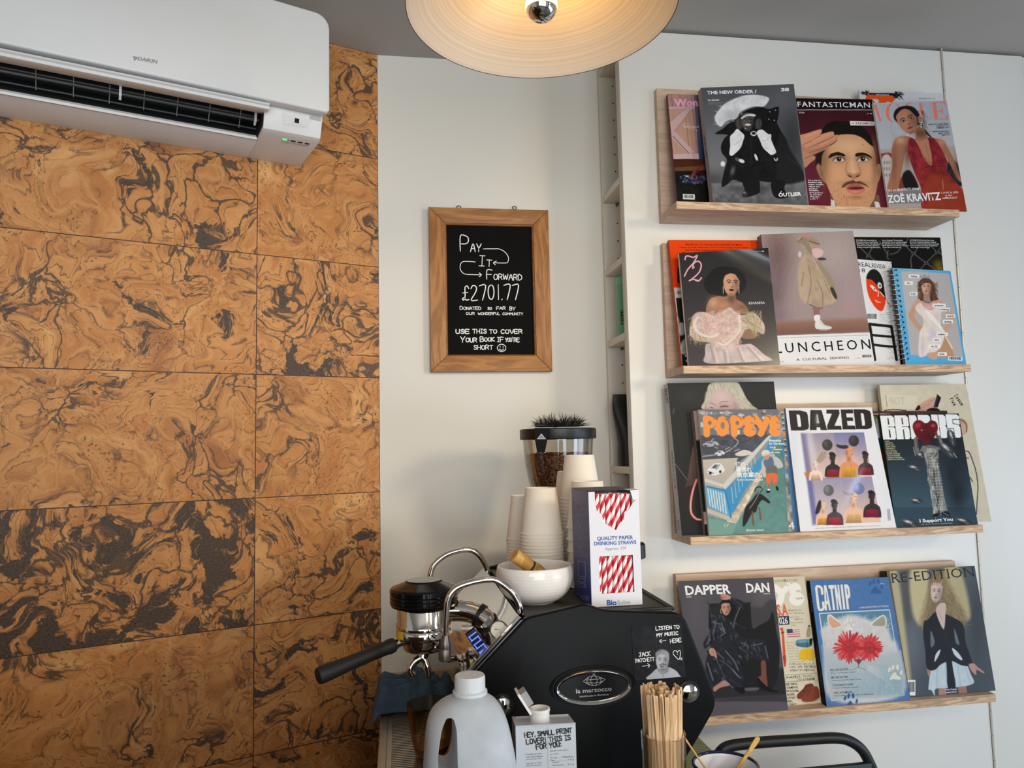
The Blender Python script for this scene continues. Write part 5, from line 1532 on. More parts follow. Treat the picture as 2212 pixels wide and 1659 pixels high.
        s._mix(idx[k], al[k], col, c2, tex, ty); return s
    def rect(s, x0, y0, x1, y1, col, **k):
        k.setdefault('sm', False); k.setdefault('f', 3.0)
        return s.poly([(x0, y0), (x1, y0), (x1, y1), (x0, y1)], col, **k)
    def ell(s, cx, cy, rx, ry, col, rot=0.0, f=4.0, a=1.0, c2=None, ty=None, tex=0.0):
        m = max(rx, ry)+f
        idx = s._idx(cx-m, cx+m, cy-m, cy+m)
        if not len(idx): return s
        c, q = math.cos(R(rot)), math.sin(R(rot))
        x = (s.X[idx]-cx)*c+(s.Y[idx]-cy)*q; y = -(s.X[idx]-cx)*q+(s.Y[idx]-cy)*c
        r = np.sqrt((x/rx)**2+(y/ry)**2)
        al = np.clip(.5+(1-r)*min(rx, ry)/f, 0, 1)*a
        k = al > .004
        if c2 is not None and ty is None: ty = (cy-ry, cy+ry)
        s._mix(idx[k], al[k], col, c2, tex, ty); return s
    def soft(s, cx, cy, rx, ry, col, a=.5, rot=0.0):
        m = 2.6*max(rx, ry)
        idx = s._idx(cx-m, cx+m, cy-m, cy+m)
        if not len(idx): return s
        c, q = math.cos(R(rot)), math.sin(R(rot))
        x = (s.X[idx]-cx)*c+(s.Y[idx]-cy)*q; y = -(s.X[idx]-cx)*q+(s.Y[idx]-cy)*c
        s._mix(idx, a*np.exp(-(x/rx)**2-(y/ry)**2), col); return s
    def line(s, pts, w, col, f=3.0, a=1.0, sm=True, taper=False):
        P = np.array(catmull(pts, 4) if sm and len(pts) > 2 else pts, float)
        m = w/2+f
        idx = s._idx(P[:, 0].min()-m, P[:, 0].max()+m, P[:, 1].min()-m, P[:, 1].max()+m)
        if not len(idx): return s
        x, y = s.X[idx], s.Y[idx]
        best = np.full(len(idx), -1e9); n = len(P)-1
        for k in range(n):
            (ax, ay), (bx, by) = P[k], P[k+1]
            dx, dy = bx-ax, by-ay; L = dx*dx+dy*dy+1e-9
            t = np.clip(((x-ax)*dx+(y-ay)*dy)/L, 0, 1)
            ww = w/2*(1-(k+t)/n*.85) if taper else w/2
            best = np.maximum(best, ww-np.sqrt((x-ax-t*dx)**2+(y-ay-t*dy)**2))
        al = np.clip(.5+best/f, 0, 1)*a; k = al > .004
        s._mix(idx[k], al[k], col); return s
    def fur(s, n, box, ln, ang, spread, cols, w=3, seed=1, inside=None, a=.8):
        rnd = random.Random(seed)
        for _ in range(n):
            x, y = rnd.uniform(box[0], box[2]), rnd.uniform(box[1], box[3])
            if inside and not inside(x, y): continue
            an = R((ang(x, y) if callable(ang) else ang)+rnd.gauss(0, spread)); l = ln*rnd.uniform(.6, 1.3)
            b = rnd.gauss(0, .25)
            p1 = (x+l*.5*math.cos(an), y+l*.5*math.sin(an)); p2 = (p1[0]+l*.5*math.cos(an+b), p1[1]+l*.5*math.sin(an+b))
            s.line([(x, y), p1, p2], w, rnd.choice(cols), 2.5, a, False, True)
        return s
    def face(s, cx, cy, w, h, skin, rot=0, dark=.55, lip=(150, 70, 70), hair=(30, 24, 22), look=0.0, eye=(25, 20, 20)):
        """a generic small printed face: oval, side shade, brows, eyes, nose, lips"""
        sk = np.array(skin, float)
        c, q = math.cos(R(rot)), math.sin(R(rot))
        p = lambda u, v: (cx+u*w*c-v*h*q, cy+u*w*q+v*h*c)
        s.poly([p(-.5, -.35), p(-.36, -.5), p(0, -.56), p(.36, -.5), p(.5, -.35), p(.5, 0), p(.38, .3), p(.16, .5), p(-.16, .5), p(-.38, .3), p(-.5, 0)], sk, f=w*.05)
        s.soft(*p(.34, .05), w*.22, h*.42, sk*dark, .55, rot); s.soft(*p(-.14, -.18), w*.26, h*.2, np.minimum(sk*1.12, 255), .5, rot)
        s.soft(*p(-.2, .12), w*.14, h*.12, np.minimum(sk*1.08, 255), .5, rot)
        for sg in (-1, 1):
            x = sg*.21+look
            s.line([p(x-.14, -.17), p(x-.02, -.215), p(x+.13, -.18)], w*.045, hair, w*.03, .85)
            s.soft(*p(x, -.09), w*.11, h*.055, sk*.5, .6, rot)
            s.ell(*p(x, -.085), w*.10, h*.035, (222, 214, 206), rot, w*.03, .8)
            s.ell(*p(x+.01, -.085), w*.045, h*.036, eye, rot, w*.02)
            s.line([p(x-.12, -.085), p(x, -.125), p(x+.12, -.085)], w*.025, hair, w*.02, .9)
        s.line([p(look*.6+.05, -.1), p(look*.6+.07, .08)], w*.05, sk*.72, w*.05, .5); s.soft(*p(look*.6+.02, .115), w*.1, h*.03, sk*.5, .7, rot)
        s.ell(*p(look*.5, .265), w*.15, h*.055, lip, rot, w*.03); s.line([p(look*.5-.15, .262), p(look*.5+.15, .262)], w*.02, np.array(lip)*.5, w*.02, .8)
        s.soft(*p(0, .46), w*.22, h*.06, sk*dark, .5, rot)
        return s
    # ---- lettering as crisp shapes lying on the sheet
    def text(s, body, a, b, h, col, bold=0.0, space=1.0, shear=0.0, res=2, up=None, slab=0.0):
        V, F, wd, ch = text2d(body, bold, space, shear, res, slab)
        if not len(V): return s
        a = np.array(a, float); b = np.array(b, float); d = b-a
        if up is None:
            m = (a+b)/2
            t = np.clip((m[0]-s.q[3][0])/(s.q[2][0]-s.q[3][0]+1e-9), 0, 1)
            e = (s.q[0]-s.q[3])*(1-t)+(s.q[1]-s.q[2])*t
            e = e/np.hypot(*e)
        else:
            e = np.array(up, float); e = e/np.hypot(*e)
        XY = a[None]+V[:, :1]/wd*d[None]+V[:, 1:2]/ch*h*e[None]
        s.T.append((XY, F, col, .00022+.00001*len(s.T))); return s
    def pen(s, pl, w, col):
        mb = MB(); ribbon(mb, pl, w, lambda x, y: (x, y, 0))
        s.T.append((np.array(mb.v)[:, :2], mb.f, col, .00022+.00001*len(s.T))); return s
    def hand(s, t, a, b, h, w, col, **k):
        pl, L = stroke_text(t, h, **k)
        a = np.array(a, float); b = np.array(b, float); d = (b-a)/L; e = np.array([d[1], -d[0]])/np.hypot(*d)
        for p in pl: s.pen([a+d*u+e*v for u, v in p], w, col)
        return s
    def small(s, lines, x0, y0, x1, dy, h, col, slope=0.0, skew=0.0, **k):
        for i, t in enumerate(lines):
            L = len(t)/max(len(q) for q in lines)
            s.text(t, (x0+skew*i, y0+dy*i), (x0+skew*i+(x1-x0)*L, y0+dy*i+slope*(x1-x0)*L), h, col, res=1, **k)
        return s
    def barcode(s, x0, y0, x1, y1, slope=0.0, bg=(235, 235, 232), seed=3):
        s.poly([(x0, y0), (x1, y0+slope*(x1-x0)), (x1, y1+slope*(x1-x0)), (x0, y1)], bg, 3, False)
        rnd = random.Random(seed); x = x0+(x1-x0)*.08
        while x < x1-(x1-x0)*.1:
            w = rnd.choice((.02, .03, .045))*(x1-x0)
            s.T.append((np.array([(x, y0+(y1-y0)*.12+slope*(x-x0)), (x+w, y0+(y1-y0)*.12+slope*(x-x0)), (x+w, y0+(y1-y0)*.78+slope*(x-x0)), (x, y0+(y1-y0)*.78+slope*(x-x0))]), [[0, 1, 2, 3]], (20, 20, 22), .00022))
            x += w+rnd.choice((.02, .035))*(x1-x0)
        return s
    # ---- building
    def front(s, d=0.0):
        P = s.to3(s.X, s.Y, d)
        nx, ny = s.nx, s.ny
        i = np.arange(nx*ny).reshape(ny, nx)
        F = np.stack([i[:-1, :-1], i[1:, :-1], i[1:, 1:], i[:-1, 1:]], -1).reshape(-1, 4)
        return P, F
    def sheet(s, name, mat, parent=None, extra=()):
        """mesh of the painted sheet with its lettering; extra = [(quad of 3D points, colour)]"""
        P, F = s.front()
        V = [P]; FF = [[int(k) for k in f] for f in F]; C = [s.C]
        off = len(P)
        for XY, F2, col, d in s.T:
            q = np.linalg.inv(s.H) @ np.stack([XY[:, 0], XY[:, 1], np.ones(len(XY))]); q = q[:2]/q[2]
            q = s.H @ np.stack([q[0], np.minimum(q[1], .996), np.ones(len(XY))]); XY = (q[:2]/q[2]).T
            V.append(s.to3(XY[:, 0], XY[:, 1], d)); C.append(np.tile(np.array(col, float), (len(XY), 1)))
            FF += [[k+off for k in f] for f in F2]; off += len(XY)
        for q, col in extra:
            V.append(np.array([list(p) for p in q], float)); C.append(np.tile(np.array(col, float), (len(q), 1)))
            FF.append([off+k for k in range(len(q))]); off += len(q)
        V = np.concatenate(V); C = np.concatenate(C)
        me = bpy.data.meshes.new(name)
        if parent is not None:
            M = np.array(WORLD(parent).inverted()); V = V@M[:3, :3].T+M[:3, 3]
        me.from_pydata(V.tolist(), [], FF)
        at = me.attributes.new('Print', 'FLOAT_COLOR', 'POINT')
        rgba = np.ones((len(V), 4), np.float32); rgba[:, :3] = np.minimum(lin(np.clip(C, 0, 255)/255.0)*PGAIN, .92)
        at.data.foreach_set('color', rgba.ravel())
        me.materials.append(mat)
        me.polygons.foreach_set('use_smooth', [True]*len(me.polygons))
        o = bpy.data.objects.new(name, me)
        return lnk(o, parent)
    def magazine(s, label, thick=.006, spine=(230, 228, 222), mat=None, name='magazine', cat='magazine', group=None):
        n = s.n
        K = s.to3(s.q[:, 0], s.q[:, 1], 0.0, True)                  # TL TR BR BL
        root = empty(name, K[3], label, cat, group)
        def back(p, t, low):
            q = p+n*t
            if low: q[2] = max(q[2], p[2])
            return q
        B = [back(p, thick, i > 1) for i, p in enumerate(K)]
        ex = [([K[0], K[3], B[3], B[0]], spine), ([B[0], B[3], B[2], B[1]], spine)]
        cov = s.sheet('cover', mat or PRINT, root, ex)
        ins = .0012
        c = sum(K)/4
        q = [p+(c-p)/np.linalg.norm(c-p)*ins for p in K]
        a = [back(p, .0004, i > 1) for i, p in enumerate(q)]; b = [back(p, thick-.0004, i > 1) for i, p in enumerate(q)]
        MB().add(a+b, [[0, 1, 2, 3], [7, 6, 5, 4], [0, 4, 5, 1], [1, 5, 6, 2], [2, 6, 7, 3], [3, 7, 4, 0]]).build('page_block', PAPER, root, smooth=False)
        s.root, s.cover, s.K = root, cov, K
        return s
    def spine_text(s, body, t0, t1, col, thick, hfrac=.55, bold=0.0, **k):
        """lettering running down the left spine between fractions t0 and t1"""
        V, F, wd, ch = text2d(body, bold, 1.0, 0.0, 1)
        TL, BL = s.K[0], s.K[3]
        d = (BL-TL); n = s.n; left = -np.array([1.0, 0, 0])*.0003
        o = TL+d*t0; dd = d*(t1-t0)
        h = thick*hfrac
        mb = MB(); mb.add([o+dd*(v[0]/wd)+n*(thick*(.5+hfrac/2)-v[1]/ch*h)+left for v in V], F)
        m = P('spine_ink', col, .5, var=.01)
        mb.build('spine_lettering', m, s.root, smooth=False); return s

WH = (238, 238, 236); BK_ = (18, 18, 20)
lA = (1410, 180, 5.185); lB = (1710, 180, 5.185); lC = (1420, 490, 4.879); lD = (1740, 490, 4.879)
lG = (1420, 810, 4.365); lH = (1690, 810, 4.485); lI = (1450, 1220, 4.741); lJ = (1730, 1200, 4.609)

# ================================================================== top ledge
def mag_pink_barn():
    A = Art(lA, [(165, 118), (1180, 150), (1290, 1325), (275, 1308)], 1.725, 6, .8)
    A.fill((176, 136, 126), tex=.05)
    for x in (205, 300, 430): A.line([(x, 110), (x+85, 850)], 6, (120, 82, 76), 4)
    A.poly([(170, 262), (520, 258), (520, 282), (172, 290)], (198, 166, 164), 4, False)
    A.poly([(180, 290), (440, 290), (480, 790), (230, 800)], (188, 148, 128), 3, False)
    for x in (225, 365): A.line([(x, 300), (x+45, 790)], 4, (138, 96, 84), 3)
    A.poly([(180, 440), (360, 280), (440, 285), (250, 530), (205, 520)], (198, 168, 166), 4, False); A.line([(182, 440), (370, 280)], 4, (120, 84, 82), 3); A.line([(250, 530), (438, 290)], 4, (120, 84, 82), 3)
    A.poly([(205, 500), (270, 560), (470, 770), (400, 790), (210, 610)], (198, 168, 166), 4, False); A.line([(225, 590), (405, 785)], 7, (92, 62, 66), 4)
    A.poly([(225, 795), (520, 785), (520, 850), (235, 850)], (202, 172, 172), 4, False)
    A.poly([(455, 118), (540, 118), (640, 850), (520, 850)], (120, 104, 116), 6, False, c2=(44, 62, 96))
    A.poly([(228, 848), (900, 848), (900, 1330), (270, 1330)], (14, 15, 12), 4, False, tex=.5)
    A.poly([(238, 862), (600, 850), (600, 930), (244, 935)], (74, 34, 20), 8, False); A.poly([(244, 940), (600, 920), (600, 975), (250, 985)], (104, 66, 46), 10, False)
    A.line([(420, 1050), (480, 980), (545, 930), (575, 920)], 24, (132, 40, 22), 8)
    A.fur(90, (310, 1030, 600, 1120), 30, 0, 90, [(60, 76, 140), (84, 100, 166), (40, 48, 96), (150, 150, 190)], 9, 3)
    A.fur(60, (440, 930, 600, 1110), 34, -50, 30, [(120, 30, 30), (70, 84, 140), (150, 60, 30)], 6, 4)
    A.fur(140, (270, 1110, 640, 1300), 40, -70, 40, [(30, 40, 22), (22, 30, 18), (44, 52, 30)], 4, 5)
    A.ell(385, 1040, 16, 6, (220, 220, 214))
    A.text('Won', (240, 255), (512, 252), 78, (236, 166, 196), .05)
    A.text('Kehlani', (352, 500), (520, 498), 26, (228, 216, 208), 0, shear=.3)
    A.pen([(352, 490), (345, 465), (375, 450), (395, 470), (375, 498), (412, 450)], 4, (228, 216, 208)); A.pen([(385, 475), (415, 510), (470, 512), (505, 535)], 4, (228, 216, 208))
    A.barcode(338, 1240, 470, 1296, .03)
    A.magazine('pink barn door magazine half hidden at the left end of the top ledge', .011, (128, 74, 80))
def mag_new_order():
    A = Art(lA, [(540, 50), (1580, 8), (1727, 1290), (675, 1320)], 1.69, 5)
    A.fill((82, 83, 86), (98, 99, 102)); A.soft(700, 850, 260, 420, (124, 125, 128), .7); A.soft(1560, 640, 140, 420, (52, 53, 56), .8); A.soft(1480, 180, 200, 180, (104, 105, 108), .6); A.soft(650, 1080, 200, 90, (60, 60, 62), .7)
    A.poly([(640, 1120), (1720, 1108), (1760, 1340), (640, 1340)], (112, 113, 115), 8, False, tex=.18, c2=(92, 93, 96)); A.soft(1150, 1180, 400, 50, (60, 60, 62), .55)
    coat = (19, 19, 21)
    A.poly([(698, 565), (790, 505), (840, 460), (935, 395), (985, 340), (1100, 285), (1220, 265), (1300, 288), (1410, 265), (1404, 390), (1392, 440), (1440, 540), (1500, 640), (1530, 760), (1600, 870), (1650, 980), (1600, 1060), (1480, 1110), (1330, 1110), (1150, 1090), (1010, 1110), (900, 1080), (840, 1130), (772, 1155), (795, 1000), (830, 860), (775, 780), (765, 700), (800, 620), (835, 575)], coat, 6, tex=.25)
    A.poly([(1420, 560), (1560, 780), (1690, 1000), (1690, 1090), (1400, 1090)], (30, 30, 33), 30)
    A.poly([(1010, 1090), (1180, 1085), (1200, 1170), (1190, 1230), (1060, 1275), (1010, 1255), (1030, 1190)], coat, 5); A.poly([(1335, 1100), (1480, 1090), (1475, 1190), (1530, 1265), (1400, 1288), (1340, 1230)], coat, 5)
    A.ell(1032, 1240, 34, 38, (46, 46, 48), f=6); A.soft(1025, 1225, 14, 10, (190, 190, 190), .8)
    A.poly([(697, 400), (705, 350), (790, 245), (890, 185), (1000, 142), (1120, 127), (1235, 140), (1302, 168), (1280, 225), (1235, 262), (1150, 258), (1060, 282), (975, 330), (940, 390), (860, 410), (805, 440), (770, 485), (725, 465)], (222, 222, 224), 12, tex=.06)
    A.fur(320, (700, 130, 1300, 470), 46, lambda x, y: 160-90*(x-700)/600, 35, [(240, 240, 242), (200, 200, 203), (228, 228, 230), (180, 180, 184)], 5, 6, lambda x, y: y < 480-.62*(x-700)+60*math.sin((x-700)/110) and y > 470-.62*(x-700)-190)
    A.soft(880, 360, 90, 60, (150, 150, 154), .5)
    A.poly([(985, 370), (1050, 335), (1140, 340), (1185, 390), (1160, 420), (1080, 370), (1000, 400)], (24, 24, 26), 8)
    A.face(1062, 435, 130, 190, (84, 80, 78), 0, .4, (60, 50, 50), (10, 10, 10))
    A.poly([(988, 388), (1040, 352), (1105, 340), (1150, 352), (1140, 372), (1060, 366), (1000, 398)], (214, 214, 216), 5)
    A.ell(1066, 464, 34, 13, (214, 210, 206), f=5); A.line([(1030, 463), (1100, 463)], 2, (90, 88, 86), 2, .7)
    for x, y in ((965, 455), (1185, 455)):
        A.ell(x, y, 38, 62, (66, 63, 62), -8 if x < 1000 else 8, 10); A.line([(x-15, y-40), (x-5, y+40)], 5, (110, 106, 104), 4, .7); A.line([(x+12, y-50), (x+8, y+30)], 5, (34, 33, 33), 4, .7)
    A.poly([(945, 510), (985, 540), (1026, 585), (1010, 650), (985, 720), (930, 780), (882, 812), (858, 785), (868, 700), (866, 600), (905, 555)], (226, 226, 228), 5, tex=.05)
    A.poly([(1165, 548), (1225, 518), (1290, 566), (1325, 572), (1328, 630), (1355, 700), (1382, 772), (1330, 802), (1285, 770), (1235, 720), (1205, 650)], (226, 226, 228), 5, tex=.05)
    A.line([(905, 690), (960, 660), (1000, 620)], 5, (150, 150, 152), 5, .7); A.line([(1215, 640), (1260, 640), (1310, 600)], 5, (150, 150, 152), 5, .7); A.line([(1250, 720), (1300, 740)], 4, (160, 160, 162), 4, .7)
    A.ell(1130, 563, 36, 26, (220, 220, 220), f=4); A.ell(1130, 560, 25, 16, (30, 30, 32), f=4)
    A.ell(785, 902, 25, 30, (224, 224, 226), f=6); A.ell(955, 855, 40, 20, (84, 84, 86), 30, 6); A.ell(996, 870, 34, 20, (222, 222, 222), 25, 6); A.ell(1158, 828, 14, 42, (222, 222, 222), -22, 5)
    A.line([(1362, 842), (1372, 862), (1390, 860), (1396, 840)], 11, (214, 214, 214), 4)
    A.soft(895, 980, 24, 50, (120, 120, 122), .8, 15)
    for x, y in ((1375, 300), (1312, 318), (1300, 403), (1362, 415), (1040, 505)): A.ell(x, y, 6, 6, (190, 190, 190))
    A.line([(1100, 620), (1110, 760), (1090, 900)], 8, (46, 46, 48), 8, .7); A.line([(880, 840), (1000, 930), (1120, 880), (1300, 850)], 9, (40, 40, 42), 8, .7); A.line([(1500, 810), (1620, 920)], 10, (64, 64, 66), 14, .6)
    A.text('THE NEW ORDER /', (610, 122), (1165, 108), 36, WH, .035)
    A.text('38', (1438, 88), (1530, 84), 34, WH, .05)
    A.text('PA SALIEU', (620, 198), (745, 195), 16, WH, .03)
    A.small(['photographed by a studio somewhere in', 'town, styled and interviewed for the', 'spring issue of the year'], 622, 215, 800, 11, 5, (190, 190, 190), -.01)
    A.text('OUTLIER', (1410, 1270), (1666, 1255), 38, WH, .04); A.pen([(1425, 1232), (1440, 1212)], 9, WH)
    A.magazine('black and white magazine with a figure in a huge white fur hat', .020, (168, 162, 158))
    A.spine_text('THE NEW ORDER /', .40, .60, (40, 40, 42), .020, .45); A.spine_text('38', .965, .995, (40, 40, 42), .020, .9)
def mag_fantastic():
    A = Art(lB, [(45, 165), (900, 180), (1083, 1352), (192, 1345)], 1.70, 6)
    A.fill((58, 18, 26), (104, 30, 46)); A.soft(120, 1000, 160, 300, (110, 34, 66), .6); A.rect(0, 100, 1100, 292, (26, 10, 14), f=3)
    sk = np.array((214, 156, 112), float)
    # ears, neck
    A.poly([(430, 1250), (980, 1250), (1000, 1400), (440, 1400)], sk*.55, 6, False)
    A.poly([(440, 1300), (475, 1310), (500, 1400), (440, 1400)], (226, 222, 224), 4, False); A.poly([(925, 1320), (975, 1330), (1000, 1400), (940, 1400)], (226, 222, 224), 4, False)
    A.poly([(275, 920), (310, 905), (350, 950), (385, 1060), (390, 1120), (340, 1080), (295, 1000)], sk*.86, 5); A.poly([(955, 920), (990, 905), (1002, 960), (995, 1040), (960, 1120), (945, 1040)], sk*.9, 5)
    A.soft(340, 1000, 26, 60, sk*.6, .8, -20); A.soft(975, 1000, 18, 50, sk*.65, .7)
    # head
    A.poly([(345, 640), (400, 560), (520, 500), (660, 490), (790, 540), (880, 640), (930, 770), (945, 900), (962, 1100), (940, 1240), (905, 1330), (820, 1420), (560, 1420), (470, 1300), (400, 1150), (345, 980), (330, 900), (310, 800)], sk, 6)
    A.soft(360, 880, 60, 300, sk*.62, .7); A.soft(935, 900, 40, 260, sk*.6, .7); A.soft(650, 700, 200, 90, (238, 188, 146), .75); A.soft(520, 1010, 90, 100, (232, 172, 130), .6); A.soft(850, 990, 60, 90, (230, 168, 126), .55); A.soft(680, 870, 36, 130, (240, 190, 148), .7)
    # hair
    A.poly([(345, 520), (400, 450), (500, 425), (630, 430), (760, 470), (850, 540), (900, 640), (910, 705), (860, 670), (790, 610), (700, 575), (600, 570), (520, 585), (500, 650), (400, 720), (340, 760), (310, 800), (345, 640)], (24, 17, 14), 10, tex=.25)
    A.fur(160, (360, 430, 890, 640), 26, 60, 40, [(38, 28, 22), (16, 12, 10), (52, 38, 30)], 4, 8, lambda x, y: y < 600-40*math.sin((x-350)/540*3.1))
    A.poly([(300, 700), (400, 690), (345, 800), (330, 920), (300, 880), (270, 930)], (34, 22, 18), 20)
    # brows, eyes, nose, lips
    A.poly([(412, 830), (440, 790), (520, 770), (592, 795), (590, 820), (500, 808), (430, 836)], (28, 18, 14), 7); A.poly([(712, 800), (735, 780), (810, 778), (880, 810), (900, 842), (830, 815), (730, 822)], (28, 18, 14), 7)
    for x, y in ((535, 852), (802, 850)):
        A.soft(x, y-6, 84, 34, sk*.55, .65); A.poly([(x-68, y+14), (x-30, y-18), (x+20, y-22), (x+60, y+6), (x+10, y+24), (x-40, y+24)], (218, 206, 198), 5)
        A.ell(x-4, y-2, 27, 25, (30, 20, 16), f=5); A.ell(x+2, y-10, 6, 5, (235, 235, 235), f=3); A.line([(x-72, y+14), (x-30, y-20), (x+20, y-24), (x+64, y+6)], 8, (24, 15, 12), 5); A.line([(x-60, y+26), (x, y+32), (x+52, y+18)], 4, sk*.6, 6, .6)
        A.line([(x-60, y-30), (x, y-44), (x+60, y-22)], 5, sk*.62, 7, .5)
    A.line([(620, 890), (608, 960), (625, 1030)], 12, sk*.72, 14, .6); A.line([(745, 900), (770, 980), (765, 1030)], 12, sk*.68, 14, .6)
    A.poly([(620, 1030), (650, 1048), (690, 1075), (740, 1050), (770, 1025), (765, 1000), (700, 1010), (640, 1000)], sk*.8, 10); A.ell(652, 1040, 20, 9, (70, 34, 24), 20, 6); A.ell(740, 1040, 20, 9, (70, 34, 24), -20, 6); A.soft(690, 990, 40, 40, (242, 190, 148), .6)
    A.soft(700, 1120, 150, 22, (110, 70, 52), .4)
    A.poly([(558, 1160), (610, 1110), (690, 1085), (720, 1105), (760, 1095), (830, 1130), (862, 1165), (800, 1135), (720, 1120), (640, 1130), (590, 1165)], (50, 32, 24), 10, a=.7)
    A.poly([(610, 1180), (650, 1135), (690, 1122), (720, 1132), (745, 1122), (790, 1150), (822, 1172), (720, 1180)], (178, 92, 76), 6); A.poly([(614, 1185), (720, 1176), (822, 1174), (800, 1222), (740, 1244), (670, 1240)], (210, 116, 100), 6); A.poly([(630, 1182), (690, 1160), (770, 1162), (810, 1176), (720, 1192)], (92, 34, 30), 5)
    A.soft(710, 1215, 50, 14, (236, 160, 144), .6); A.soft(720, 1275, 80, 18, sk*.6, .6)
    A.fur(420, (430, 1150, 950, 1360), 13, 80, 40, [(70, 44, 32), (96, 62, 44), (120, 80, 58)], 3, 9, lambda x, y: abs(x-700) > 230-(y-1100)*1.0 or y > 1290, .55)
    A.ell(800, 688, 5, 5, (70, 40, 30)); A.ell(610, 1105, 4, 4, (70, 40, 30))
    # saluting hand
    hk = np.array((216, 150, 116), float)
    A.poly([(90, 590), (170, 560), (320, 515), (335, 545), (300, 590), (200, 650), (110, 700)], hk, 6); A.poly([(110, 680), (250, 600), (440, 540), (475, 560), (460, 600), (320, 660), (190, 720), (110, 760)], hk, 6)
    A.poly([(180, 720), (330, 660), (500, 575), (518, 610), (480, 660), (360, 720), (220, 770), (130, 800)], hk*.94, 6); A.poly([(110, 700), (220, 740), (400, 690), (440, 690), (380, 740), (240, 800), (130, 840)], hk*.86, 6); A.poly([(110, 760), (220, 800), (260, 815), (262, 850), (200, 900), (150, 945), (130, 860)], hk*.9, 6)
    for l in ([(120, 690), (210, 650), (320, 590)], [(190, 722), (320, 665), (465, 600)], [(200, 775), (370, 722), (490, 655)], [(150, 840), (240, 805), (330, 765)]): A.line(l, 7, hk*.5, 7, .75)
    for l in ([(150, 600), (300, 545)], [(240, 640), (420, 570)], [(330, 690), (480, 610)]): A.line(l, 14, np.minimum(hk*1.14, 255), 18, .6)
    A.poly([(90, 930), (150, 945), (140, 1200), (90, 1200)], (100, 30, 52), 10, False)
    A.text('FANTASTICMAN', (70, 262), (886, 272), 58, WH, .008, 1.12, slab=.05)
    A.rect(0, 294, 1100, 300, (230, 222, 222), f=3)
    A.text('SS26', (82, 334), (144, 335), 15, (216, 200, 200), .02); A.text('n° 43', (846, 346), (902, 347), 15, (216, 200, 200), .02)
    A.poly([(652, 420), (945, 430), (950, 474), (658, 470)], (240, 234, 222), 3, False); A.text('→ FAKEMINK', (672, 458), (922, 462), 24, (40, 26, 30), .006, 1.08, slab=.04)
    for i, t in enumerate(['On a trip to', 'Basildon with', 'super prolific', 'rapper and', 'producer', 'FAKEMINK,', 'photographed', 'by Alasdair', 'McLellan.', 'p.152 →']): A.text(t, (183+i*3.2, 1092+i*23), (183+i*3.2+12*len(t), 1094+i*23), 15, WH, .02, res=1, slab=.03)
    A.magazine('dark red magazine with a saluting man beside the fur hat magazine', .007, (230, 226, 220))
def mag_orange_t():
    A = Art(lB, [(755, 75), (1690, 110), (1830, 1330), (880, 1340)], 1.728, 6, .7)
    A.fill((214, 213, 214))
    A.poly([(870, 105), (1170, 110), (1160, 165), (850, 150)], (30, 24, 40), 4, False)
    A.poly([(835, 150), (860, 128), (1130, 140), (1150, 180), (1120, 215), (1060, 210), (1060, 330), (960, 330), (975, 190), (880, 180), (830, 190)], (240, 88, 22), 4)
    A.text('MAGAZINE', (950, 132), (1090, 136), 12, (220, 220, 220), .02, res=1)
    for l in ([(775, 105), (840, 125), (860, 75)], [(830, 75), (850, 130), (800, 110)], [(785, 98), (880, 112)], [(1190, 85), (1150, 160), (1235, 110)], [(1160, 90), (1200, 140), (1150, 165)], [(1180, 130), (1230, 150), (1170, 110)], [(900, 185), (935, 225)]): A.line(l, 9, (22, 20, 24), 3)
    A.fur(40, (1150, 90, 1235, 165), 40, 20, 60, [(20, 20, 24)], 8, 2); A.fur(16, (780, 90, 850, 125), 40, 20, 50, [(20, 20, 24)], 8, 3)
    A.text('Issue #3, 2026, £12', (1428, 172), (1612, 178), 13, (40, 40, 42), .01, res=1)
    A.magazine('white magazine with an orange letter peeking above the red lace dress cover', .006)
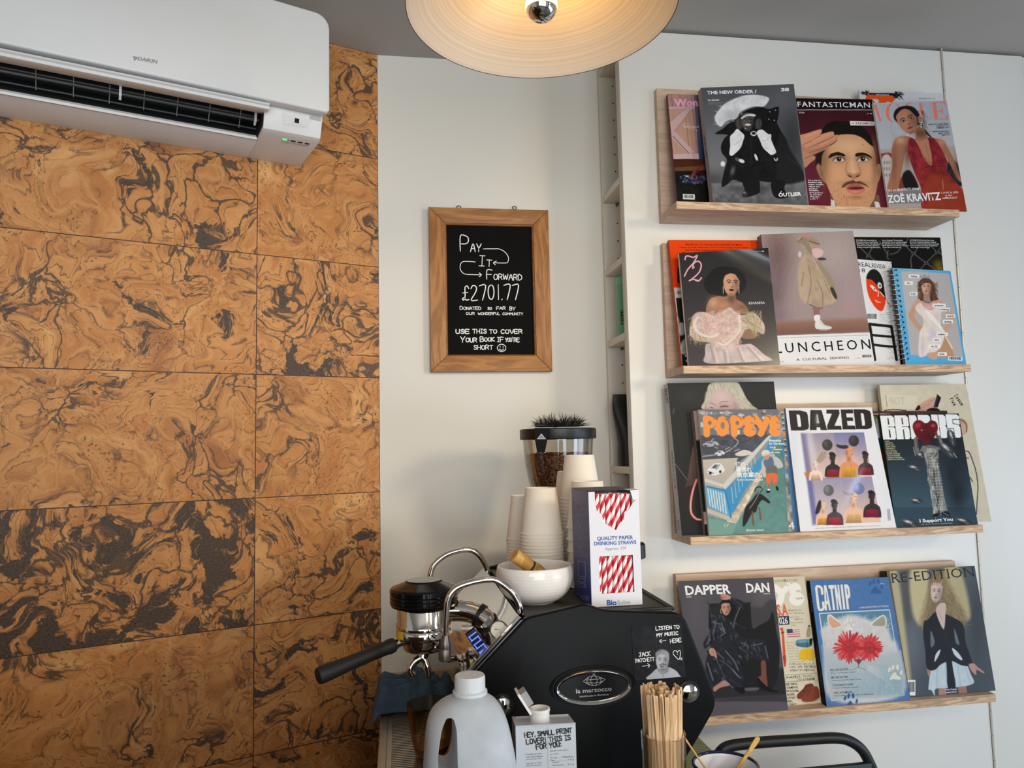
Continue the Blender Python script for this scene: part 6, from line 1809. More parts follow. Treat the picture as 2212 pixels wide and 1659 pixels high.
def mag_vogue():
    A = Art(lB, [(912, 222), (1735, 193), (1945, 1332), (1085, 1352)], 1.692, 6)
    A.fill((178, 182, 188), (196, 190, 184)); A.soft(1650, 300, 240, 200, (166, 172, 182), .6)
    A.poly([(985, 740), (1900, 700), (1990, 1460), (1060, 1460)], (176, 164, 158), 30, False); A.poly([(1000, 790), (1110, 780), (1120, 830), (1010, 850)], (150, 60, 46), 14); A.poly([(1010, 850), (1110, 830), (1140, 1200), (1060, 1200)], (196, 186, 178), 10)
    for k in range(9): A.rect(1030+(k % 3)*28, 870+(k//3)*70, 1048+(k % 3)*28, 905+(k//3)*70, (150, 140, 136), f=6)
    A.poly([(1740, 900), (1860, 900), (1910, 1140), (1760, 1140)], (32, 34, 40), 30); A.poly([(1220, 1060), (1330, 1040), (1340, 1180), (1200, 1180)], (120, 60, 46), 20)
    OR = (232, 126, 104)
    # masthead letters with thick and thin strokes
    A.poly([(916, 238), (950, 236), (1008, 430), (985, 430)], OR, 3, False); A.line([(1000, 425), (1040, 232)], 4, OR, 3, sm=False)
    A.ell(1140, 325, 88, 108, OR, f=3); A.ell(1146, 325, 54, 104, (178, 182, 188), f=3)
    A.ell(1330, 320, 80, 104, OR, f=3); A.ell(1345, 320, 66, 100, (178, 182, 188), f=3); A.rect(1360, 330, 1400, 415, OR)
    A.poly([(1425, 222), (1462, 220), (1480, 380), (1450, 380)], OR, 3, False); A.line([(1455, 360), (1480, 405), (1530, 410), (1560, 370), (1552, 218)], 5, OR, 3)
    A.poly([(1575, 214), (1615, 212), (1640, 405), (1600, 408)], OR, 3, False); A.poly([(1575, 214), (1722, 206), (1728, 262), (1700, 218), (1600, 222)], OR, 3, False); A.poly([(1600, 408), (1752, 402), (1750, 340), (1722, 394), (1600, 400)], OR, 3, False); A.poly([(1618, 308), (1672, 304), (1690, 270), (1698, 345), (1674, 316), (1620, 318)], OR, 3, False)
    A.line([(1130, 430), (1110, 520), (1150, 590), (1260, 580)], 4, (150, 150, 156), 3)
    sk = np.array((170, 112, 84), float); dk = (28, 22, 22)
    # hair behind, shoulders, arms
    A.poly([(1150, 400), (1150, 320), (1200, 270), (1290, 250), (1370, 270), (1420, 330), (1450, 420), (1500, 520), (1575, 612), (1500, 560), (1440, 460), (1350, 520), (1240, 480)], dk, 6)
    A.fur(40, (1400, 300, 1480, 560), 120, 65, 12, [dk, (44, 36, 34)], 5, 3)
    A.poly([(1255, 1000), (1330, 980), (1420, 1150), (1380, 1180), (1280, 1180), (1240, 1080)], dk, 18)
    A.poly([(1150, 640), (1200, 600), (1290, 590), (1380, 620), (1390, 560), (1370, 520), (1480, 480), (1500, 560), (1540, 610), (1640, 620), (1710, 650), (1760, 740), (1820, 860), (1890, 1050), (1905, 1110), (1850, 1060), (1760, 880), (1700, 800), (1560, 930), (1300, 760), (1250, 900), (1220, 1050), (1180, 1200), (1070, 1210), (1100, 1040), (1130, 900), (1120, 760)], sk, 6)
    A.soft(1220, 640, 60, 40, (222, 166, 136), .8); A.soft(1150, 900, 30, 200, sk*.7, .6); A.soft(1680, 660, 50, 40, (206, 150, 122), .7); A.soft(1300, 800, 40, 120, sk*.6, .7); A.soft(1450, 560, 70, 50, sk*.55, .8); A.soft(1470, 680, 80, 50, (196, 136, 108), .6); A.soft(1840, 960, 30, 120, sk*.7, .6)
    A.face(1302, 430, 210, 270, (186, 126, 98), -22, .55, (140, 72, 66), dk)
    A.poly([(1148, 400), (1160, 310), (1250, 258), (1360, 280), (1430, 350), (1395, 370), (1320, 300), (1240, 290), (1180, 350)], dk, 8)
    A.poly([(1415, 370), (1448, 380), (1445, 440), (1422, 440)], sk*.95, 5)
    for y in (440, 462, 486): A.ell(1450, y, 7, 10, (220, 220, 224))
    A.ell(1300, 575, 7, 14, (220, 220, 224))
    # lace dress
    RD = (134, 34, 46)
    A.poly([(1315, 620), (1370, 625), (1430, 720), (1470, 820), (1560, 925), (1570, 820), (1545, 700), (1530, 610), (1600, 620), (1680, 740), (1745, 880), (1730, 950), (1800, 1060), (1880, 1150), (1960, 1250), (1990, 1460), (1500, 1460), (1450, 1180), (1400, 1060), (1350, 930), (1300, 760)], RD, 6, tex=.25, c2=(150, 48, 34))
    A.fur(260, (1300, 640, 1780, 1080), 26, 0, 90, [(178, 62, 72), (96, 20, 32), (200, 84, 92), (118, 28, 40)], 4, 7, lambda x, y: x > 1300+(y-640)*.28 and x < 1560+(y-620)*.6 and not (abs(x-1490-(y-640)*.2) < 90-(y-640)*.3), .6)
    A.poly([(1500, 1060), (1720, 1040), (1930, 1280), (1960, 1430), (1560, 1430)], (156, 60, 34), 60, a=.8)
    A.line([(1440, 970), (1560, 930), (1740, 930)], 7, (88, 18, 30), 6, .8); A.line([(1690, 1080), (1700, 1190)], 6, (226, 170, 140), 8, .8)
    A.poly([(1378, 620), (1440, 650), (1520, 625), (1548, 720), (1565, 880), (1480, 800), (1430, 700)], (188, 128, 100), 6); A.line([(1500, 680), (1550, 890)], 8, sk*.7, 10, .5)
    A.poly([(1080, 1220), (1440, 1190), (1470, 1340), (1085, 1350)], (120, 112, 118), 14, False, a=.8)
    for i, (t, xa, xb) in enumerate((('WISH YOU WERE HERE!', 1532, 1756), ('PASSPORT TO', 1626, 1762), ('SUMMER CHIC', 1624, 1766))): A.text(t, (xa, 464+i*20+4), (xb, 460+i*20), 14, (30, 30, 34), .025, res=1)
    for i, (t, xa, xb) in enumerate((('FASHION FAITHFUL', 1580, 1768), ('JERRY HALL\'S', 1644, 1774), ('NEXT ACT', 1682, 1780))): A.text(t, (xa, 545+i*20+3), (xb, 541+i*20), 14, (30, 30, 34), .025, res=1)
    A.text('"It\'s an ENERGY thing"', (1068, 1214), (1445, 1186), 26, WH, .01, shear=.15, slab=.03)
    A.text('ZOË KRAVITZ', (1082, 1338), (1676, 1302), 84, WH, .03)
    for i, (t, xa, xb) in enumerate((('LOVE & LIFE', 1680, 1866), ('in the', 1722, 1800), ('LIMELIGHT', 1694, 1860))): A.text(t, (xa, 1236+i*30), (xb, 1230+i*30), 20, WH, .012, res=1, slab=.03)
    A.magazine('magazine with a woman in red lace at the right end of the top ledge', .006)

# ================================================================== second ledge
def mag_orange_list():
    A = Art(lC, [(120, 138), (1065, 142), (1150, 1440), (260, 1442)], 1.727, 6, .7)
    A.fill((236, 70, 8)); A.poly([(148, 640), (1200, 640), (1200, 750), (160, 752)], (222, 220, 214), 3, False)
    A.poly([(180, 750), (1200, 750), (1200, 1460), (240, 1460)], (34, 33, 33), 3, False); A.poly([(150, 640), (188, 640), (262, 1460), (225, 1460)], (222, 220, 214), 3, False)
    for q in ([(215, 1040), (270, 1010), (290, 1120), (240, 1140)], [(250, 1230), (300, 1180), (310, 1330), (250, 1330)]): A.poly(q, (190, 188, 186), 8)
    for l in ([(200, 900), (230, 1000), (215, 1060)], [(225, 1150), (280, 1130)], [(250, 1320), (310, 1270)]): A.line(l, 10, (150, 148, 146), 8)
    A.barcode(196, 668, 300, 722, 0)
    RDk = (110, 22, 0)
    for i, (t, a, b) in enumerate((('Mustafa Ali, Yto Barrada, blaxTARLINES KUMASI,', 298, 900), ('Lauren Cornell, Ladji Diaby, Övül Ö. Durmusoglu, Kodwo Eshun', 236, 962), ('Paul Goodwin, Lubaina Himid, Candice Hopkins,', 294, 860), ('Mohamed Elshahed, Samia Henni,', 268, 700))): A.text(t, (a, 192+i*29), (b, 197+i*29), 15, RDk, .01, res=1)
    A.rect(212, 430, 232, 590, (20, 18, 18)); A.text('IS', (292, 1372), (330, 1372), 24, WH, .04); A.text('SP', (298, 1425), (345, 1425), 24, WH, .04)
    A.magazine('orange magazine with small dark text behind the glossy black cover', .012, (214, 84, 30))
def mag_72():
    A = Art(lC, [(228, 278), (1168, 222), (1290, 1408), (330, 1442)], 1.69, 6)
    A.fill((34, 31, 33), (52, 46, 48)); A.soft(1000, 850, 260, 260, (52, 46, 50), .6); A.soft(400, 1000, 200, 300, (52, 46, 48), .6)
    sk = np.array((196, 140, 106), float)
    A.poly([(500, 640), (490, 570), (540, 500), (600, 440), (690, 420), (800, 430), (880, 480), (930, 560), (925, 640), (880, 700), (820, 730), (700, 720), (560, 710)], (5, 4, 5), 10, tex=.3); A.ell(720, 560, 200, 130, (5, 4, 5), -8, 24)
    # skirt, shoulders, ruffled wrap
    A.poly([(520, 1230), (650, 1260), (900, 1240), (1000, 1240), (1120, 1340), (1210, 1400), (1130, 1416), (540, 1440), (505, 1340)], (196, 178, 174), 8, tex=.07)
    for l in ([(560, 1260), (600, 1420)], [(700, 1290), (720, 1430)], [(840, 1280), (900, 1420)], [(950, 1270), (1080, 1410)]): A.line(l, 16, (150, 130, 128), 16, .7); A.line([(x+34, y) for x, y in l], 12, (226, 212, 208), 14, .7)
    A.poly([(515, 910), (520, 830), (560, 760), (640, 730), (720, 735), (760, 690), (820, 690), (830, 760), (900, 800), (960, 880), (900, 920), (700, 930), (560, 920)], sk*.82, 6)
    A.soft(590, 800, 50, 60, (216, 160, 122), .8); A.soft(780, 760, 40, 50, sk*.45, .8); A.soft(900, 850, 60, 40, sk*.6, .7); A.soft(700, 830, 60, 40, (204, 148, 112), .6)
    A.poly([(905, 1090), (1030, 1090), (1050, 1150), (1000, 1180), (890, 1170)], sk*.72, 8)
    A.poly([(350, 1010), (400, 910), (500, 900), (600, 930), (700, 880), (770, 850), (830, 900), (900, 930), (1000, 900), (1080, 960), (1130, 1040), (1120, 1130), (1040, 1100), (940, 1080), (890, 1150), (840, 1240), (760, 1290), (620, 1280), (540, 1220), (460, 1210), (380, 1180), (340, 1120)], (206, 180, 166), 10, tex=.1)
    pk = [(222, 176, 170), (232, 204, 196), (206, 150, 142), (236, 216, 208), (196, 168, 150)]
    A.fur(200, (360, 910, 640, 1100), 70, 60, 30, pk, 6, 3); A.fur(210, (560, 870, 900, 1150), 80, lambda x, y: 130, 22, pk, 6, 4); A.fur(130, (340, 1060, 520, 1200), 70, 70, 30, [(176, 156, 126), (206, 188, 158), (150, 132, 100)], 5, 5)
    A.fur(170, (880, 880, 1100, 1080), 90, lambda x, y: 30+60*(x-880)/220, 22, [(150, 150, 96), (186, 176, 126), (118, 116, 72), (214, 190, 160), (176, 140, 130)], 6, 6)
    A.fur(90, (640, 1130, 900, 1270), 70, 110, 25, pk, 6, 8); A.line([(420, 960), (390, 1030), (440, 1120), (560, 1160), (640, 1130)], 26, (232, 220, 212), 22, .9); A.line([(640, 1220), (720, 1240), (860, 1100), (860, 940)], 22, (234, 222, 214), 20, .8)
    A.poly([(340, 1020), (372, 975), (360, 1050)], (140, 140, 70), 8)
    A.face(780, 607, 168, 222, (206, 150, 118), 3, .5, (44, 14, 18), (16, 12, 12), .05)
    A.poly([(676, 600), (680, 500), (740, 455), (810, 450), (868, 500), (876, 590), (850, 540), (820, 500), (770, 488), (715, 510), (694, 560)], (5, 4, 5), 6, False)
    for x in (694, 858): A.line([(x, 630), (x+2, 700)], 7, (196, 184, 172), 4)
    PKT = (226, 168, 178)
    A.pen([(292, 345), (300, 312), (330, 308), (380, 322), (422, 300), (380, 380), (320, 450), (286, 520)], 15, PKT); A.pen([(386, 425), (372, 440), (384, 386), (430, 362), (462, 400), (445, 470), (390, 530), (335, 570), (380, 552), (430, 572), (464, 536)], 15, PKT); A.pen([(335, 572), (352, 556), (400, 555), (440, 566), (463, 540)], 9, PKT)
    A.text('RIHANNA', (966, 818), (1133, 812), 28, WH)
    A.text('SPRING 2026', (1030, 264), (1100, 260), 7, (200, 200, 200), .01, res=1); A.rect(1104, 253, 1122, 263, WH, f=2)
    A.curl = lambda u, v: 3.4*np.maximum(0, (.235*(u-.30)*.51-.29*v*.86)+.0)**2
    A.magazine('glossy black magazine with a woman in a feathered pink wrap', .008, (206, 170, 160), SHINY)
def mag_luncheon():
    A = Art(lD, [(-470, 80), (500, 42), (722, 1395), (-310, 1440)], 1.70, 6)
    A.fill((170, 152, 148), (162, 138, 138)); A.soft(-300, 300, 160, 320, (112, 84, 84), .8); A.soft(-320, 700, 120, 260, (104, 88, 94), .7); A.soft(300, 300, 200, 240, (190, 172, 168), .6); A.soft(500, 700, 120, 200, (176, 150, 152), .6); A.soft(430, 850, 90, 60, (186, 140, 140), .6); A.soft(200, 700, 150, 300, (150, 140, 142), .5); A.soft(-350, 940, 160, 70, (120, 104, 122), .7)
    A.fur(240, (-460, 60, 660, 900), 120, 90, 25, [(188, 170, 166), (140, 120, 120), (172, 150, 150)], 14, 3, None, .12)
    A.poly([(-420, 1000), (680, 960), (720, 1110), (-330, 1150)], (156, 120, 102), 50, False, c2=(120, 84, 74))
    A.poly([(-400, 1150), (700, 1112), (760, 1480), (-320, 1480)], (232, 230, 230), 3, False)
    # coat figure
    bg = np.array((178, 156, 132), float)
    A.poly([(80, 840), (150, 830), (190, 850), (150, 880), (145, 930), (95, 940), (82, 880)], (150, 106, 104), 8)
    A.poly([(95, 935), (148, 930), (150, 985), (98, 990)], (236, 232, 228), 5); A.poly([(108, 990), (160, 985), (200, 1035), (265, 1052), (272, 1072), (200, 1090), (108, 1070)], (226, 222, 218), 5); A.line([(120, 1080), (260, 1082)], 5, (150, 140, 132), 4); A.poly([(150, 990), (205, 1030), (268, 1050), (240, 1066), (160, 1030)], (206, 200, 196), 6, a=.6)
    A.poly([(60, 830), (180, 840), (290, 815), (290, 800), (60, 790)], (74, 66, 62), 8)
    A.poly([(-105, 160), (-60, 105), (0, 95), (30, 110), (70, 200), (110, 320), (200, 430), (290, 560), (330, 740), (300, 760), (318, 800), (240, 830), (130, 845), (20, 800), (-50, 750), (-75, 640), (-80, 520), (-60, 380), (-10, 290), (-40, 200)], bg, 6, tex=.06)
    A.poly([(-70, 400), (-10, 300), (30, 500), (20, 800), (-50, 745), (-80, 560)], bg*1.08, 30, a=.7); A.poly([(120, 330), (200, 430), (290, 560), (325, 740), (240, 640), (170, 480)], bg*.9, 14); A.poly([(255, 660), (290, 640), (335, 740), (310, 755)], (66, 58, 54), 8)
    for l in ([(0, 120), (60, 260), (160, 470), (260, 700)], [(30, 400), (60, 600), (20, 800)], [(120, 560), (180, 700), (180, 830)], [(-20, 480), (-40, 620)]): A.line(l, 8, bg*.68, 10, .8)
    A.line([(70, 300), (150, 460), (230, 600), (300, 780)], 14, bg*1.2, 12, .6)
    A.poly([(-85, 180), (-40, 110), (10, 100), (50, 220), (60, 300), (20, 240), (-40, 180)], bg*.86, 8); A.line([(-100, 160), (-30, 120)], 8, bg*.6, 8)
    A.poly([(25, 120), (70, 110), (120, 150), (152, 185), (90, 190), (40, 165)], (166, 142, 116), 6); A.poly([(-20, 85), (20, 80), (22, 110), (-20, 110)], (206, 130, 118), 6); A.line([(40, 150), (150, 184)], 7, (76, 62, 54), 5); A.poly([(75, 195), (120, 200), (130, 240), (80, 240)], (190, 146, 132), 6)
    A.poly([(70, 240), (130, 225), (185, 250), (180, 300), (120, 330), (80, 300)], (224, 184, 186), 8); A.poly([(130, 330), (190, 325), (220, 345), (150, 352)], (70, 62, 58), 5); A.ell(-60, 290, 18, 34, (218, 196, 190), f=8)
    A.text('L', (-312, 1332), (-245, 1329), 112, BK_, .008); A.text('UNCHEON', (-205, 1326), (690, 1285), 104, BK_, .004, 1.42)
    A.text('A  CULTURAL  SERVING', (-95, 1412), (458, 1388), 24, BK_, .006)
    A.text('COMME DES GARÇONS "AFTER THE HUNT" PHOTOGRAPHED BY PAOLO ROVERSI AND STYLED BY NAOMI GERMANI', (-385, 1178), (660, 1142), 7, (90, 90, 92), 0, res=1)
    A.text('Nº 21 - SS 2026', (-305, 1428), (-225, 1424), 9, (60, 60, 62), 0, res=1); A.text('£18 / €20', (522, 1390), (580, 1386), 8, (60, 60, 62), res=1)
    A.barcode(588, 1345, 706, 1388, -.03)
    A.magazine('tall pale magazine with a figure wrapped in a beige coat over white boots', .022, (140, 122, 116))
def mag_chain():
    A = Art(lD, [(506, 107), (1420, 112), (1545, 1400), (724, 1400)], 1.735, 5, .8)
    A.fill((15, 14, 13)); A.soft(1400, 400, 60, 60, (120, 96, 20), .9); A.soft(1420, 440, 40, 20, (150, 126, 36), .7)
    G = (96, 96, 94)
    for l in ([(540, 180), (660, 300), (740, 360)], [(730, 180), (640, 330)], [(780, 150), (870, 300)], [(1000, 230), (960, 270), (890, 290)], [(870, 250), (860, 320), (880, 340)], [(1080, 120), (1060, 200), (1140, 280), (1270, 380), (1380, 460)], [(1140, 280), (1110, 340), (1120, 440)], [(1270, 380), (1200, 460)], [(1270, 380), (1390, 270), (1440, 300)], [(1390, 270), (1300, 180)], [(1210, 160), (1150, 280)], [(1440, 180), (1400, 260)]): A.line(l, 9, G, 4)
    for x, y in ((668, 305), (1138, 282), (1275, 382), (1390, 270)): A.ell(x, y, 24, 14, G, 10, 4); A.ell(x, y, 14, 7, (15, 14, 13), 10, 4)
    for j, (x, n) in enumerate(((534, ('PROGRESS with new artworks by', 'Marshall Anderson, Lord Sproul', '& Evil Mayer, Kyra Tabea Balderer,', 'Jonas Bontems, Julian Charrière,', 'Dennis Scampla & Lyle Indecision,')), (806, ('Louise Guspard, Thomas Julier,', 'Julian-Jakob Kneer, Lavanya Langer,', 'Douglas Mandry, Luc Mattenberger,', 'Marie Matusz, Yves Scherer, Francisco', 'Sierra, Manon Wertenbroek,')), (1098, ('CONTRIBUTIONS by Kurt Fritz, Victor', 'Brossard, Alexandra Blättler, Raphael', 'Hiss, Sirous Gomez, Eduard Leto, Danusika', 'Kunz, Laurence Lab, Katja Spechthauser,', 'Avery Singer, Yvonne Wegger')))):
        for i, t in enumerate(n): A.text(t, (x+i*3, 146+i*19), (x+i*3+8.0*len(t)*.93, 148+i*19), 12, (222, 222, 220), .028 if i else .03, res=1)
    A.magazine('black magazine with a broken chain-link fence behind the two small covers', .008, (30, 30, 30))
def mag_real_review():
    A = Art(lD, [(530, 340), (905, 368), (1000, 1420), (728, 1420)], 1.712, 6)
    A.fill((230, 230, 230)); A.soft(905, 700, 40, 500, (190, 190, 192), .5)
    A.fur(230, (850, 380, 960, 1400), 50, 12, 12, [(120, 120, 122), (60, 60, 62), (170, 170, 172)], 3, 4, None, .6)
    A.poly([(640, 540), (655, 490), (690, 455), (730, 450), (780, 490), (815, 570), (835, 680), (845, 760), (835, 830), (810, 885), (770, 880), (720, 830), (670, 740), (645, 640)], (236, 66, 22), 4)
    A.poly([(642, 545), (655, 490), (690, 452), (735, 448), (785, 490), (818, 570), (836, 690), (842, 750), (800, 700), (760, 630), (700, 560)], (24, 24, 26), 4)
    A.ell(782, 618, 22, 34, (236, 236, 236), -15); A.ell(785, 620, 9, 13, (20, 20, 20)); A.poly([(678, 615), (715, 625), (758, 680), (720, 670)], (236, 236, 236), 4); A.ell(728, 655, 9, 7, (20, 20, 20)); A.line([(770, 680), (764, 735)], 8, (236, 236, 236), 4); A.line([(788, 688), (830, 735)], 9, (236, 236, 236), 4); A.line([(738, 770), (755, 790), (790, 795)], 8, (236, 236, 236), 4); A.line([(835, 740), (900, 850)], 5, (190, 40, 30), 4)
    A.line([(672, 1025), (905, 1050), (960, 1400)], 30, (24, 24, 25), 4, sm=False); A.line([(675, 1025), (730, 1400)], 32, (24, 24, 25), 4, sm=False); A.line([(690, 1140), (800, 1150), (930, 1160)], 26, (24, 24, 25), 4); A.line([(700, 1240), (820, 1255), (950, 1265)], 26, (24, 24, 25), 4)
    A.text('REAL', (560, 418), (698, 428), 50, (24, 24, 26)); A.text('REVIEW', (706, 432), (850, 446), 50, (24, 24, 26)); A.text('18', (568, 478), (632, 480), 42, (24, 24, 26))
    A.barcode(640, 905, 762, 985, .03)
    A.small(['What it means', 'to live today', 'ten essays on', 'the contemporary'], 785, 928, 850, 22, 8, (110, 110, 112), .06)
    A.magazine('white magazine with an orange and black cartoon face behind the blue spiral book', .007)
def mag_spiral():
    A = Art(lD, [(915, 432), (1528, 465), (1690, 1415), (1050, 1418)], 1.69, 6)
    A.fill((84, 172, 220)); A.fur(120, (960, 440, 1690, 1410), 4, 0, 90, [(40, 90, 130)], 4, 3)
    A.poly([(1005, 468), (1512, 492), (1660, 1365), (1108, 1352)], (182, 176, 174), 3, False); A.soft(1150, 600, 200, 300, (196, 190, 188), .6)
    hr = (92, 62, 44); sk = np.array((206, 160, 136), float)
    A.poly([(1150, 790), (1215, 765), (1400, 765), (1450, 800), (1540, 900), (1572, 950), (1490, 1110), (1450, 1080), (1510, 960), (1430, 880), (1420, 1060), (1400, 1365), (1290, 1365), (1220, 1100), (1200, 1095), (1085, 940)], sk, 6)
    A.poly([(1160, 830), (1150, 930), (1225, 1060), (1200, 1095), (1086, 945), (1110, 880)], sk*.95, 5); A.poly([(1165, 900), (1150, 950), (1225, 1050), (1240, 980)], (182, 176, 174), 6)
    A.poly([(1440, 900), (1510, 960), (1460, 1050), (1420, 980)], (182, 176, 174), 6)
    A.poly([(1395, 1110), (1470, 1100), (1560, 1340), (1540, 1366), (1400, 1366)], (190, 146, 108), 8)
    A.poly([(1210, 800), (1245, 840), (1330, 880), (1400, 800), (1430, 880), (1425, 1060), (1470, 1100), (1440, 1240), (1380, 1310), (1290, 1330), (1260, 1360), (1195, 1358), (1200, 1130), (1240, 1040), (1235, 960), (1180, 900), (1158, 850)], (228, 216, 204), 6, tex=.04)
    A.soft(1300, 850, 70, 30, (222, 176, 190), .7); A.soft(1340, 1130, 40, 60, (206, 186, 214), .8); A.soft(1240, 1280, 30, 70, (206, 186, 214), .7); A.soft(1390, 950, 40, 60, (216, 180, 196), .5); A.poly([(1260, 900), (1310, 900), (1440, 1060), (1430, 1085)], (240, 234, 224), 5)
    A.line([(1240, 1080), (1230, 1330)], 6, (196, 184, 170), 6, .8); A.line([(1450, 1100), (1545, 1280)], 14, (232, 222, 208), 8)
    A.poly([(1195, 640), (1190, 590), (1230, 545), (1290, 540), (1340, 580), (1370, 650), (1372, 720), (1400, 760), (1350, 780), (1230, 780), (1205, 760), (1215, 700), (1180, 660)], hr, 8, tex=.2)
    A.poly([(1248, 690), (1306, 690), (1318, 800), (1240, 800)], sk*.82, 6, False); A.face(1272, 640, 96, 150, (208, 160, 138), 2, .6, (168, 96, 90), hr)
    A.poly([(1222, 620), (1240, 560), (1310, 560), (1330, 610), (1300, 592), (1250, 596)], hr, 6); A.fur(110, (1186, 570, 1222, 750), 34, 88, 20, [hr, (120, 84, 58), (66, 44, 32)], 5, 4); A.fur(110, (1330, 580, 1392, 750), 34, 84, 20, [hr, (120, 84, 58), (66, 44, 32)], 5, 5)
    A.poly([(1205, 540), (1208, 505), (1230, 525), (1256, 495), (1280, 525), (1305, 508), (1312, 545)], (150, 148, 160), 6, False, a=.9); A.line([(1250, 780), (1295, 803), (1340, 780)], 8, (76, 76, 110), 5)
    for t, x0, y0, x1, y1, tx0, tx1 in (('hiding', 1088, 502, 1200, 540, 1112, 1176), ('the', 1044, 572, 1132, 610, 1070, 1104), ('truth', 1098, 688, 1178, 724, 1110, 1162), ('protects', 1338, 808, 1478, 848, 1362, 1454), ('nothing', 1416, 852, 1520, 890, 1424, 1512), ('worth', 1480, 922, 1576, 958, 1494, 1562), ('saving', 1446, 980, 1556, 1018, 1464, 1538), ('buffalo', 1378, 1114, 1500, 1152, 1398, 1474), ('zine', 1340, 1172, 1432, 1208, 1362, 1408), ('no. 22', 1298, 1240, 1424, 1280, 1328, 1392), ('ss26', 1394, 1322, 1490, 1360, 1412, 1466)):
        A.rect(x0, y0, x1, y1, (238, 236, 234)); A.text(t, (tx0, (y0+y1)/2+8), (tx1, (y0+y1)/2+9), 17, (40, 36, 36), .025)
    A.barcode(1504, 1366, 1654, 1408, .02)
    for k in range(18):
        y = 455+k*55; x = 950+k*7.5; A.rect(x-4, y-10, x+14, y+10, (24, 30, 40))
    A.magazine('small sky blue spiral-bound zine at the right end of the second ledge', .010, (90, 90, 94), name='spiral_zine', cat='zine')
    WR = bpy.data.materials['brushed_steel']
    for k in range(19):
        y = 462+k*52.0; x = 952+k*7.35
        p0 = A.to3([x], [y], .0012)[0]; p1 = A.to3([x-62], [y-6], .004)[0]; p2 = A.to3([x-100], [y+6], -.004)[0]; p3 = A.to3([x-60], [y+2], -.0105)[0]
        MB().tube(catmull([p0, (p0+p1)/2-A.n*.0035, p1, p2, p3, A.to3([x-5], [y], -.0105)[0]], 4), .0007, 6).build('wire_loop', WR, A.root)

# ================================================================== third ledge
def mag_blonde():
    A = Art(lG, [(95, 78), (1098, 62), (1240, 1500), (232, 1530)], 1.7125, 5)
    A.fill((56, 56, 55), (42, 42, 43)); A.soft(300, 200, 100, 80, (66, 66, 64), .6); A.ell(152, 340, 8, 26, (110, 100, 60), 10, 10, .7)
    A.poly([(450, 330), (445, 240), (470, 140), (490, 90), (560, 66), (740, 66), (790, 120), (830, 200), (880, 280), (920, 330)], (196, 190, 172), 10, tex=.06)
    A.fur(220, (450, 70, 900, 330), 90, lambda x, y: 100-70*(x-450)/450, 8, [(222, 216, 198), (170, 162, 140), (206, 200, 180), (148, 138, 116)], 5, 3, lambda x, y: x < 640+y*.9 and (x < 520 or x > 640 or y < 160))
    A.poly([(492, 330), (498, 230), (530, 160), (600, 130), (680, 170), (735, 250), (750, 330)], (204, 176, 172), 8); A.soft(600, 200, 70, 50, (222, 198, 194), .7); A.soft(740, 300, 40, 60, (170, 140, 136), .6)
    A.line([(496, 262), (520, 270), (545, 282)], 7, (140, 110, 100), 6, .8); A.line([(585, 268), (620, 252), (665, 254)], 7, (140, 110, 100), 6, .8); A.soft(630, 295, 44, 16, (160, 116, 112), .7); A.line([(595, 302), (630, 293), (668, 298)], 6, (70, 48, 48), 5); A.line([(498, 305), (525, 312)], 6, (70, 48, 48), 5)
    A.poly([(330, 700), (375, 660), (380, 1000), (300, 1060), (200, 1120), (195, 1090), (270, 1030)], (122, 92, 84), 10, c2=(74, 56, 56)); A.poly([(200, 1085), (330, 1040), (380, 1050), (330, 1130), (230, 1160)], (52, 42, 44), 14)
    A.line([(165, 835), (280, 985)], 4, (140, 140, 138), 3)
    for w_, c in ((24, (196, 86, 82)), (10, (240, 196, 190))): A.line([(368, 990), (335, 1090), (315, 1200), (320, 1300), (365, 1355), (410, 1364)], w_, c, 6)
    A.magazine('big dark magazine with a blonde head at the left of the third ledge', .028, (206, 201, 196))
    A.spine_text('BEAUTY', .03, .13, (40, 40, 40), .028, .6, .03); A.spine_text('SPRING ISSUE', .45, .70, (90, 88, 86), .028, .3); A.spine_text('2026', .9, .97, (70, 70, 70), .028, .4)
def mag_dark_stack():
    A = Art(lG, [(335, 338), (980, 330), (1090, 1500), (455, 1518)], 1.697, 5, .5)
    A.fill((14, 14, 15)); A.poly([(335, 335), (400, 335), (410, 600), (370, 620)], (150, 128, 124), 4, False); A.poly([(430, 1290), (480, 1290), (490, 1400), (440, 1400)], (170, 130, 124), 8, False)
    for y in (1380, 1400, 1420): A.line([(440, y), (485, y)], 4, (200, 196, 190), 3)
    A.magazine('dark magazine mostly hidden behind the footbridge cover', .0145, (150, 140, 122))
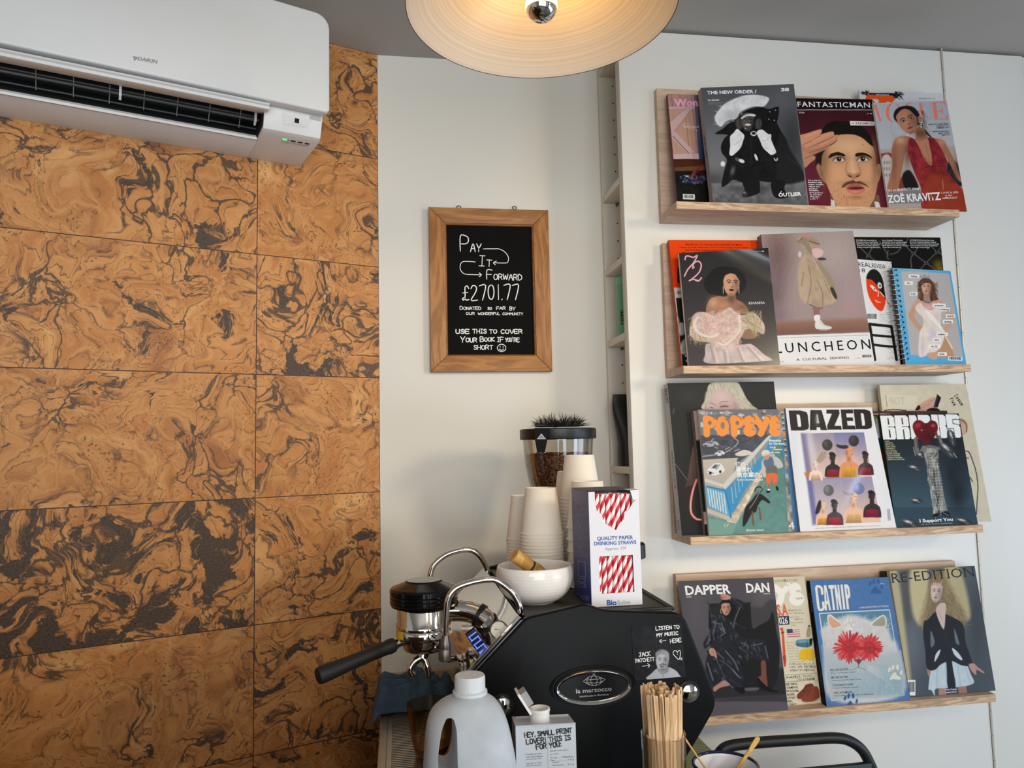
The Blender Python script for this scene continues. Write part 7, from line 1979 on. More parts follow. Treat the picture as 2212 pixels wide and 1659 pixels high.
def paint_footbridge(A, ox=0, oy=0):
    p = lambda *q: [(x+ox, y+oy) for x, y in q]
    A.fill((140, 150, 152))
    A.poly(p((380, 320), (1260, 320), (1270, 560), (400, 580)), (120, 118, 122), 4, False)
    rnd = random.Random(4)
    for k in range(70):
        x, y = rnd.uniform(390, 1240)+ox, rnd.uniform(325, 540)+oy
        A.rect(x, y, x+rnd.uniform(14, 60), y+rnd.uniform(12, 50), rnd.choice([(196, 190, 186), (86, 84, 90), (150, 140, 140), (176, 160, 150), (110, 120, 130), (210, 206, 200)]), f=4)
    A.poly(p((400, 570), (1080, 560), (930, 700), (760, 830), (430, 830)), (78, 82, 90), 6, False, tex=.12); A.poly(p((400, 800), (760, 780), (700, 960), (600, 1080), (420, 1030)), (196, 186, 170), 6, False, c2=(180, 170, 158))
    A.line(p((420, 770), (640, 730), (760, 640), (720, 590)), 10, (190, 186, 182), 6, .8); A.line(p((410, 620), (600, 670), (760, 690)), 12, (110, 90, 106), 10, .7); A.poly(p((730, 750), (820, 705), (900, 740), (800, 765)), (214, 206, 190), 5)
    for k in range(14):
        x, y = rnd.uniform(430, 860)+ox, rnd.uniform(600, 760)+oy; A.line([(x, y), (x+rnd.uniform(20, 70), y-rnd.uniform(-10, 40))], 6, rnd.choice([(220, 220, 220), (40, 42, 48), (150, 96, 130)]), 4, .8)
    def car(x, y, w, h, c):
        A.poly([(x-w*.5, y+h*.1), (x-w*.3, y-h*.2), (x-w*.05, y-h*.5), (x+w*.3, y-h*.5), (x+w*.5, y-h*.1), (x+w*.5, y+h*.2), (x, y+h*.5), (x-w*.4, y+h*.4)], c, 5); A.poly([(x-w*.26, y-h*.1), (x-w*.06, y-h*.4), (x+w*.16, y-h*.42), (x+w*.02, y-h*.06)], (96, 106, 118), 4, False); A.line([(x+w*.05, y), (x+w*.24, y-h*.4)], w*.05, (110, 118, 128), 4, sm=False); A.line([(x-w*.45, y+h*.18), (x-w*.1, y+h*.34)], w*.05, (120, 124, 130), 4, sm=False); A.ell(x-w*.3, y+h*.32, w*.08, h*.13, (40, 40, 44)); A.ell(x+w*.28, y+h*.2, w*.07, h*.13, (40, 40, 44))
    car(548+ox, 890+oy, 160, 110, (226, 226, 224)); car(586+ox, 738+oy, 90, 48, (222, 222, 220)); car(500+ox, 650+oy, 150, 50, (176, 176, 180))
    # green deck, kerb, blue railing
    A.poly(p((470, 1330), (760, 1390), (1030, 900), (1130, 620), (1180, 620), (1250, 1520), (480, 1530)), (88, 130, 124), 6, False, tex=.05, c2=(104, 146, 138)); A.poly(p((480, 1350), (760, 1400), (690, 1530), (480, 1530)), (120, 158, 146), 20, False)
    A.poly(p((700, 1330), (1000, 860), (1030, 880), (740, 1400), (650, 1380)), (206, 190, 166), 5, False, tex=.2); A.poly(p((468, 1255), (700, 1340), (760, 1350), (740, 1400), (470, 1300)), (196, 184, 166), 5, False)
    A.poly(p((640, 1080), (820, 930), (990, 760), (1080, 580), (1150, 580), (1120, 640), (990, 860), (830, 1080), (720, 1290), (690, 1300)), (70, 146, 190), 5, False)
    A.poly(p((430, 1000), (620, 1060), (640, 1080), (830, 870), (1080, 570), (1050, 570), (800, 830), (620, 1030), (430, 970)), (206, 204, 198), 4, False)
    A.poly(p((445, 1040), (640, 1085), (690, 1340), (480, 1240)), (96, 166, 206), 4, False)
    for k in range(7):
        x = 470+k*25+ox; A.poly([(x, 1068+k*8+oy), (x+12, 1070+k*8+oy), (x+36, 1240+k*12+oy), (x+24, 1238+k*12+oy)], (214, 214, 204), 3, False)
    for k in range(8):
        x = 700+k*30+ox; y = 1060-k*46+oy; A.line([(x, y), (x+14, y+150-k*8)], 7, (196, 206, 204), 4, .8)
    A.line(p((470, 1050), (640, 1090), (694, 1345)), 14, (52, 128, 178), 4, sm=False)
def mag_popeye():
    A = Art(lG, [(1000, 322), (1195, 322), (1330, 1482), (1130, 1488)], 1.700, 5)
    A.fill((66, 122, 170)); A.poly([(1140, 322), (1196, 322), (1210, 600), (1160, 600)], (170, 176, 176), 6, False, tex=.3); A.poly([(1180, 560), (1200, 600), (1290, 1480), (1230, 1490), (1215, 1100)], (160, 150, 140), 6, False, tex=.35)
    for k in range(26):
        y = 330+k*17; A.rect(1165+k*1.5, y, 1188+k*1.5, y+12, ((150, 140, 80), (200, 196, 190), (70, 70, 80))[k % 3], f=4)
    A.poly([(1215, 640), (1245, 760), (1330, 1480), (1290, 1480)], (72, 128, 180), 8, False); A.ell(1218, 835, 14, 16, (226, 150, 70)); A.ell(1196, 565, 12, 26, (240, 140, 50)); A.line([(1210, 850), (1240, 850)], 6, (200, 180, 60), 4)
    A.text('4', (1242, 1455), (1296, 1455), 70, WH)
    A.magazine('second footbridge magazine copy showing a blue strip and a white numeral four', .010, (228, 226, 220))
    A = Art(lG, [(385, 325), (1145, 325), (1240, 1482), (490, 1515)], 1.688, 5)
    paint_footbridge(A)
    # walker and dog
    A.poly([(985, 820), (1020, 770), (1080, 760), (1150, 790), (1186, 860), (1140, 880), (1110, 850), (1105, 930), (1030, 930), (1025, 960), (1000, 960), (985, 880)], (200, 190, 186), 6); A.poly([(1000, 810), (1080, 770), (1100, 880), (1040, 900)], (96, 116, 140), 8); A.poly([(1030, 870), (1110, 860), (1125, 940), (1035, 945)], (110, 108, 100), 6)
    A.ell(1022, 738, 40, 32, (222, 214, 196), -8, 6); A.ell(1030, 772, 26, 28, (196, 148, 122), 0, 6); A.poly([(990, 755), (1060, 735), (1062, 748), (995, 766)], (206, 196, 178), 4)
    A.poly([(1030, 935), (1128, 935), (1122, 1030), (1090, 1030), (1080, 970), (1060, 1040), (1035, 1040)], (226, 112, 66), 6); A.line([(1048, 1030), (1050, 1090)], 16, (150, 110, 96), 6); A.line([(1112, 1020), (1125, 1060)], 15, (150, 110, 96), 6); A.ell(1045, 1102, 20, 12, (30, 30, 34)); A.ell(1130, 1070, 12, 22, (30, 30, 34), -20); A.rect(1040, 1074, 1062, 1090, (226, 226, 226))
    A.poly([(830, 1250), (890, 1180), (940, 1120), (990, 1130), (1060, 1190), (1050, 1210), (990, 1180), (950, 1230), (930, 1290), (890, 1310), (840, 1400), (810, 1430), (805, 1370)], (42, 40, 40), 6); A.line([(950, 1120), (985, 1080), (970, 1055), (930, 1065), (920, 1095)], 12, (42, 40, 40), 5); A.line([(895, 1290), (905, 1410)], 16, (124, 84, 64), 6); A.line([(960, 1250), (975, 1360)], 15, (124, 84, 64), 6); A.line([(1010, 1010), (930, 1170), (870, 1260)], 4, (200, 180, 150), 3)
    OR = (246, 152, 74)
    for t, x in (('P', 480), ('O', 612), ('P', 740), ('E', 868), ('Y', 980), ('E', 1110)):
        w = 52; y = 480
        if t == 'P':
            A.line([(x-22, y-70), (x-14, y+78)], 62, OR, 4); A.ell(x+16, y-36, 62, 60, OR); A.ell(x+14, y-28, 17, 20, (120, 120, 124))
        if t == 'O': A.ell(x, y+4, 64, 96, OR); A.ell(x+4, y-4, 20, 34, (130, 130, 132))
        if t == 'E':
            A.ell(x, y-42, 56, 56, OR); A.ell(x+4, y+46, 62, 56, OR); A.ell(x+26, y-30, 20, 11, (150, 150, 148)); A.ell(x+36, y+34, 18, 10, (150, 150, 148)); A.ell(x+48, y-50, 22, 22, OR)
        if t == 'Y': A.line([(x-52, y-70), (x, y)], 62, OR, 4); A.line([(x+62, y-76), (x-4, y+74)], 58, OR, 4)
    for x, y in ((520, 395), (655, 425), (775, 400), (905, 398), (1050, 395), (1135, 400)): A.line([(x-18, y-8), (x+8, y), (x+14, y+22)], 8, (110, 84, 60), 4, .8)
    for t, x0, x1, y, h in (('Magazine', 1052, 1166, 628, 22), ('for City Boys', 1056, 1192, 656, 21), ('ISSUE 948', 1062, 1116, 690, 14), ('FASHION', 1100, 1178, 710, 14), ('2025 APRIL', 1068, 1158, 738, 14), ('¥980', 1072, 1110, 760, 12)): A.text(t, (x0, y), (x1, y), h, WH, .03)
    for t, x0, x1, y, h in (('僕の', 735, 830, 862, 36), ('着倒れ', 742, 892, 910, 36), ('東京案内。', 748, 990, 960, 36)): A.text(t, (x0, y), (x1, y), h, WH, .025)
    A.text('TOKYO SHOPPING GUIDE', (752, 998), (996, 996), 17, WH, .02); A.text('(Fashion Issue)', (838, 1474), (1002, 1468), 20, WH, .012, slab=.03)
    A.text('着るほど楽しい、それが問題だ。', (415, 372), (715, 365), 18, (220, 220, 220), .01, res=1)
    A.pen([(640, 1400), (630, 1425), (660, 1425), (670, 1400), (655, 1420)], 5, (210, 206, 180))
    A.magazine('magazine with an orange bubble title above a blue footbridge on the third ledge', .008, (220, 214, 200))
def mag_dazed():
    A = Art(lH, [(30, 322), (865, 314), (1105, 1478), (175, 1520)], 1.69, 6)
    A.fill((232, 230, 232)); A.soft(110, 800, 50, 500, (206, 212, 226), .5, 0)
    P4 = [[(180, 566), (492, 560), (556, 992), (236, 1000)], [(492, 560), (790, 556), (866, 984), (556, 992)], [(236, 1000), (556, 992), (612, 1442), (294, 1452)], [(556, 992), (866, 984), (956, 1424), (612, 1442)]]
    cl = [((150, 142, 160), (232, 196, 176)), ((120, 124, 172), (236, 186, 162)), ((156, 150, 172), (226, 200, 190)), ((150, 146, 180), (236, 196, 160))]
    for q, (c, c2) in zip(P4, cl): A.poly(q, c, 3, False, c2=c2)
    A.poly([(180, 566), (235, 566), (290, 1000), (236, 1000)], (112, 104, 150), 30, False, a=.8); A.poly([(236, 1000), (285, 1000), (345, 1450), (294, 1452)], (96, 96, 160), 30, False, a=.8); A.poly([(210, 950), (300, 930), (310, 1000), (236, 1000)], (190, 120, 70), 16, False); A.poly([(440, 940), (552, 930), (556, 992), (430, 996)], (110, 90, 60), 20, False)
    A.soft(280, 700, 40, 260, (214, 210, 216), .7, -10); A.soft(660, 860, 120, 90, (244, 206, 178), .6); A.soft(740, 950, 60, 40, (240, 236, 244), .6)
    for x, y, rx, ry, c in ((436, 678, 50, 54, (52, 52, 50)), (692, 638, 50, 54, (44, 42, 42)), (448, 1118, 50, 54, (96, 96, 94)), (740, 1102, 56, 56, (110, 122, 160))): A.ell(x, y, rx, ry, c, -10, 5); A.soft(x-18, y-12, 24, 34, np.minimum(np.array(c)*1.5+20, 255), .6)
    def bust(x, y, s_, skin, top, pony=0):
        sk = np.array(skin, float)
        A.poly([(x-104*s_, y+262*s_), (x-100*s_, y+190*s_), (x-88*s_, y+140*s_), (x-56*s_, y+112*s_), (x-26*s_, y+98*s_), (x-22*s_, y+30*s_), (x+22*s_, y+30*s_), (x+28*s_, y+98*s_), (x+62*s_, y+112*s_), (x+94*s_, y+140*s_), (x+108*s_, y+200*s_), (x+112*s_, y+262*s_)], sk, 5, False); A.soft(x-4*s_, y+80*s_, 18*s_, 24*s_, sk*.6, .6)
        A.ell(x, y, 36*s_, 50*s_, sk, 24, 5); A.poly([(x+22*s_, y-22*s_), (x+48*s_, y-14*s_), (x+34*s_, y+4*s_)], sk, 4, False); A.poly([(x-8*s_, y+30*s_), (x+36*s_, y+26*s_), (x+24*s_, y+48*s_)], sk, 5); A.soft(x+14*s_, y+4*s_, 14*s_, 20*s_, np.minimum(sk*1.2+10, 255), .6); A.soft(x-26*s_, y+14*s_, 14*s_, 34*s_, sk*.6, .6); A.line([(x+4*s_, y-2*s_), (x+30*s_, y-6*s_)], 6*s_, sk*.45, 5, .8); A.ell(x+24*s_, y+26*s_, 9*s_, 5*s_, np.array(sk)*.6+np.array((40, 0, 0)), 0, 4)
        A.poly([(x-68*s_, y+176*s_), (x-10*s_, y+166*s_), (x+66*s_, y+172*s_), (x+84*s_, y+262*s_), (x-78*s_, y+262*s_)], top, 5, False, c2=np.array(top)*.7); [A.line([(x+k*26*s_, y+178*s_), (x+k*30*s_, y+258*s_)], 7*s_, np.array(top)*.7, 6, .6) for k in (-2, -1, 1, 2)]
        if pony:
            A.ell(x-14*s_, y-34*s_, 34*s_, 26*s_, pony, 0, 6)
    bust(322, 860, .62, (240, 214, 200), (244, 200, 160)); A.poly([(330, 830), (380, 750), (425, 740), (415, 800), (370, 850)], (166, 150, 130), 14)
    bust(488, 790, .75, (46, 38, 38), (164, 28, 52), (26, 22, 22))
    bust(648, 740, .95, (226, 150, 108), (242, 172, 60)); A.poly([(525, 672), (570, 680), (620, 680), (640, 700), (610, 715), (560, 710), (530, 695)], (46, 36, 36), 6); A.line([(600, 860), (590, 990)], 10, (222, 140, 40), 8, .7); A.line([(660, 860), (680, 985)], 10, (222, 140, 40), 8, .7)
    bust(806, 780, .72, (58, 40, 40), (150, 26, 44), (26, 22, 22))
    bust(396, 1265, .72, (236, 190, 160), (240, 170, 80)); A.poly([(345, 1235), (372, 1215), (372, 1290), (350, 1340), (318, 1340)], (50, 42, 46), 8)
    bust(506, 1250, .78, (76, 70, 72), (190, 44, 72), (52, 48, 50))
    bust(690, 1185, .95, (238, 190, 160), (244, 190, 130)); A.poly([(590, 1132), (640, 1140), (680, 1140), (690, 1160), (640, 1170), (600, 1150)], (150, 138, 130), 8)
    bust(868, 1165, .82, (54, 40, 46), (150, 18, 60), (30, 24, 28))
    A.soft(690, 1080, 36, 200, (206, 214, 250), .6, 25)
    for t, x0, x1, y in (('D', 74, 250, 538), ('A', 262, 418, 534), ('Z', 432, 556, 530), ('E', 572, 690, 528), ('D', 702, 862, 526)):
        xm = (x0+x1)/2; yt = y-194
        sl = 14
        q = lambda *p: [(x0+(x1-x0)*u+sl*(v-.5), yt+(y-yt)*v) for u, v in p]
        if t == 'D':
            A.poly(q((-.04, 0), (.62, 0), (.94, .08), (1, .22), (1.02, .80), (.97, .93), (.7, 1), (.02, 1)), BK_, 3, False); A.poly(q((.38, .2), (.52, .2), (.56, .26), (.60, .75), (.56, .82), (.42, .82)), (232, 230, 232), 3, False)
        if t == 'A':
            A.poly(q((.1, 0), (.8, 0), (1.06, 1), (.66, 1), (.63, .86), (.42, .86), (.40, 1), (-.02, 1)), BK_, 3, False); A.poly(q((.47, .22), (.53, .22), (.60, .66), (.44, .66)), (232, 230, 232), 3, False)
        if t == 'Z': A.poly(q((.0, 0), (1.0, 0), (1.02, .2), (.56, .8), (1.08, .8), (1.1, 1), (-.02, 1), (-.02, .8), (.42, .2), (.0, .2)), BK_, 3, False)
        if t == 'E': A.poly(q((.0, 0), (1.0, 0), (1.02, .2), (.42, .2), (.44, .4), (.95, .4), (.97, .58), (.45, .58), (.47, .8), (1.08, .8), (1.1, 1), (.04, 1)), BK_, 3, False)
    A.soft(335, 430, 24, 60, (150, 150, 146), .7)
    A.text('NEW SCENE: ACTION! STARRING THE NEXT GENERATION OF DAZED, photographed in London', (320, 1490), (950, 1462), 8, (110, 108, 110), .01, res=1)
    A.T.append((np.array([(1012, 1296), (1040, 1290), (1052, 1408), (1022, 1414)]), [[0, 1, 2, 3]], (226, 226, 226), .0002))
    for k in range(16):
        y = 1300+k*7; A.T.append((np.array([(1014+k*.6, y), (1042+k*.6, y-3), (1042+k*.6, y-3+3), (1014+k*.6, y+3)]), [[0, 1, 2, 3]], (30, 30, 32), .0003))
    A.magazine('white magazine with four sunset portraits under a heavy black title', .009, (150, 146, 150), GLOSS)
def mag_green_spine():
    A = Art(lH, [(870, 352), (1595, 345), (1760, 1430), (1035, 1480)], 1.716, 5, .6)
    A.fill((84, 52, 40), tex=.2); A.rect(800, 390, 960, 460, (50, 46, 40)); A.poly([(880, 400), (945, 395), (1100, 1480), (1000, 1480)], (112, 134, 54), 4, False); A.poly([(905, 420), (930, 420), (955, 620), (920, 620)], (200, 206, 206), 5, False); A.poly([(915, 610), (950, 610), (990, 800), (940, 720)], (20, 70, 66), 6, False); A.poly([(935, 700), (965, 720), (1000, 900), (960, 800)], (150, 40, 34), 6, False)
    A.text('AMATEURS · SPRING \'26', (840, 386), (1040, 382), 12, (214, 206, 196), .015, res=1)
    A.magazine('brown topped magazine with a lime green edge behind the silver suit cover', .006, (110, 132, 54))
def mag_bricks():
    A = Art(lH, [(942, 385), (1708, 373), (1895, 1446), (1105, 1480)], 1.694, 6)
    A.fill((30, 36, 42), (58, 84, 98), ty=(600, 1250)); A.soft(1700, 700, 160, 300, (26, 32, 38), .7); A.poly([(1060, 1280), (1900, 1260), (1900, 1480), (1090, 1480)], (48, 70, 82), 12, False); A.soft(1700, 1150, 90, 160, (20, 26, 30), .8); A.soft(1640, 960, 60, 120, (24, 30, 36), .7)
    for i, (t, x0, x1) in enumerate((('B', 958, 1092), ('R', 1094, 1228), ('I', 1236, 1310), ('C', 1320, 1440), ('K', 1450, 1590), ('S', 1592, 1722))):
        yt, yb = 394-i*2.5, 626-i*3.5
        q = lambda *p: [(x0+(x1-x0)*u+26*(v-.5)*1.1, yt+(yb-yt)*v) for u, v in p]
        A.poly(q((.02, 0), (.85, 0), (1, .08), (1, .42), (.92, .48), (1, .56), (1, .92), (.88, 1), (.02, 1)), WH, 3, False)
        if t in 'BR':
            A.poly(q((.52, .1), (.60, .1), (.62, .38), (.52, .38)), (34, 40, 46), 3, False); A.line(q((.5, .47), (.95, .47)), 5, (34, 40, 46), 3, sm=False); A.poly(q((.52, .58), (.60, .58), (.62, .92 if t == 'B' else 1.02), (.52, .92 if t == 'B' else 1.02)), (34, 40, 46), 3, False)
        if t == 'K': A.line(q((.5, 0), (.5, .46)), 6, (34, 40, 46), 3, sm=False); A.line(q((.5, .54), (.5, 1)), 6, (34, 40, 46), 3, sm=False)
        if t == 'S': A.line(q((.5, .22), (1.0, .22)), 6, (34, 40, 46), 3, sm=False); A.line(q((.0, .6), (.5, .6), (.5, .85)), 6, (34, 40, 46), 3, sm=False); A.line(q((.5, .22), (.5, .4), (1.0, .44)), 6, (34, 40, 46), 3, sm=False)
    SV = (186, 186, 180)
    # silver suit
    SU = (128, 128, 124)
    A.poly([(1352, 690), (1420, 676), (1500, 692), (1516, 760), (1506, 872), (1396, 880), (1378, 800)], SU, 5, False, tex=.35)
    A.poly([(1396, 868), (1456, 868), (1470, 1060), (1510, 1345), (1462, 1352), (1440, 1170), (1410, 1000)], SU, 5, False, tex=.35); A.poly([(1450, 868), (1508, 866), (1540, 1000), (1562, 1160), (1610, 1346), (1540, 1352), (1508, 1200), (1472, 1040)], SU, 5, False, tex=.35)
    A.line([(1360, 715), (1325, 770), (1300, 700), (1292, 620)], 34, (112, 112, 108), 6); A.line([(1500, 715), (1545, 690), (1520, 600)], 30, (112, 112, 108), 6); A.line([(1462, 900), (1478, 1050), (1516, 1330)], 5, (28, 30, 32), 4)
    rnd = random.Random(8)
    for k in range(60):
        t = rnd.random(); y = 700+640*t; x = 1420+t*90+rnd.uniform(-60, 70)*(1-abs(t-.3)*.5)
        A.line([(x, y), (x+rnd.uniform(-4, 12), y+rnd.uniform(30, 70))], 5, rnd.choice([(216, 216, 208), (60, 60, 60), (180, 178, 170)]), 4, .75)
    for k in range(22): y = 720+k*28; A.line([(1400+k*3.4, y), (1500+k*4.2, y-4)], 4, (206, 204, 196), 3, .6)
    A.line([(1460, 810), (1520, 740)], 7, (30, 30, 30), 5)
    A.poly([(1470, 1345), (1520, 1340), (1500, 1372), (1455, 1376)], (20, 20, 22), 5); A.poly([(1535, 1340), (1600, 1320), (1630, 1378), (1580, 1366)], (20, 20, 22), 5); A.line([(1560, 1335), (1612, 1365)], 5, (160, 160, 158), 4)
    A.poly([(1262, 500), (1290, 445), (1340, 440), (1390, 470), (1440, 440), (1492, 460), (1506, 520), (1480, 590), (1420, 650), (1390, 680), (1350, 640), (1300, 600)], (96, 18, 24), 6)
    A.soft(1310, 490, 36, 26, (190, 50, 54), .85, -30); A.soft(1460, 490, 20, 14, (206, 110, 106), .8); A.soft(1420, 600, 60, 40, (60, 8, 14), .7); A.soft(1350, 535, 10, 6, (236, 190, 186), .9); A.line([(1390, 470), (1400, 560)], 8, (60, 10, 14), 8, .7)
    A.line([(1300, 600), (1310, 700)], 14, (110, 76, 62), 6); A.line([(1500, 600), (1490, 560)], 20, (100, 66, 52), 6); A.line([(1270, 700), (1290, 780)], 8, (160, 158, 150), 5)
    def balloon(x, y, rx, ry, rot):
        A.ell(x, y, rx, ry, (52, 54, 56), rot, 5); c, q = math.cos(R(rot)), math.sin(R(rot)); A.soft(x-rx*.3*c, y-rx*.3*q-ry*.3, rx*.45, ry*.32, (226, 226, 226), .95, rot); A.soft(x+rx*.4*c, y+rx*.4*q+ry*.3, rx*.3, ry*.2, (150, 150, 150), .7, rot); A.ell(x+rx*.1, y-ry*.1, 4, 4, WH)
    balloon(1640, 610, 86, 38, 72); balloon(1600, 730, 100, 48, 42); balloon(1282, 903, 62, 34, 8); balloon(1302, 1222, 56, 30, 5); balloon(1340, 780, 34, 40, 0); balloon(1240, 1440, 84, 42, 15); balloon(1760, 1420, 80, 34, 12)
    A.line([(1690, 800), (1660, 760)], 6, (190, 190, 186), 4); A.line([(1100, 1280), (1860, 1272)], 3, (96, 120, 130), 4, .6)
    for i, t in enumerate(('CIARA', 'ASHNIKKO', 'NINA LILY', 'LEIGH-ANNE', 'WEDNESDAY', 'LUCY DACUS', 'NAOMI ASKER', 'RICHIE SHAZAM', 'ZACK POLANSKI', 'JORDAN STEPHENS', 'AKINOLA DAVIES JR')): A.text(t, (992+i*3, 648+i*17.6), (992+i*3+9.6*len(t), 646+i*17.6), 11, (206, 204, 160), .015, res=1)
    A.text('I Support You', (1332, 1428), (1654, 1412), 30, WH, .03); A.text('Girl culture, sisterhood and friendship', (1345, 1452), (1650, 1438), 9, (190, 196, 200), .01, res=1)
    A.magazine('dark teal magazine with a silver suited figure behind a red heart balloon', .007, (40, 44, 48))
def tote_issue():
    A = Art(lH, [(940, 97), (1780, 88), (2030, 1440), (1090, 1440)], 1.738, 4, .8)
    A.fill((214, 203, 178), tex=.02); A.soft(1000, 200, 60, 200, (224, 214, 190), .6)
    A.poly([(1010, 190), (1310, 200), (1300, 350), (1020, 350)], (222, 212, 190), 4, False)
    A.text('TOP', (1195, 282), (1040, 290), 70, (206, 196, 172), .02)
    A.poly([(1290, 340), (1310, 300), (1400, 240), (1470, 215), (1510, 240), (1490, 310), (1420, 330), (1350, 345)], (206, 160, 142), 6); A.poly([(1288, 345), (1310, 300), (1330, 295), (1335, 330)], (20, 20, 22), 4); A.poly([(1500, 185), (1538, 220), (1505, 315), (1465, 312)], (20, 20, 22), 5, False); A.line([(1505, 205), (1480, 300)], 4, (90, 84, 80), 4)
    for x, y in ((1360, 330), (1410, 300), (1450, 260)): A.line([(x-30, y), (x+20, y-20)], 4, (150, 100, 90), 4)
    A.line([(990, 345), (1080, 335), (1200, 345)], 9, (28, 26, 26), 4); A.poly([(1430, 322), (1500, 322), (1520, 350), (1400, 350)], (20, 20, 22), 6)
    A.ell(1745, 500, 48, 80, (196, 158, 130), -8, 6); A.ell(1750, 520, 30, 50, (214, 170, 150), -8, 10, .8); A.line([(1720, 430), (1780, 470), (1785, 550)], 12, (120, 96, 70), 8)
    A.line([(1770, 738), (1810, 750), (1850, 850), (1880, 950), (1895, 1080), (1890, 1180), (1880, 1350)], 9, (24, 24, 26), 4); A.line([(1780, 805), (1805, 805)], 9, (24, 24, 26), 4); A.line([(1820, 990), (1842, 1035)], 8, (24, 24, 26), 4)
    A.hand('Issue', (1665, 200), (1735, 298), 34, 6, (34, 32, 30), lower=True, gap=.25); A.hand('five', (1622, 228), (1660, 300), 34, 6, (34, 32, 30), lower=True, gap=.25)
    A.text('Fashion Shopping', (996, 200), (1014, 305), 10, (90, 84, 74), .01, up=(1, 0), res=1)
    A.magazine('cream zine with handwritten lettering at the right end of the third ledge', .010, (206, 196, 172), name='paper_zine', cat='zine')

# ================================================================== lowest ledge
def mag_dapper():
    A = Art(lI, [(75, 168), (1045, 128), (1200, 1507), (290, 1560)], 1.684, 10)
    A.fill((78, 73, 78), (84, 78, 84)); A.soft(250, 500, 180, 420, (96, 92, 98), .6); A.soft(950, 300, 140, 160, (104, 97, 101), .6); A.poly([(820, 440), (920, 440), (960, 400), (1000, 365), (1060, 380), (1100, 600), (830, 640)], (62, 60, 62), 30, a=.8)
    A.poly([(260, 1290), (1180, 1240), (1220, 1520), (280, 1570)], (96, 90, 99), 20, False); A.poly([(320, 1080), (1180, 1060), (1190, 1340), (560, 1370), (340, 1390)], (34, 33, 36), 40, False, a=.85); A.poly([(420, 1400), (700, 1350), (1160, 1340), (1190, 1400), (1060, 1400), (700, 1400)], (62, 58, 64), 20)
    A.poly([(385, 420), (400, 400), (790, 385), (812, 400), (830, 640), (900, 620), (1000, 560), (1040, 480), (1080, 700), (1110, 900), (1050, 1250), (760, 1270), (540, 1100), (400, 800)], (27, 27, 29), 8)
    A.poly([(390, 430), (510, 410), (510, 560), (400, 560)], (36, 36, 40), 10, False); A.line([(390, 420), (420, 560)], 10, (66, 66, 72), 10, .7); A.line([(400, 412), (790, 396)], 8, (56, 56, 60), 8, .6)
    coat = (34, 35, 43)
    A.poly([(420, 560), (500, 500), (590, 500), (700, 440), (740, 380), (620, 340), (610, 380), (560, 470), (600, 560), (720, 740), (960, 780), (1000, 960), (900, 980), (720, 920), (740, 1180), (730, 1310), (580, 1230), (430, 1230), (350, 1020), (420, 800), (350, 860), (330, 800), (390, 690)], coat, 10)
    rnd = random.Random(5)
    for l in ([(640, 350), (700, 390), (730, 440)], [(700, 440), (660, 560), (640, 640)], [(440, 580), (500, 640), (560, 700)], [(400, 760), (370, 820)], [(480, 740), (560, 700)], [(460, 560), (430, 700), (440, 760)], [(520, 600), (540, 690)], [(660, 600), (760, 660)], [(720, 800), (800, 830), (940, 800)], [(700, 850), (780, 900)], [(960, 830), (990, 950)], [(420, 960), (560, 1010), (700, 1150)], [(370, 1010), (430, 1180)], [(450, 940), (520, 1100), (560, 1200)], [(560, 880), (640, 980), (690, 1080)], [(600, 1180), (690, 1230), (720, 1270)], [(480, 900), (540, 960)], [(640, 1080), (700, 1160)], [(570, 1200), (640, 1260)]):
        A.line([(x+rnd.uniform(-6, 6), y+rnd.uniform(-6, 6)) for x, y in l], rnd.uniform(8, 16), rnd.choice([(120, 124, 142), (88, 92, 110), (150, 153, 166)]), 12, .75); A.line([(x+22, y+10) for x, y in l], 10, (10, 10, 12), 12, .6)
    for k in range(95):
        t = rnd.random(); y = 520+700*t; x = rnd.uniform(400-60*t, 640+110*t) if y < 760 or rnd.random() < .6 else rnd.uniform(680, 960); y = y if x < 760 else rnd.uniform(780, 950)
        a = rnd.gauss(1.0, .5); l = rnd.uniform(24, 60); A.line([(x, y), (x+l*.5*math.cos(a), y+l*.5*math.sin(a)), (x+l*math.cos(a+.4), y+l*math.sin(a+.4))], rnd.uniform(9, 20), rnd.choice([(104, 108, 126), (12, 12, 14), (80, 84, 102), (136, 140, 154), (16, 16, 19)]), 16, .6, False, True)
    sk = (188, 140, 122)
    A.face(563, 452, 92, 130, sk, -4, .5, (140, 84, 80), (24, 20, 20)); A.poly([(508, 410), (515, 370), (560, 358), (610, 365), (630, 420), (600, 395), (540, 392)], (22, 21, 23), 8); A.poly([(600, 400), (660, 420), (640, 520), (560, 540), (590, 500), (612, 450)], (20, 20, 23), 10); A.line([(512, 450), (505, 480), (515, 500)], 6, (190, 170, 120), 4)
    A.poly([(500, 310), (545, 298), (600, 320), (605, 345), (560, 360), (515, 350)], sk, 6); A.line([(510, 345), (560, 330)], 4, (120, 80, 72), 4); A.line([(500, 318), (520, 335)], 8, (120, 30, 34), 4)
    A.poly([(388, 870), (420, 850), (455, 885), (468, 960), (440, 940), (400, 925)], sk, 6); A.line([(420, 870), (445, 940)], 4, (120, 84, 74), 4)
    A.poly([(430, 1260), (480, 1220), (540, 1185), (600, 1230), (500, 1260), (445, 1300)], (176, 130, 120), 8); A.poly([(920, 995), (965, 990), (975, 1120), (985, 1250), (930, 1200), (885, 1150), (920, 1130)], (120, 74, 58), 8); A.poly([(880, 1150), (930, 1200), (1000, 1260), (1105, 1300), (1000, 1300), (900, 1240)], (16, 15, 17), 6); A.poly([(640, 1260), (750, 1260), (740, 1320), (700, 1310)], (14, 14, 16), 8); A.poly([(760, 1262), (890, 1258), (880, 1285), (770, 1290)], (96, 92, 98), 10)
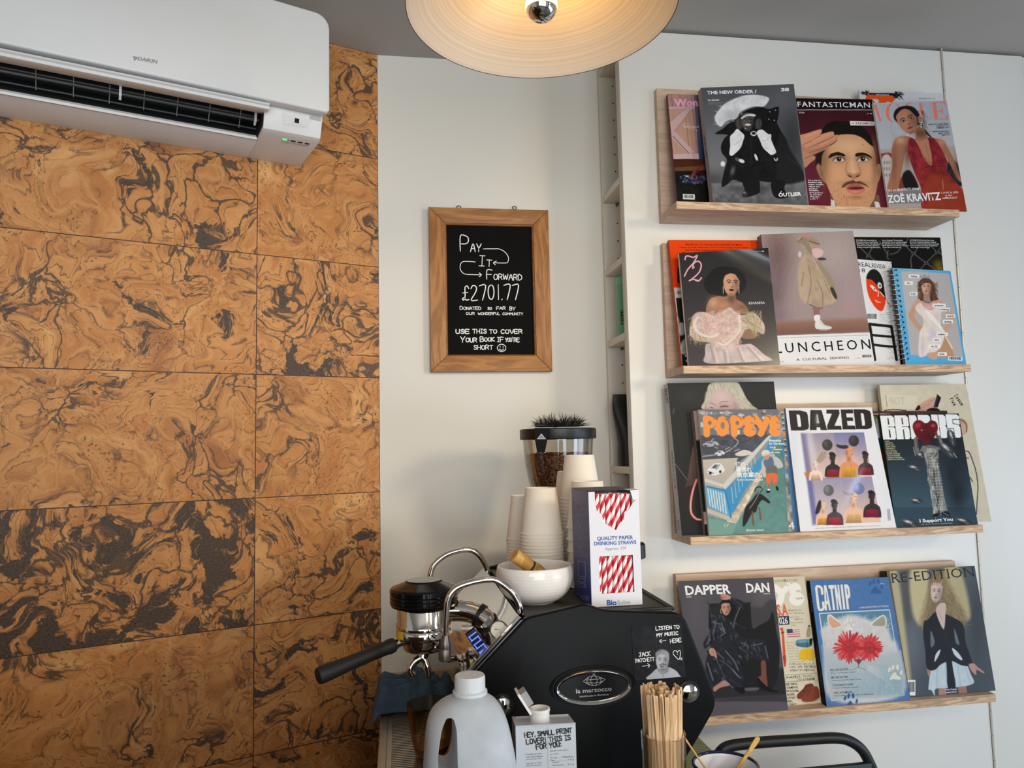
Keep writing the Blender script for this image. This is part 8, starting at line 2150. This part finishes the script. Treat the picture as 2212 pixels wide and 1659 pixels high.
    A.text('DAPPER', (150, 308), (614, 292), 92, WH, .03); A.text('DAN', (772, 284), (1010, 276), 92, WH, .03)
    A.text('SS 2026', (156, 336), (210, 334), 12, WH, .02, res=1); A.text('ISSUE 32', (948, 303), (1012, 300), 12, WH, .02, res=1)
    A.magazine('dark grey magazine with a seated figure in a shiny black coat', .010, (190, 188, 194))
    A.spine_text('DAPPER DAN 32', .05, .2, (90, 90, 96), .010, .5)
def mag_usa():
    A = Art(lI, [(700, 138), (1365, 118), (1542, 1450), (880, 1480)], 1.708, 8.5)
    A.fill((212, 204, 178), (226, 214, 188))
    WL = (240, 236, 226)
    A.line([(1060, 230), (1130, 300), (1100, 400)], 66, WL, 4); A.line([(1200, 215), (1130, 300)], 60, WL, 4); A.ell(1268, 255, 62, 70, WL, 0, 4); A.ell(1285, 350, 78, 70, WL, 0, 4); A.ell(1300, 270, 26, 12, (206, 198, 174)); A.ell(1300, 345, 26, 12, (206, 198, 174)); A.ell(1335, 342, 8, 8, (150, 140, 120)); A.line([(1165, 205), (1200, 210)], 10, (206, 196, 172), 4)
    A.text('S.A', (1090, 520), (1200, 514), 112, (222, 96, 74), .03)
    A.poly([(1095, 528), (1205, 522), (1212, 612), (1105, 618)], (46, 52, 78), 3, False); A.text('026', (1108, 606), (1196, 602), 68, WH, .015)
    A.text('メカシが教えてくれた。', (1062, 178), (1305, 168), 22, (110, 100, 84), .005, res=1)
    for t, x0, x1, y, h in (('Magazine for', 1202, 1340, 475, 20), ('for City Boys', 1206, 1366, 505, 20), ('ISSUE 950', 1214, 1310, 545, 14), ('AMERICA II', 1262, 1352, 565, 14), ('2026 JUNE', 1222, 1352, 600, 14), ('¥990', 1228, 1278, 628, 14)): A.text(t, (x0, y), (x1, y-3), h, (168, 160, 138), .015, res=1)
    A.poly([(1182, 660), (1308, 652), (1318, 740), (1195, 748)], (226, 216, 206), 3, False)
    for k in range(4): A.line([(1184+k*3.2, 672+k*22), (1310+k*2.5, 664+k*22)], 8, (172, 72, 80), 3, sm=False)
    A.poly([(1182, 660), (1240, 656), (1246, 698), (1187, 702)], (70, 66, 96), 3, False)
    A.poly([(1108, 660), (1130, 645), (1150, 680), (1175, 1000), (1150, 1020), (1130, 700)], (206, 84, 52), 4); A.line([(1125, 700), (1155, 690)], 8, (90, 30, 24), 4); A.poly([(1140, 940), (1172, 930), (1176, 1000), (1158, 1020)], (190, 64, 44), 4)
    A.poly([(1280, 775), (1400, 758), (1440, 765), (1436, 830), (1380, 848), (1290, 832)], (104, 160, 180), 4); A.poly([(1282, 805), (1434, 800), (1430, 834), (1380, 848), (1290, 832)], (70, 92, 108), 6, a=.7); A.line([(1295, 770), (1300, 835)], 4, (40, 44, 50), 3); A.line([(1390, 770), (1395, 840)], 4, (40, 44, 50), 3); A.poly([(1415, 765), (1445, 755), (1440, 810), (1422, 820)], (30, 30, 34), 5)
    A.poly([(1330, 870), (1440, 862), (1472, 950), (1420, 985), (1390, 965), (1370, 985), (1312, 955)], (232, 188, 40), 4); A.line([(1390, 880), (1390, 965)], 4, (190, 148, 24), 4)
    A.poly([(1395, 650), (1420, 640), (1425, 730), (1385, 735)], (120, 130, 100), 10, a=.7); A.ell(1412, 626, 12, 8, (40, 36, 34)); A.ell(1412, 700, 8, 20, (226, 150, 60))
    for i, t in enumerate(('サファリジ', 'ャケット、', 'カバーオール、', 'トラッカージャ', 'ケット、デニム', 'パンツ、モカ', 'シンシューズ、', 'ワークブーツ、ポ')): A.text(t, (1180+i*5, 808+i*28), (1180+i*5+16.5*len(t), 804+i*28), 15, (130, 120, 98), 0, res=1)
    for t, x0, x1, y in (('ケンタウンシャツ、スウェット、T', 1210, 1455, 1030), ('シャツ… ★今、日本で買える', 1214, 1482, 1058), ('107点のアメリカ服をDIG！', 1220, 1465, 1092)): A.text(t, (x0, y), (x1, y-6), 20, (74, 66, 54), .008, res=1)
    A.poly([(1165, 1130), (1492, 1108), (1500, 1182), (1172, 1200)], (90, 80, 66), 2, False); A.poly([(1168, 1133), (1489, 1111), (1497, 1179), (1175, 1197)], (222, 211, 186), 2, False)
    A.text('★ 34人が愛する、アメリカン', (1178, 1165), (1450, 1148), 20, (60, 54, 46), .01, res=1); A.text('ブランドの名品図鑑', (1290, 1186), (1470, 1176), 18, (60, 54, 46), .01, res=1)
    for i, (t, x1) in enumerate((('RED WING,', 1295), ('CHAMPION,', 1300), ('PATAGONIA,', 1312), ('ALDEN,', 1268), ('STÜSSY,', 1280), ('RRL,', 1246), ('CEASE.......', 1326))): A.text(t, (1176+i*4, 1236+i*35), (x1, 1231+i*35), 24, (70, 62, 50), .012, res=1)
    for dx, dy, c in ((0, 0, (122, 58, 46)), (50, 30, (140, 70, 52))):
        A.poly([(1290+dx, 1330+dy), (1350+dx, 1270+dy), (1380+dx, 1228+dy), (1450+dx, 1222+dy), (1468+dx, 1330+dy), (1400+dx, 1370+dy), (1300+dx, 1372+dy)], c, 5); A.poly([(1284+dx, 1345+dy), (1300+dx, 1372+dy), (1400+dx, 1372+dy), (1470+dx, 1330+dy), (1470+dx, 1350+dy), (1400+dx, 1392+dy), (1300+dx, 1388+dy)], (206, 190, 160), 4); A.line([(1385+dx, 1240+dy), (1345+dx, 1300+dy)], 6, (70, 34, 30), 5)
    A.magazine('cream magazine with boots, shorts and a flag between the dark and blue covers', .010, (226, 216, 192))
def mag_catnip():
    A = Art(lJ, [(88, 250), (870, 215), (1090, 1440), (258, 1505)], 1.684, 12)
    BL = (78, 118, 170)
    A.fill(BL, tex=.03); A.poly([(180, 572), (884, 536), (1032, 1392), (302, 1448)], (226, 226, 222), 3, False)
    fr = [(190, 580), (878, 545), (1024, 1386), (308, 1438)]
    A.poly(fr, (92, 134, 160), 3, False); ins = lambda x, y: 0
    A.poly([(200, 740), (260, 690), (300, 640), (400, 620), (480, 590), (570, 600), (680, 640), (760, 680), (860, 720), (905, 830), (960, 900), (1010, 1386), (310, 1432), (230, 900)], (206, 204, 202), 40, tex=.03)
    A.poly([(215, 900), (600, 1000), (1000, 950), (1024, 1386), (308, 1436), (250, 1200)], (190, 192, 194), 50, False, c2=(150, 176, 184)); A.soft(900, 1250, 140, 120, (130, 166, 178), .6); A.soft(350, 1350, 120, 80, (196, 190, 188), .7)
    A.fur(260, (230, 600, 900, 760), 40, -80, 40, [(226, 224, 222), (206, 204, 202), (190, 196, 200)], 4, 5, lambda x, y: y > 640-30*math.sin((x-230)/670*3.1)); A.fur(260, (320, 1000, 1000, 1380), 60, 75, 30, [(212, 212, 212), (176, 184, 188), (222, 220, 218)], 4, 6, None, .5)
    A.poly([(262, 610), (290, 585), (340, 620), (405, 690), (330, 730), (280, 700)], (226, 216, 208), 6); A.poly([(275, 625), (295, 605), (345, 645), (400, 690), (325, 722), (290, 690)], (214, 166, 132), 8); A.poly([(690, 690), (760, 620), (820, 592), (850, 620), (852, 700), (800, 712)], (222, 220, 216), 6); A.poly([(710, 690), (780, 625), (830, 608), (842, 690), (800, 705)], (160, 158, 136), 10)
    A.line([(575, 1110), (570, 1070), (530, 1040)], 7, (70, 66, 72), 5); A.line([(570, 1070), (610, 1035)], 7, (70, 66, 72), 5); A.poly([(540, 1030), (615, 1030), (580, 1085)], (110, 60, 64), 8); A.line([(575, 1110), (500, 1140), (440, 1110)], 5, (120, 116, 116), 5, .7); A.line([(575, 1110), (640, 1140)], 5, (120, 116, 116), 5, .7)
    for k in range(7): A.line([(660, 1090+k*8), (800+k*10, 1130+k*22), (930, 1160+k*34)], 3, (226, 226, 226), 3, .7)
    rnd = random.Random(3)
    for cx, cy, n, r0 in ((482, 910, 44, 175), (682, 918, 46, 150)):
        for k in range(n):
            a = 2*math.pi*k/n+rnd.uniform(-.05, .05); r = r0*rnd.uniform(.75, 1.05)
            d = (math.cos(a), math.sin(a)); nn = (-d[1], d[0]); w_ = 8
            A.poly([(cx+d[0]*r*.3+nn[0]*w_, cy+d[1]*r*.3+nn[1]*w_), (cx+d[0]*r*.85+nn[0]*w_*1.2, cy+d[1]*r*.85+nn[1]*w_*1.2), (cx+d[0]*r, cy+d[1]*r), (cx+d[0]*r*.85-nn[0]*w_, cy+d[1]*r*.85-nn[1]*w_), (cx+d[0]*r*.3-nn[0]*w_, cy+d[1]*r*.3-nn[1]*w_)], rnd.choice([(206, 64, 68), (186, 46, 52), (216, 84, 84)]), 4, False)
        A.ell(cx, cy, r0*.42, r0*.42, (190, 48, 54), f=20); A.fur(60, (cx-50, cy-50, cx+50, cy+50), 26, 0, 90, [(160, 34, 42), (216, 84, 84), (120, 40, 40)], 4, 3); A.ell(cx, cy, 14, 14, (120, 70, 50), f=10)
    def paw(x, y, s_, c, a=1.0):
        for dx, dy, rx, ry, ro in ((-50, -50, 13, 26, 20), (-14, -72, 13, 28, 8), (30, -74, 14, 28, -4), (66, -20, 12, 24, 10)): A.ell(x+dx*s_, y+dy*s_, rx*s_, ry*s_, c, ro, 3, a)
        A.poly([(x-46*s_, y+40*s_), (x-20*s_, y-4*s_), (x+8*s_, y-26*s_), (x+26*s_, y+4*s_), (x+62*s_, y+30*s_), (x+54*s_, y+50*s_), (x-10*s_, y+46*s_), (x-40*s_, y+52*s_)], c, 4, a=a)
    paw(932, 1186, 1.0, (226, 222, 204)); paw(474, 705, .8, (226, 222, 204)); paw(740, 330, 1.0, (60, 96, 146)); paw(490, 1470, 1.0, (58, 96, 148))
    for t, x0, x1 in (('C', 150, 222), ('A', 226, 286), ('T', 288, 342), ('N', 346, 392), ('I', 408, 430), ('P', 444, 492)):
        k = (x0-150)*-.02; yt, yb = 300+k*2, 548+k*2
        q = lambda *p: [(x0+(x1-x0)*u+30*(v-.5), yt+(yb-yt)*v) for u, v in p]
        Wc = (232, 228, 216)
        if t == 'C': A.line(q((.95, .32), (.93, .1), (.6, .03), (.25, .06), (.2, .3), (.2, .7), (.25, .94), (.6, .97), (.9, .9), (.93, .68)), 24, Wc, 3)
        if t == 'A': A.poly(q((.3, 0), (.7, 0), (1.0, 1), (.68, 1), (.62, .75), (.38, .75), (.32, 1), (0, 1)), Wc, 3, False); A.poly(q((.47, .25), (.53, .25), (.6, .62), (.42, .62)), BL, 3, False)
        if t == 'T': A.poly(q((0, 0), (1, 0), (1, .14), (.68, .14), (.7, 1), (.32, 1), (.32, .14), (0, .14)), Wc, 3, False)
        if t == 'N': A.poly(q((0, 0), (.4, 0), (.68, .5), (.68, 0), (1.05, 0), (1.05, 1), (.7, 1), (.36, .45), (.36, 1), (0, 1)), Wc, 3, False)
        if t == 'I': A.poly(q((0, 0), (1, 0), (1, 1), (0, 1)), Wc, 3, False)
        if t == 'P': A.poly(q((0, 0), (.7, 0), (1.05, .1), (1.05, .45), (.75, .56), (.46, .56), (.46, 1), (0, 1)), Wc, 3, False); A.poly(q((.44, .14), (.6, .16), (.62, .4), (.44, .42)), BL, 3, False)
    A.text('A MAGAZINE FOR CAT PEOPLE', (580, 528), (874, 512), 19, (214, 214, 214), .008, slab=.04); A.text('VOL. 3', (795, 286), (832, 284), 9, WH, .02, res=1)
    for t, a, b, y0, t2, a2, b2 in (('PET DETECTIVE', 296, 466, 1152, 'How a professional finds a lost cat', 298, 545), ('MY LIFE SO FAR', 306, 470, 1226, 'A kitten moves in with Ursula K. Le Guin', 308, 605), ('CATS ABOUT TOWN', 318, 522, 1302, 'Timing the working cats of London', 320, 572), ("THE CAT'S MEOW", 328, 512, 1378, 'Cats are talking more than ever - are we listening?', 332, 724)):
        A.text(t, (a, y0), (b, y0-10), 20, (70, 72, 82), .012, slab=.03); A.text(t2, (a2, y0+24), (b2, y0+24-(b2-a2)*.05), 12, (84, 86, 96), .006, res=1)
    A.magazine('blue magazine with a white cat whose eyes are red flowers', .016, (26, 30, 30), mat=PRINT)
    A.spine_text('CATNIP', .10, .26, (120, 130, 120), .016, .45); A.spine_text('a magazine for cat people', .5, .9, (90, 96, 70), .016, .3)
def mag_reedition():
    A = Art(lJ, [(815, 155), (1680, 120), (1890, 1350), (1050, 1420)], 1.714, 9, .4)
    A.fill((54, 44, 44)); A.magazine('second copy of the big haired woman magazine tucked behind the first', .012, (78, 64, 62)); A.spine_text('RE-EDITION', .02, .25, (24, 20, 20), .012, .6)
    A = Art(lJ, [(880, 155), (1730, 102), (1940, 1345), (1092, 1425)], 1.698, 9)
    A.fill((92, 96, 100), (74, 80, 88)); A.soft(1500, 1250, 300, 200, (60, 66, 74), .6); A.soft(1760, 700, 120, 500, (58, 60, 62), .8); A.soft(1100, 900, 100, 300, (110, 116, 122), .6)
    for q, c in (([(880, 160), (960, 160), (1060, 900), (1100, 1300), (1060, 1300), (980, 800)], (196, 182, 140)), ([(1010, 150), (1060, 150), (1100, 600), (1040, 620)], (84, 82, 76)), ([(1090, 150), (1260, 140), (1270, 560), (1200, 700), (1110, 560)], (212, 196, 146)), ([(1420, 140), (1580, 130), (1690, 600), (1560, 640), (1460, 560)], (200, 184, 134))): A.poly(q, c, 40, a=.85)  # golden patches: glossy reflections painted into the cover colours
    hr = [(120, 98, 66), (166, 142, 98), (92, 72, 48), (190, 168, 122)]
    A.poly([(1290, 220), (1330, 150), (1420, 150), (1450, 220), (1500, 330), (1560, 450), (1640, 600), (1640, 700), (1560, 720), (1480, 640), (1300, 660), (1220, 720), (1190, 660), (1230, 520), (1260, 360)], (134, 112, 78), 50, a=.85)
    A.fur(420, (1200, 150, 1640, 700), 80, lambda x, y: 90+(1370-x)*.12, 22, hr, 4, 9, lambda x, y: abs(x-1385-(y-150)*.06) < 60+(y-150)*.42, .6)
    bk = (24, 23, 24)
    A.poly([(1260, 1120), (1312, 1120), (1318, 1200), (1330, 1255), (1295, 1235), (1262, 1180)], (168, 124, 110), 6); A.poly([(1370, 1320), (1440, 1320), (1450, 1400), (1375, 1405)], (176, 130, 114), 6, False); A.poly([(1560, 1300), (1645, 1290), (1660, 1385), (1580, 1395)], (160, 112, 98), 6, False)
    A.poly([(1310, 1110), (1420, 1060), (1500, 1040), (1640, 1080), (1690, 1180), (1725, 1260), (1680, 1290), (1600, 1305), (1450, 1320), (1340, 1330), (1335, 1400), (1300, 1340), (1270, 1320)], (194, 208, 214), 6, tex=.03)
    for l in ([(1360, 1130), (1350, 1320)], [(1440, 1100), (1450, 1310)], [(1560, 1100), (1590, 1300)], [(1640, 1120), (1690, 1270)]): A.line(l, 12, (160, 178, 190), 14, .7)
    A.poly([(1225, 660), (1260, 640), (1345, 560), (1430, 580), (1560, 640), (1620, 700), (1640, 860), (1680, 980), (1705, 1075), (1660, 1100), (1590, 1090), (1500, 1050), (1400, 1080), (1330, 1140), (1255, 1120), (1240, 960), (1220, 800)], bk, 7)
    A.poly([(1292, 750), (1325, 820), (1330, 880), (1295, 910)], (98, 106, 110), 6); A.poly([(1525, 730), (1550, 780), (1578, 885), (1540, 860)], (104, 112, 116), 6); A.poly([(1330, 1060), (1345, 980), (1390, 935), (1370, 1000)], (206, 214, 218), 5); A.poly([(1505, 920), (1560, 960), (1608, 1030), (1590, 1040), (1530, 990)], (206, 214, 218), 5)
    A.poly([(1430, 900), (1480, 900), (1510, 1100), (1540, 1315), (1465, 1320), (1450, 1100)], (20, 19, 20), 6); A.line([(1420, 740), (1480, 920)], 6, (50, 48, 48), 6, .7)
    sk = (206, 182, 168)
    A.poly([(1345, 560), (1380, 480), (1440, 480), (1440, 580), (1420, 735)], sk, 6); A.line([(1370, 560), (1410, 640)], 6, (170, 140, 126), 8, .6)
    A.face(1348, 370, 112, 185, sk, 6, .62, (150, 100, 96), (90, 76, 60)); A.fur(60, (1290, 240, 1420, 300), 60, -80, 30, hr, 5, 4)
    A.poly([(1672, 1085), (1720, 1075), (1760, 1110), (1824, 1160), (1815, 1170), (1750, 1140), (1745, 1190), (1700, 1150)], (186, 144, 128), 5); A.line([(1740, 1120), (1790, 1160)], 4, (130, 96, 84), 4)
    A.text('RE-EDITION', (905, 272), (1735, 206), 96, (50, 48, 44), .0, 1.05, slab=.05)
    A.text('Betty Gaghan', (1436, 1342), (1552, 1335), 15, WH, .01, res=1); A.text('wears DIOR', (1446, 1370), (1550, 1363), 15, WH, .01, res=1)
    A.barcode(1062, 1240, 1140, 1395, -.03)
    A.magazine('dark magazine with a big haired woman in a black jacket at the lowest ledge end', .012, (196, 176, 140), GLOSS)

for f_ in (mag_pink_barn, mag_new_order, mag_fantastic, mag_orange_t, mag_vogue, mag_orange_list, mag_72, mag_luncheon, mag_chain, mag_real_review, mag_spiral, mag_blonde, mag_dark_stack, mag_popeye, mag_dazed, mag_green_spine, mag_bricks, tote_issue, mag_dapper, mag_usa, mag_catnip, mag_reedition):
    f_()

# ------------------------------------------------------------------ photo sticker on the side panel of the machine
def sticker():
    lS = (1040, 1280, 4.096)
    A = Art(lS, [(1325, 300), (1770, 268), (1805, 742), (1355, 780)], PY-.0008, 0, 1.0)
    A.fill((34, 35, 38), tex=.2)
    A.soft(1560, 470, 160, 120, (44, 45, 48), .6); A.fur(30, (1500, 320, 1790, 620), 14, 0, 90, [(90, 90, 92), (70, 70, 72)], 5, 2, None, .6)
    A.poly([(1470, 770), (1510, 710), (1560, 670), (1600, 690), (1650, 660), (1720, 690), (1760, 740), (1770, 748)], (176, 178, 188), 5); A.poly([(1560, 660), (1640, 650), (1650, 700), (1600, 720), (1565, 690)], (150, 150, 156), 6); A.line([(1600, 720), (1610, 752)], 4, (110, 110, 116), 3); A.line([(1560, 680), (1600, 720), (1655, 690)], 4, (120, 120, 126), 4)
    A.face(1600, 610, 112, 165, (176, 176, 182), 3, .6, (110, 106, 110), (70, 70, 72)); A.poly([(1545, 590), (1540, 540), (1570, 508), (1620, 505), (1660, 540), (1655, 600), (1635, 555), (1590, 545), (1560, 560)], (130, 130, 134), 6, tex=.2); A.line([(1575, 640), (1605, 634), (1632, 640)], 8, (80, 78, 80), 5, .8); A.soft(1605, 680, 34, 12, (90, 88, 92), .6)
    for t, a, b, h in (('LISTEN TO', (1545, 332), (1750, 318), 30), ('MY MUSIC', (1552, 390), (1740, 372), 28), ('HERE', (1672, 446), (1768, 436), 32), ('JACK', (1395, 568), (1496, 556), 34), ('PATCHETT', (1366, 620), (1530, 602), 30)): A.hand(t, a, b, h, 6.5, WH)
    for l in ([(1632, 424), (1578, 430)], [(1592, 416), (1576, 430), (1596, 444)], [(1424, 652), (1486, 644)], [(1468, 628), (1488, 644), (1474, 662)], [(1736, 548), (1728, 520), (1706, 515), (1695, 540), (1715, 565), (1748, 592), (1760, 545), (1755, 512), (1738, 520), (1734, 545)], [(1762, 578), (1776, 596)], [(1776, 576), (1762, 596)]): A.pen(l, 5.5, WH)
    o = A.sheet('photo_sticker', PRINT, MACHINE)
    o['label'] = 'dark square photo sticker with white handwriting and a portrait'
sticker()
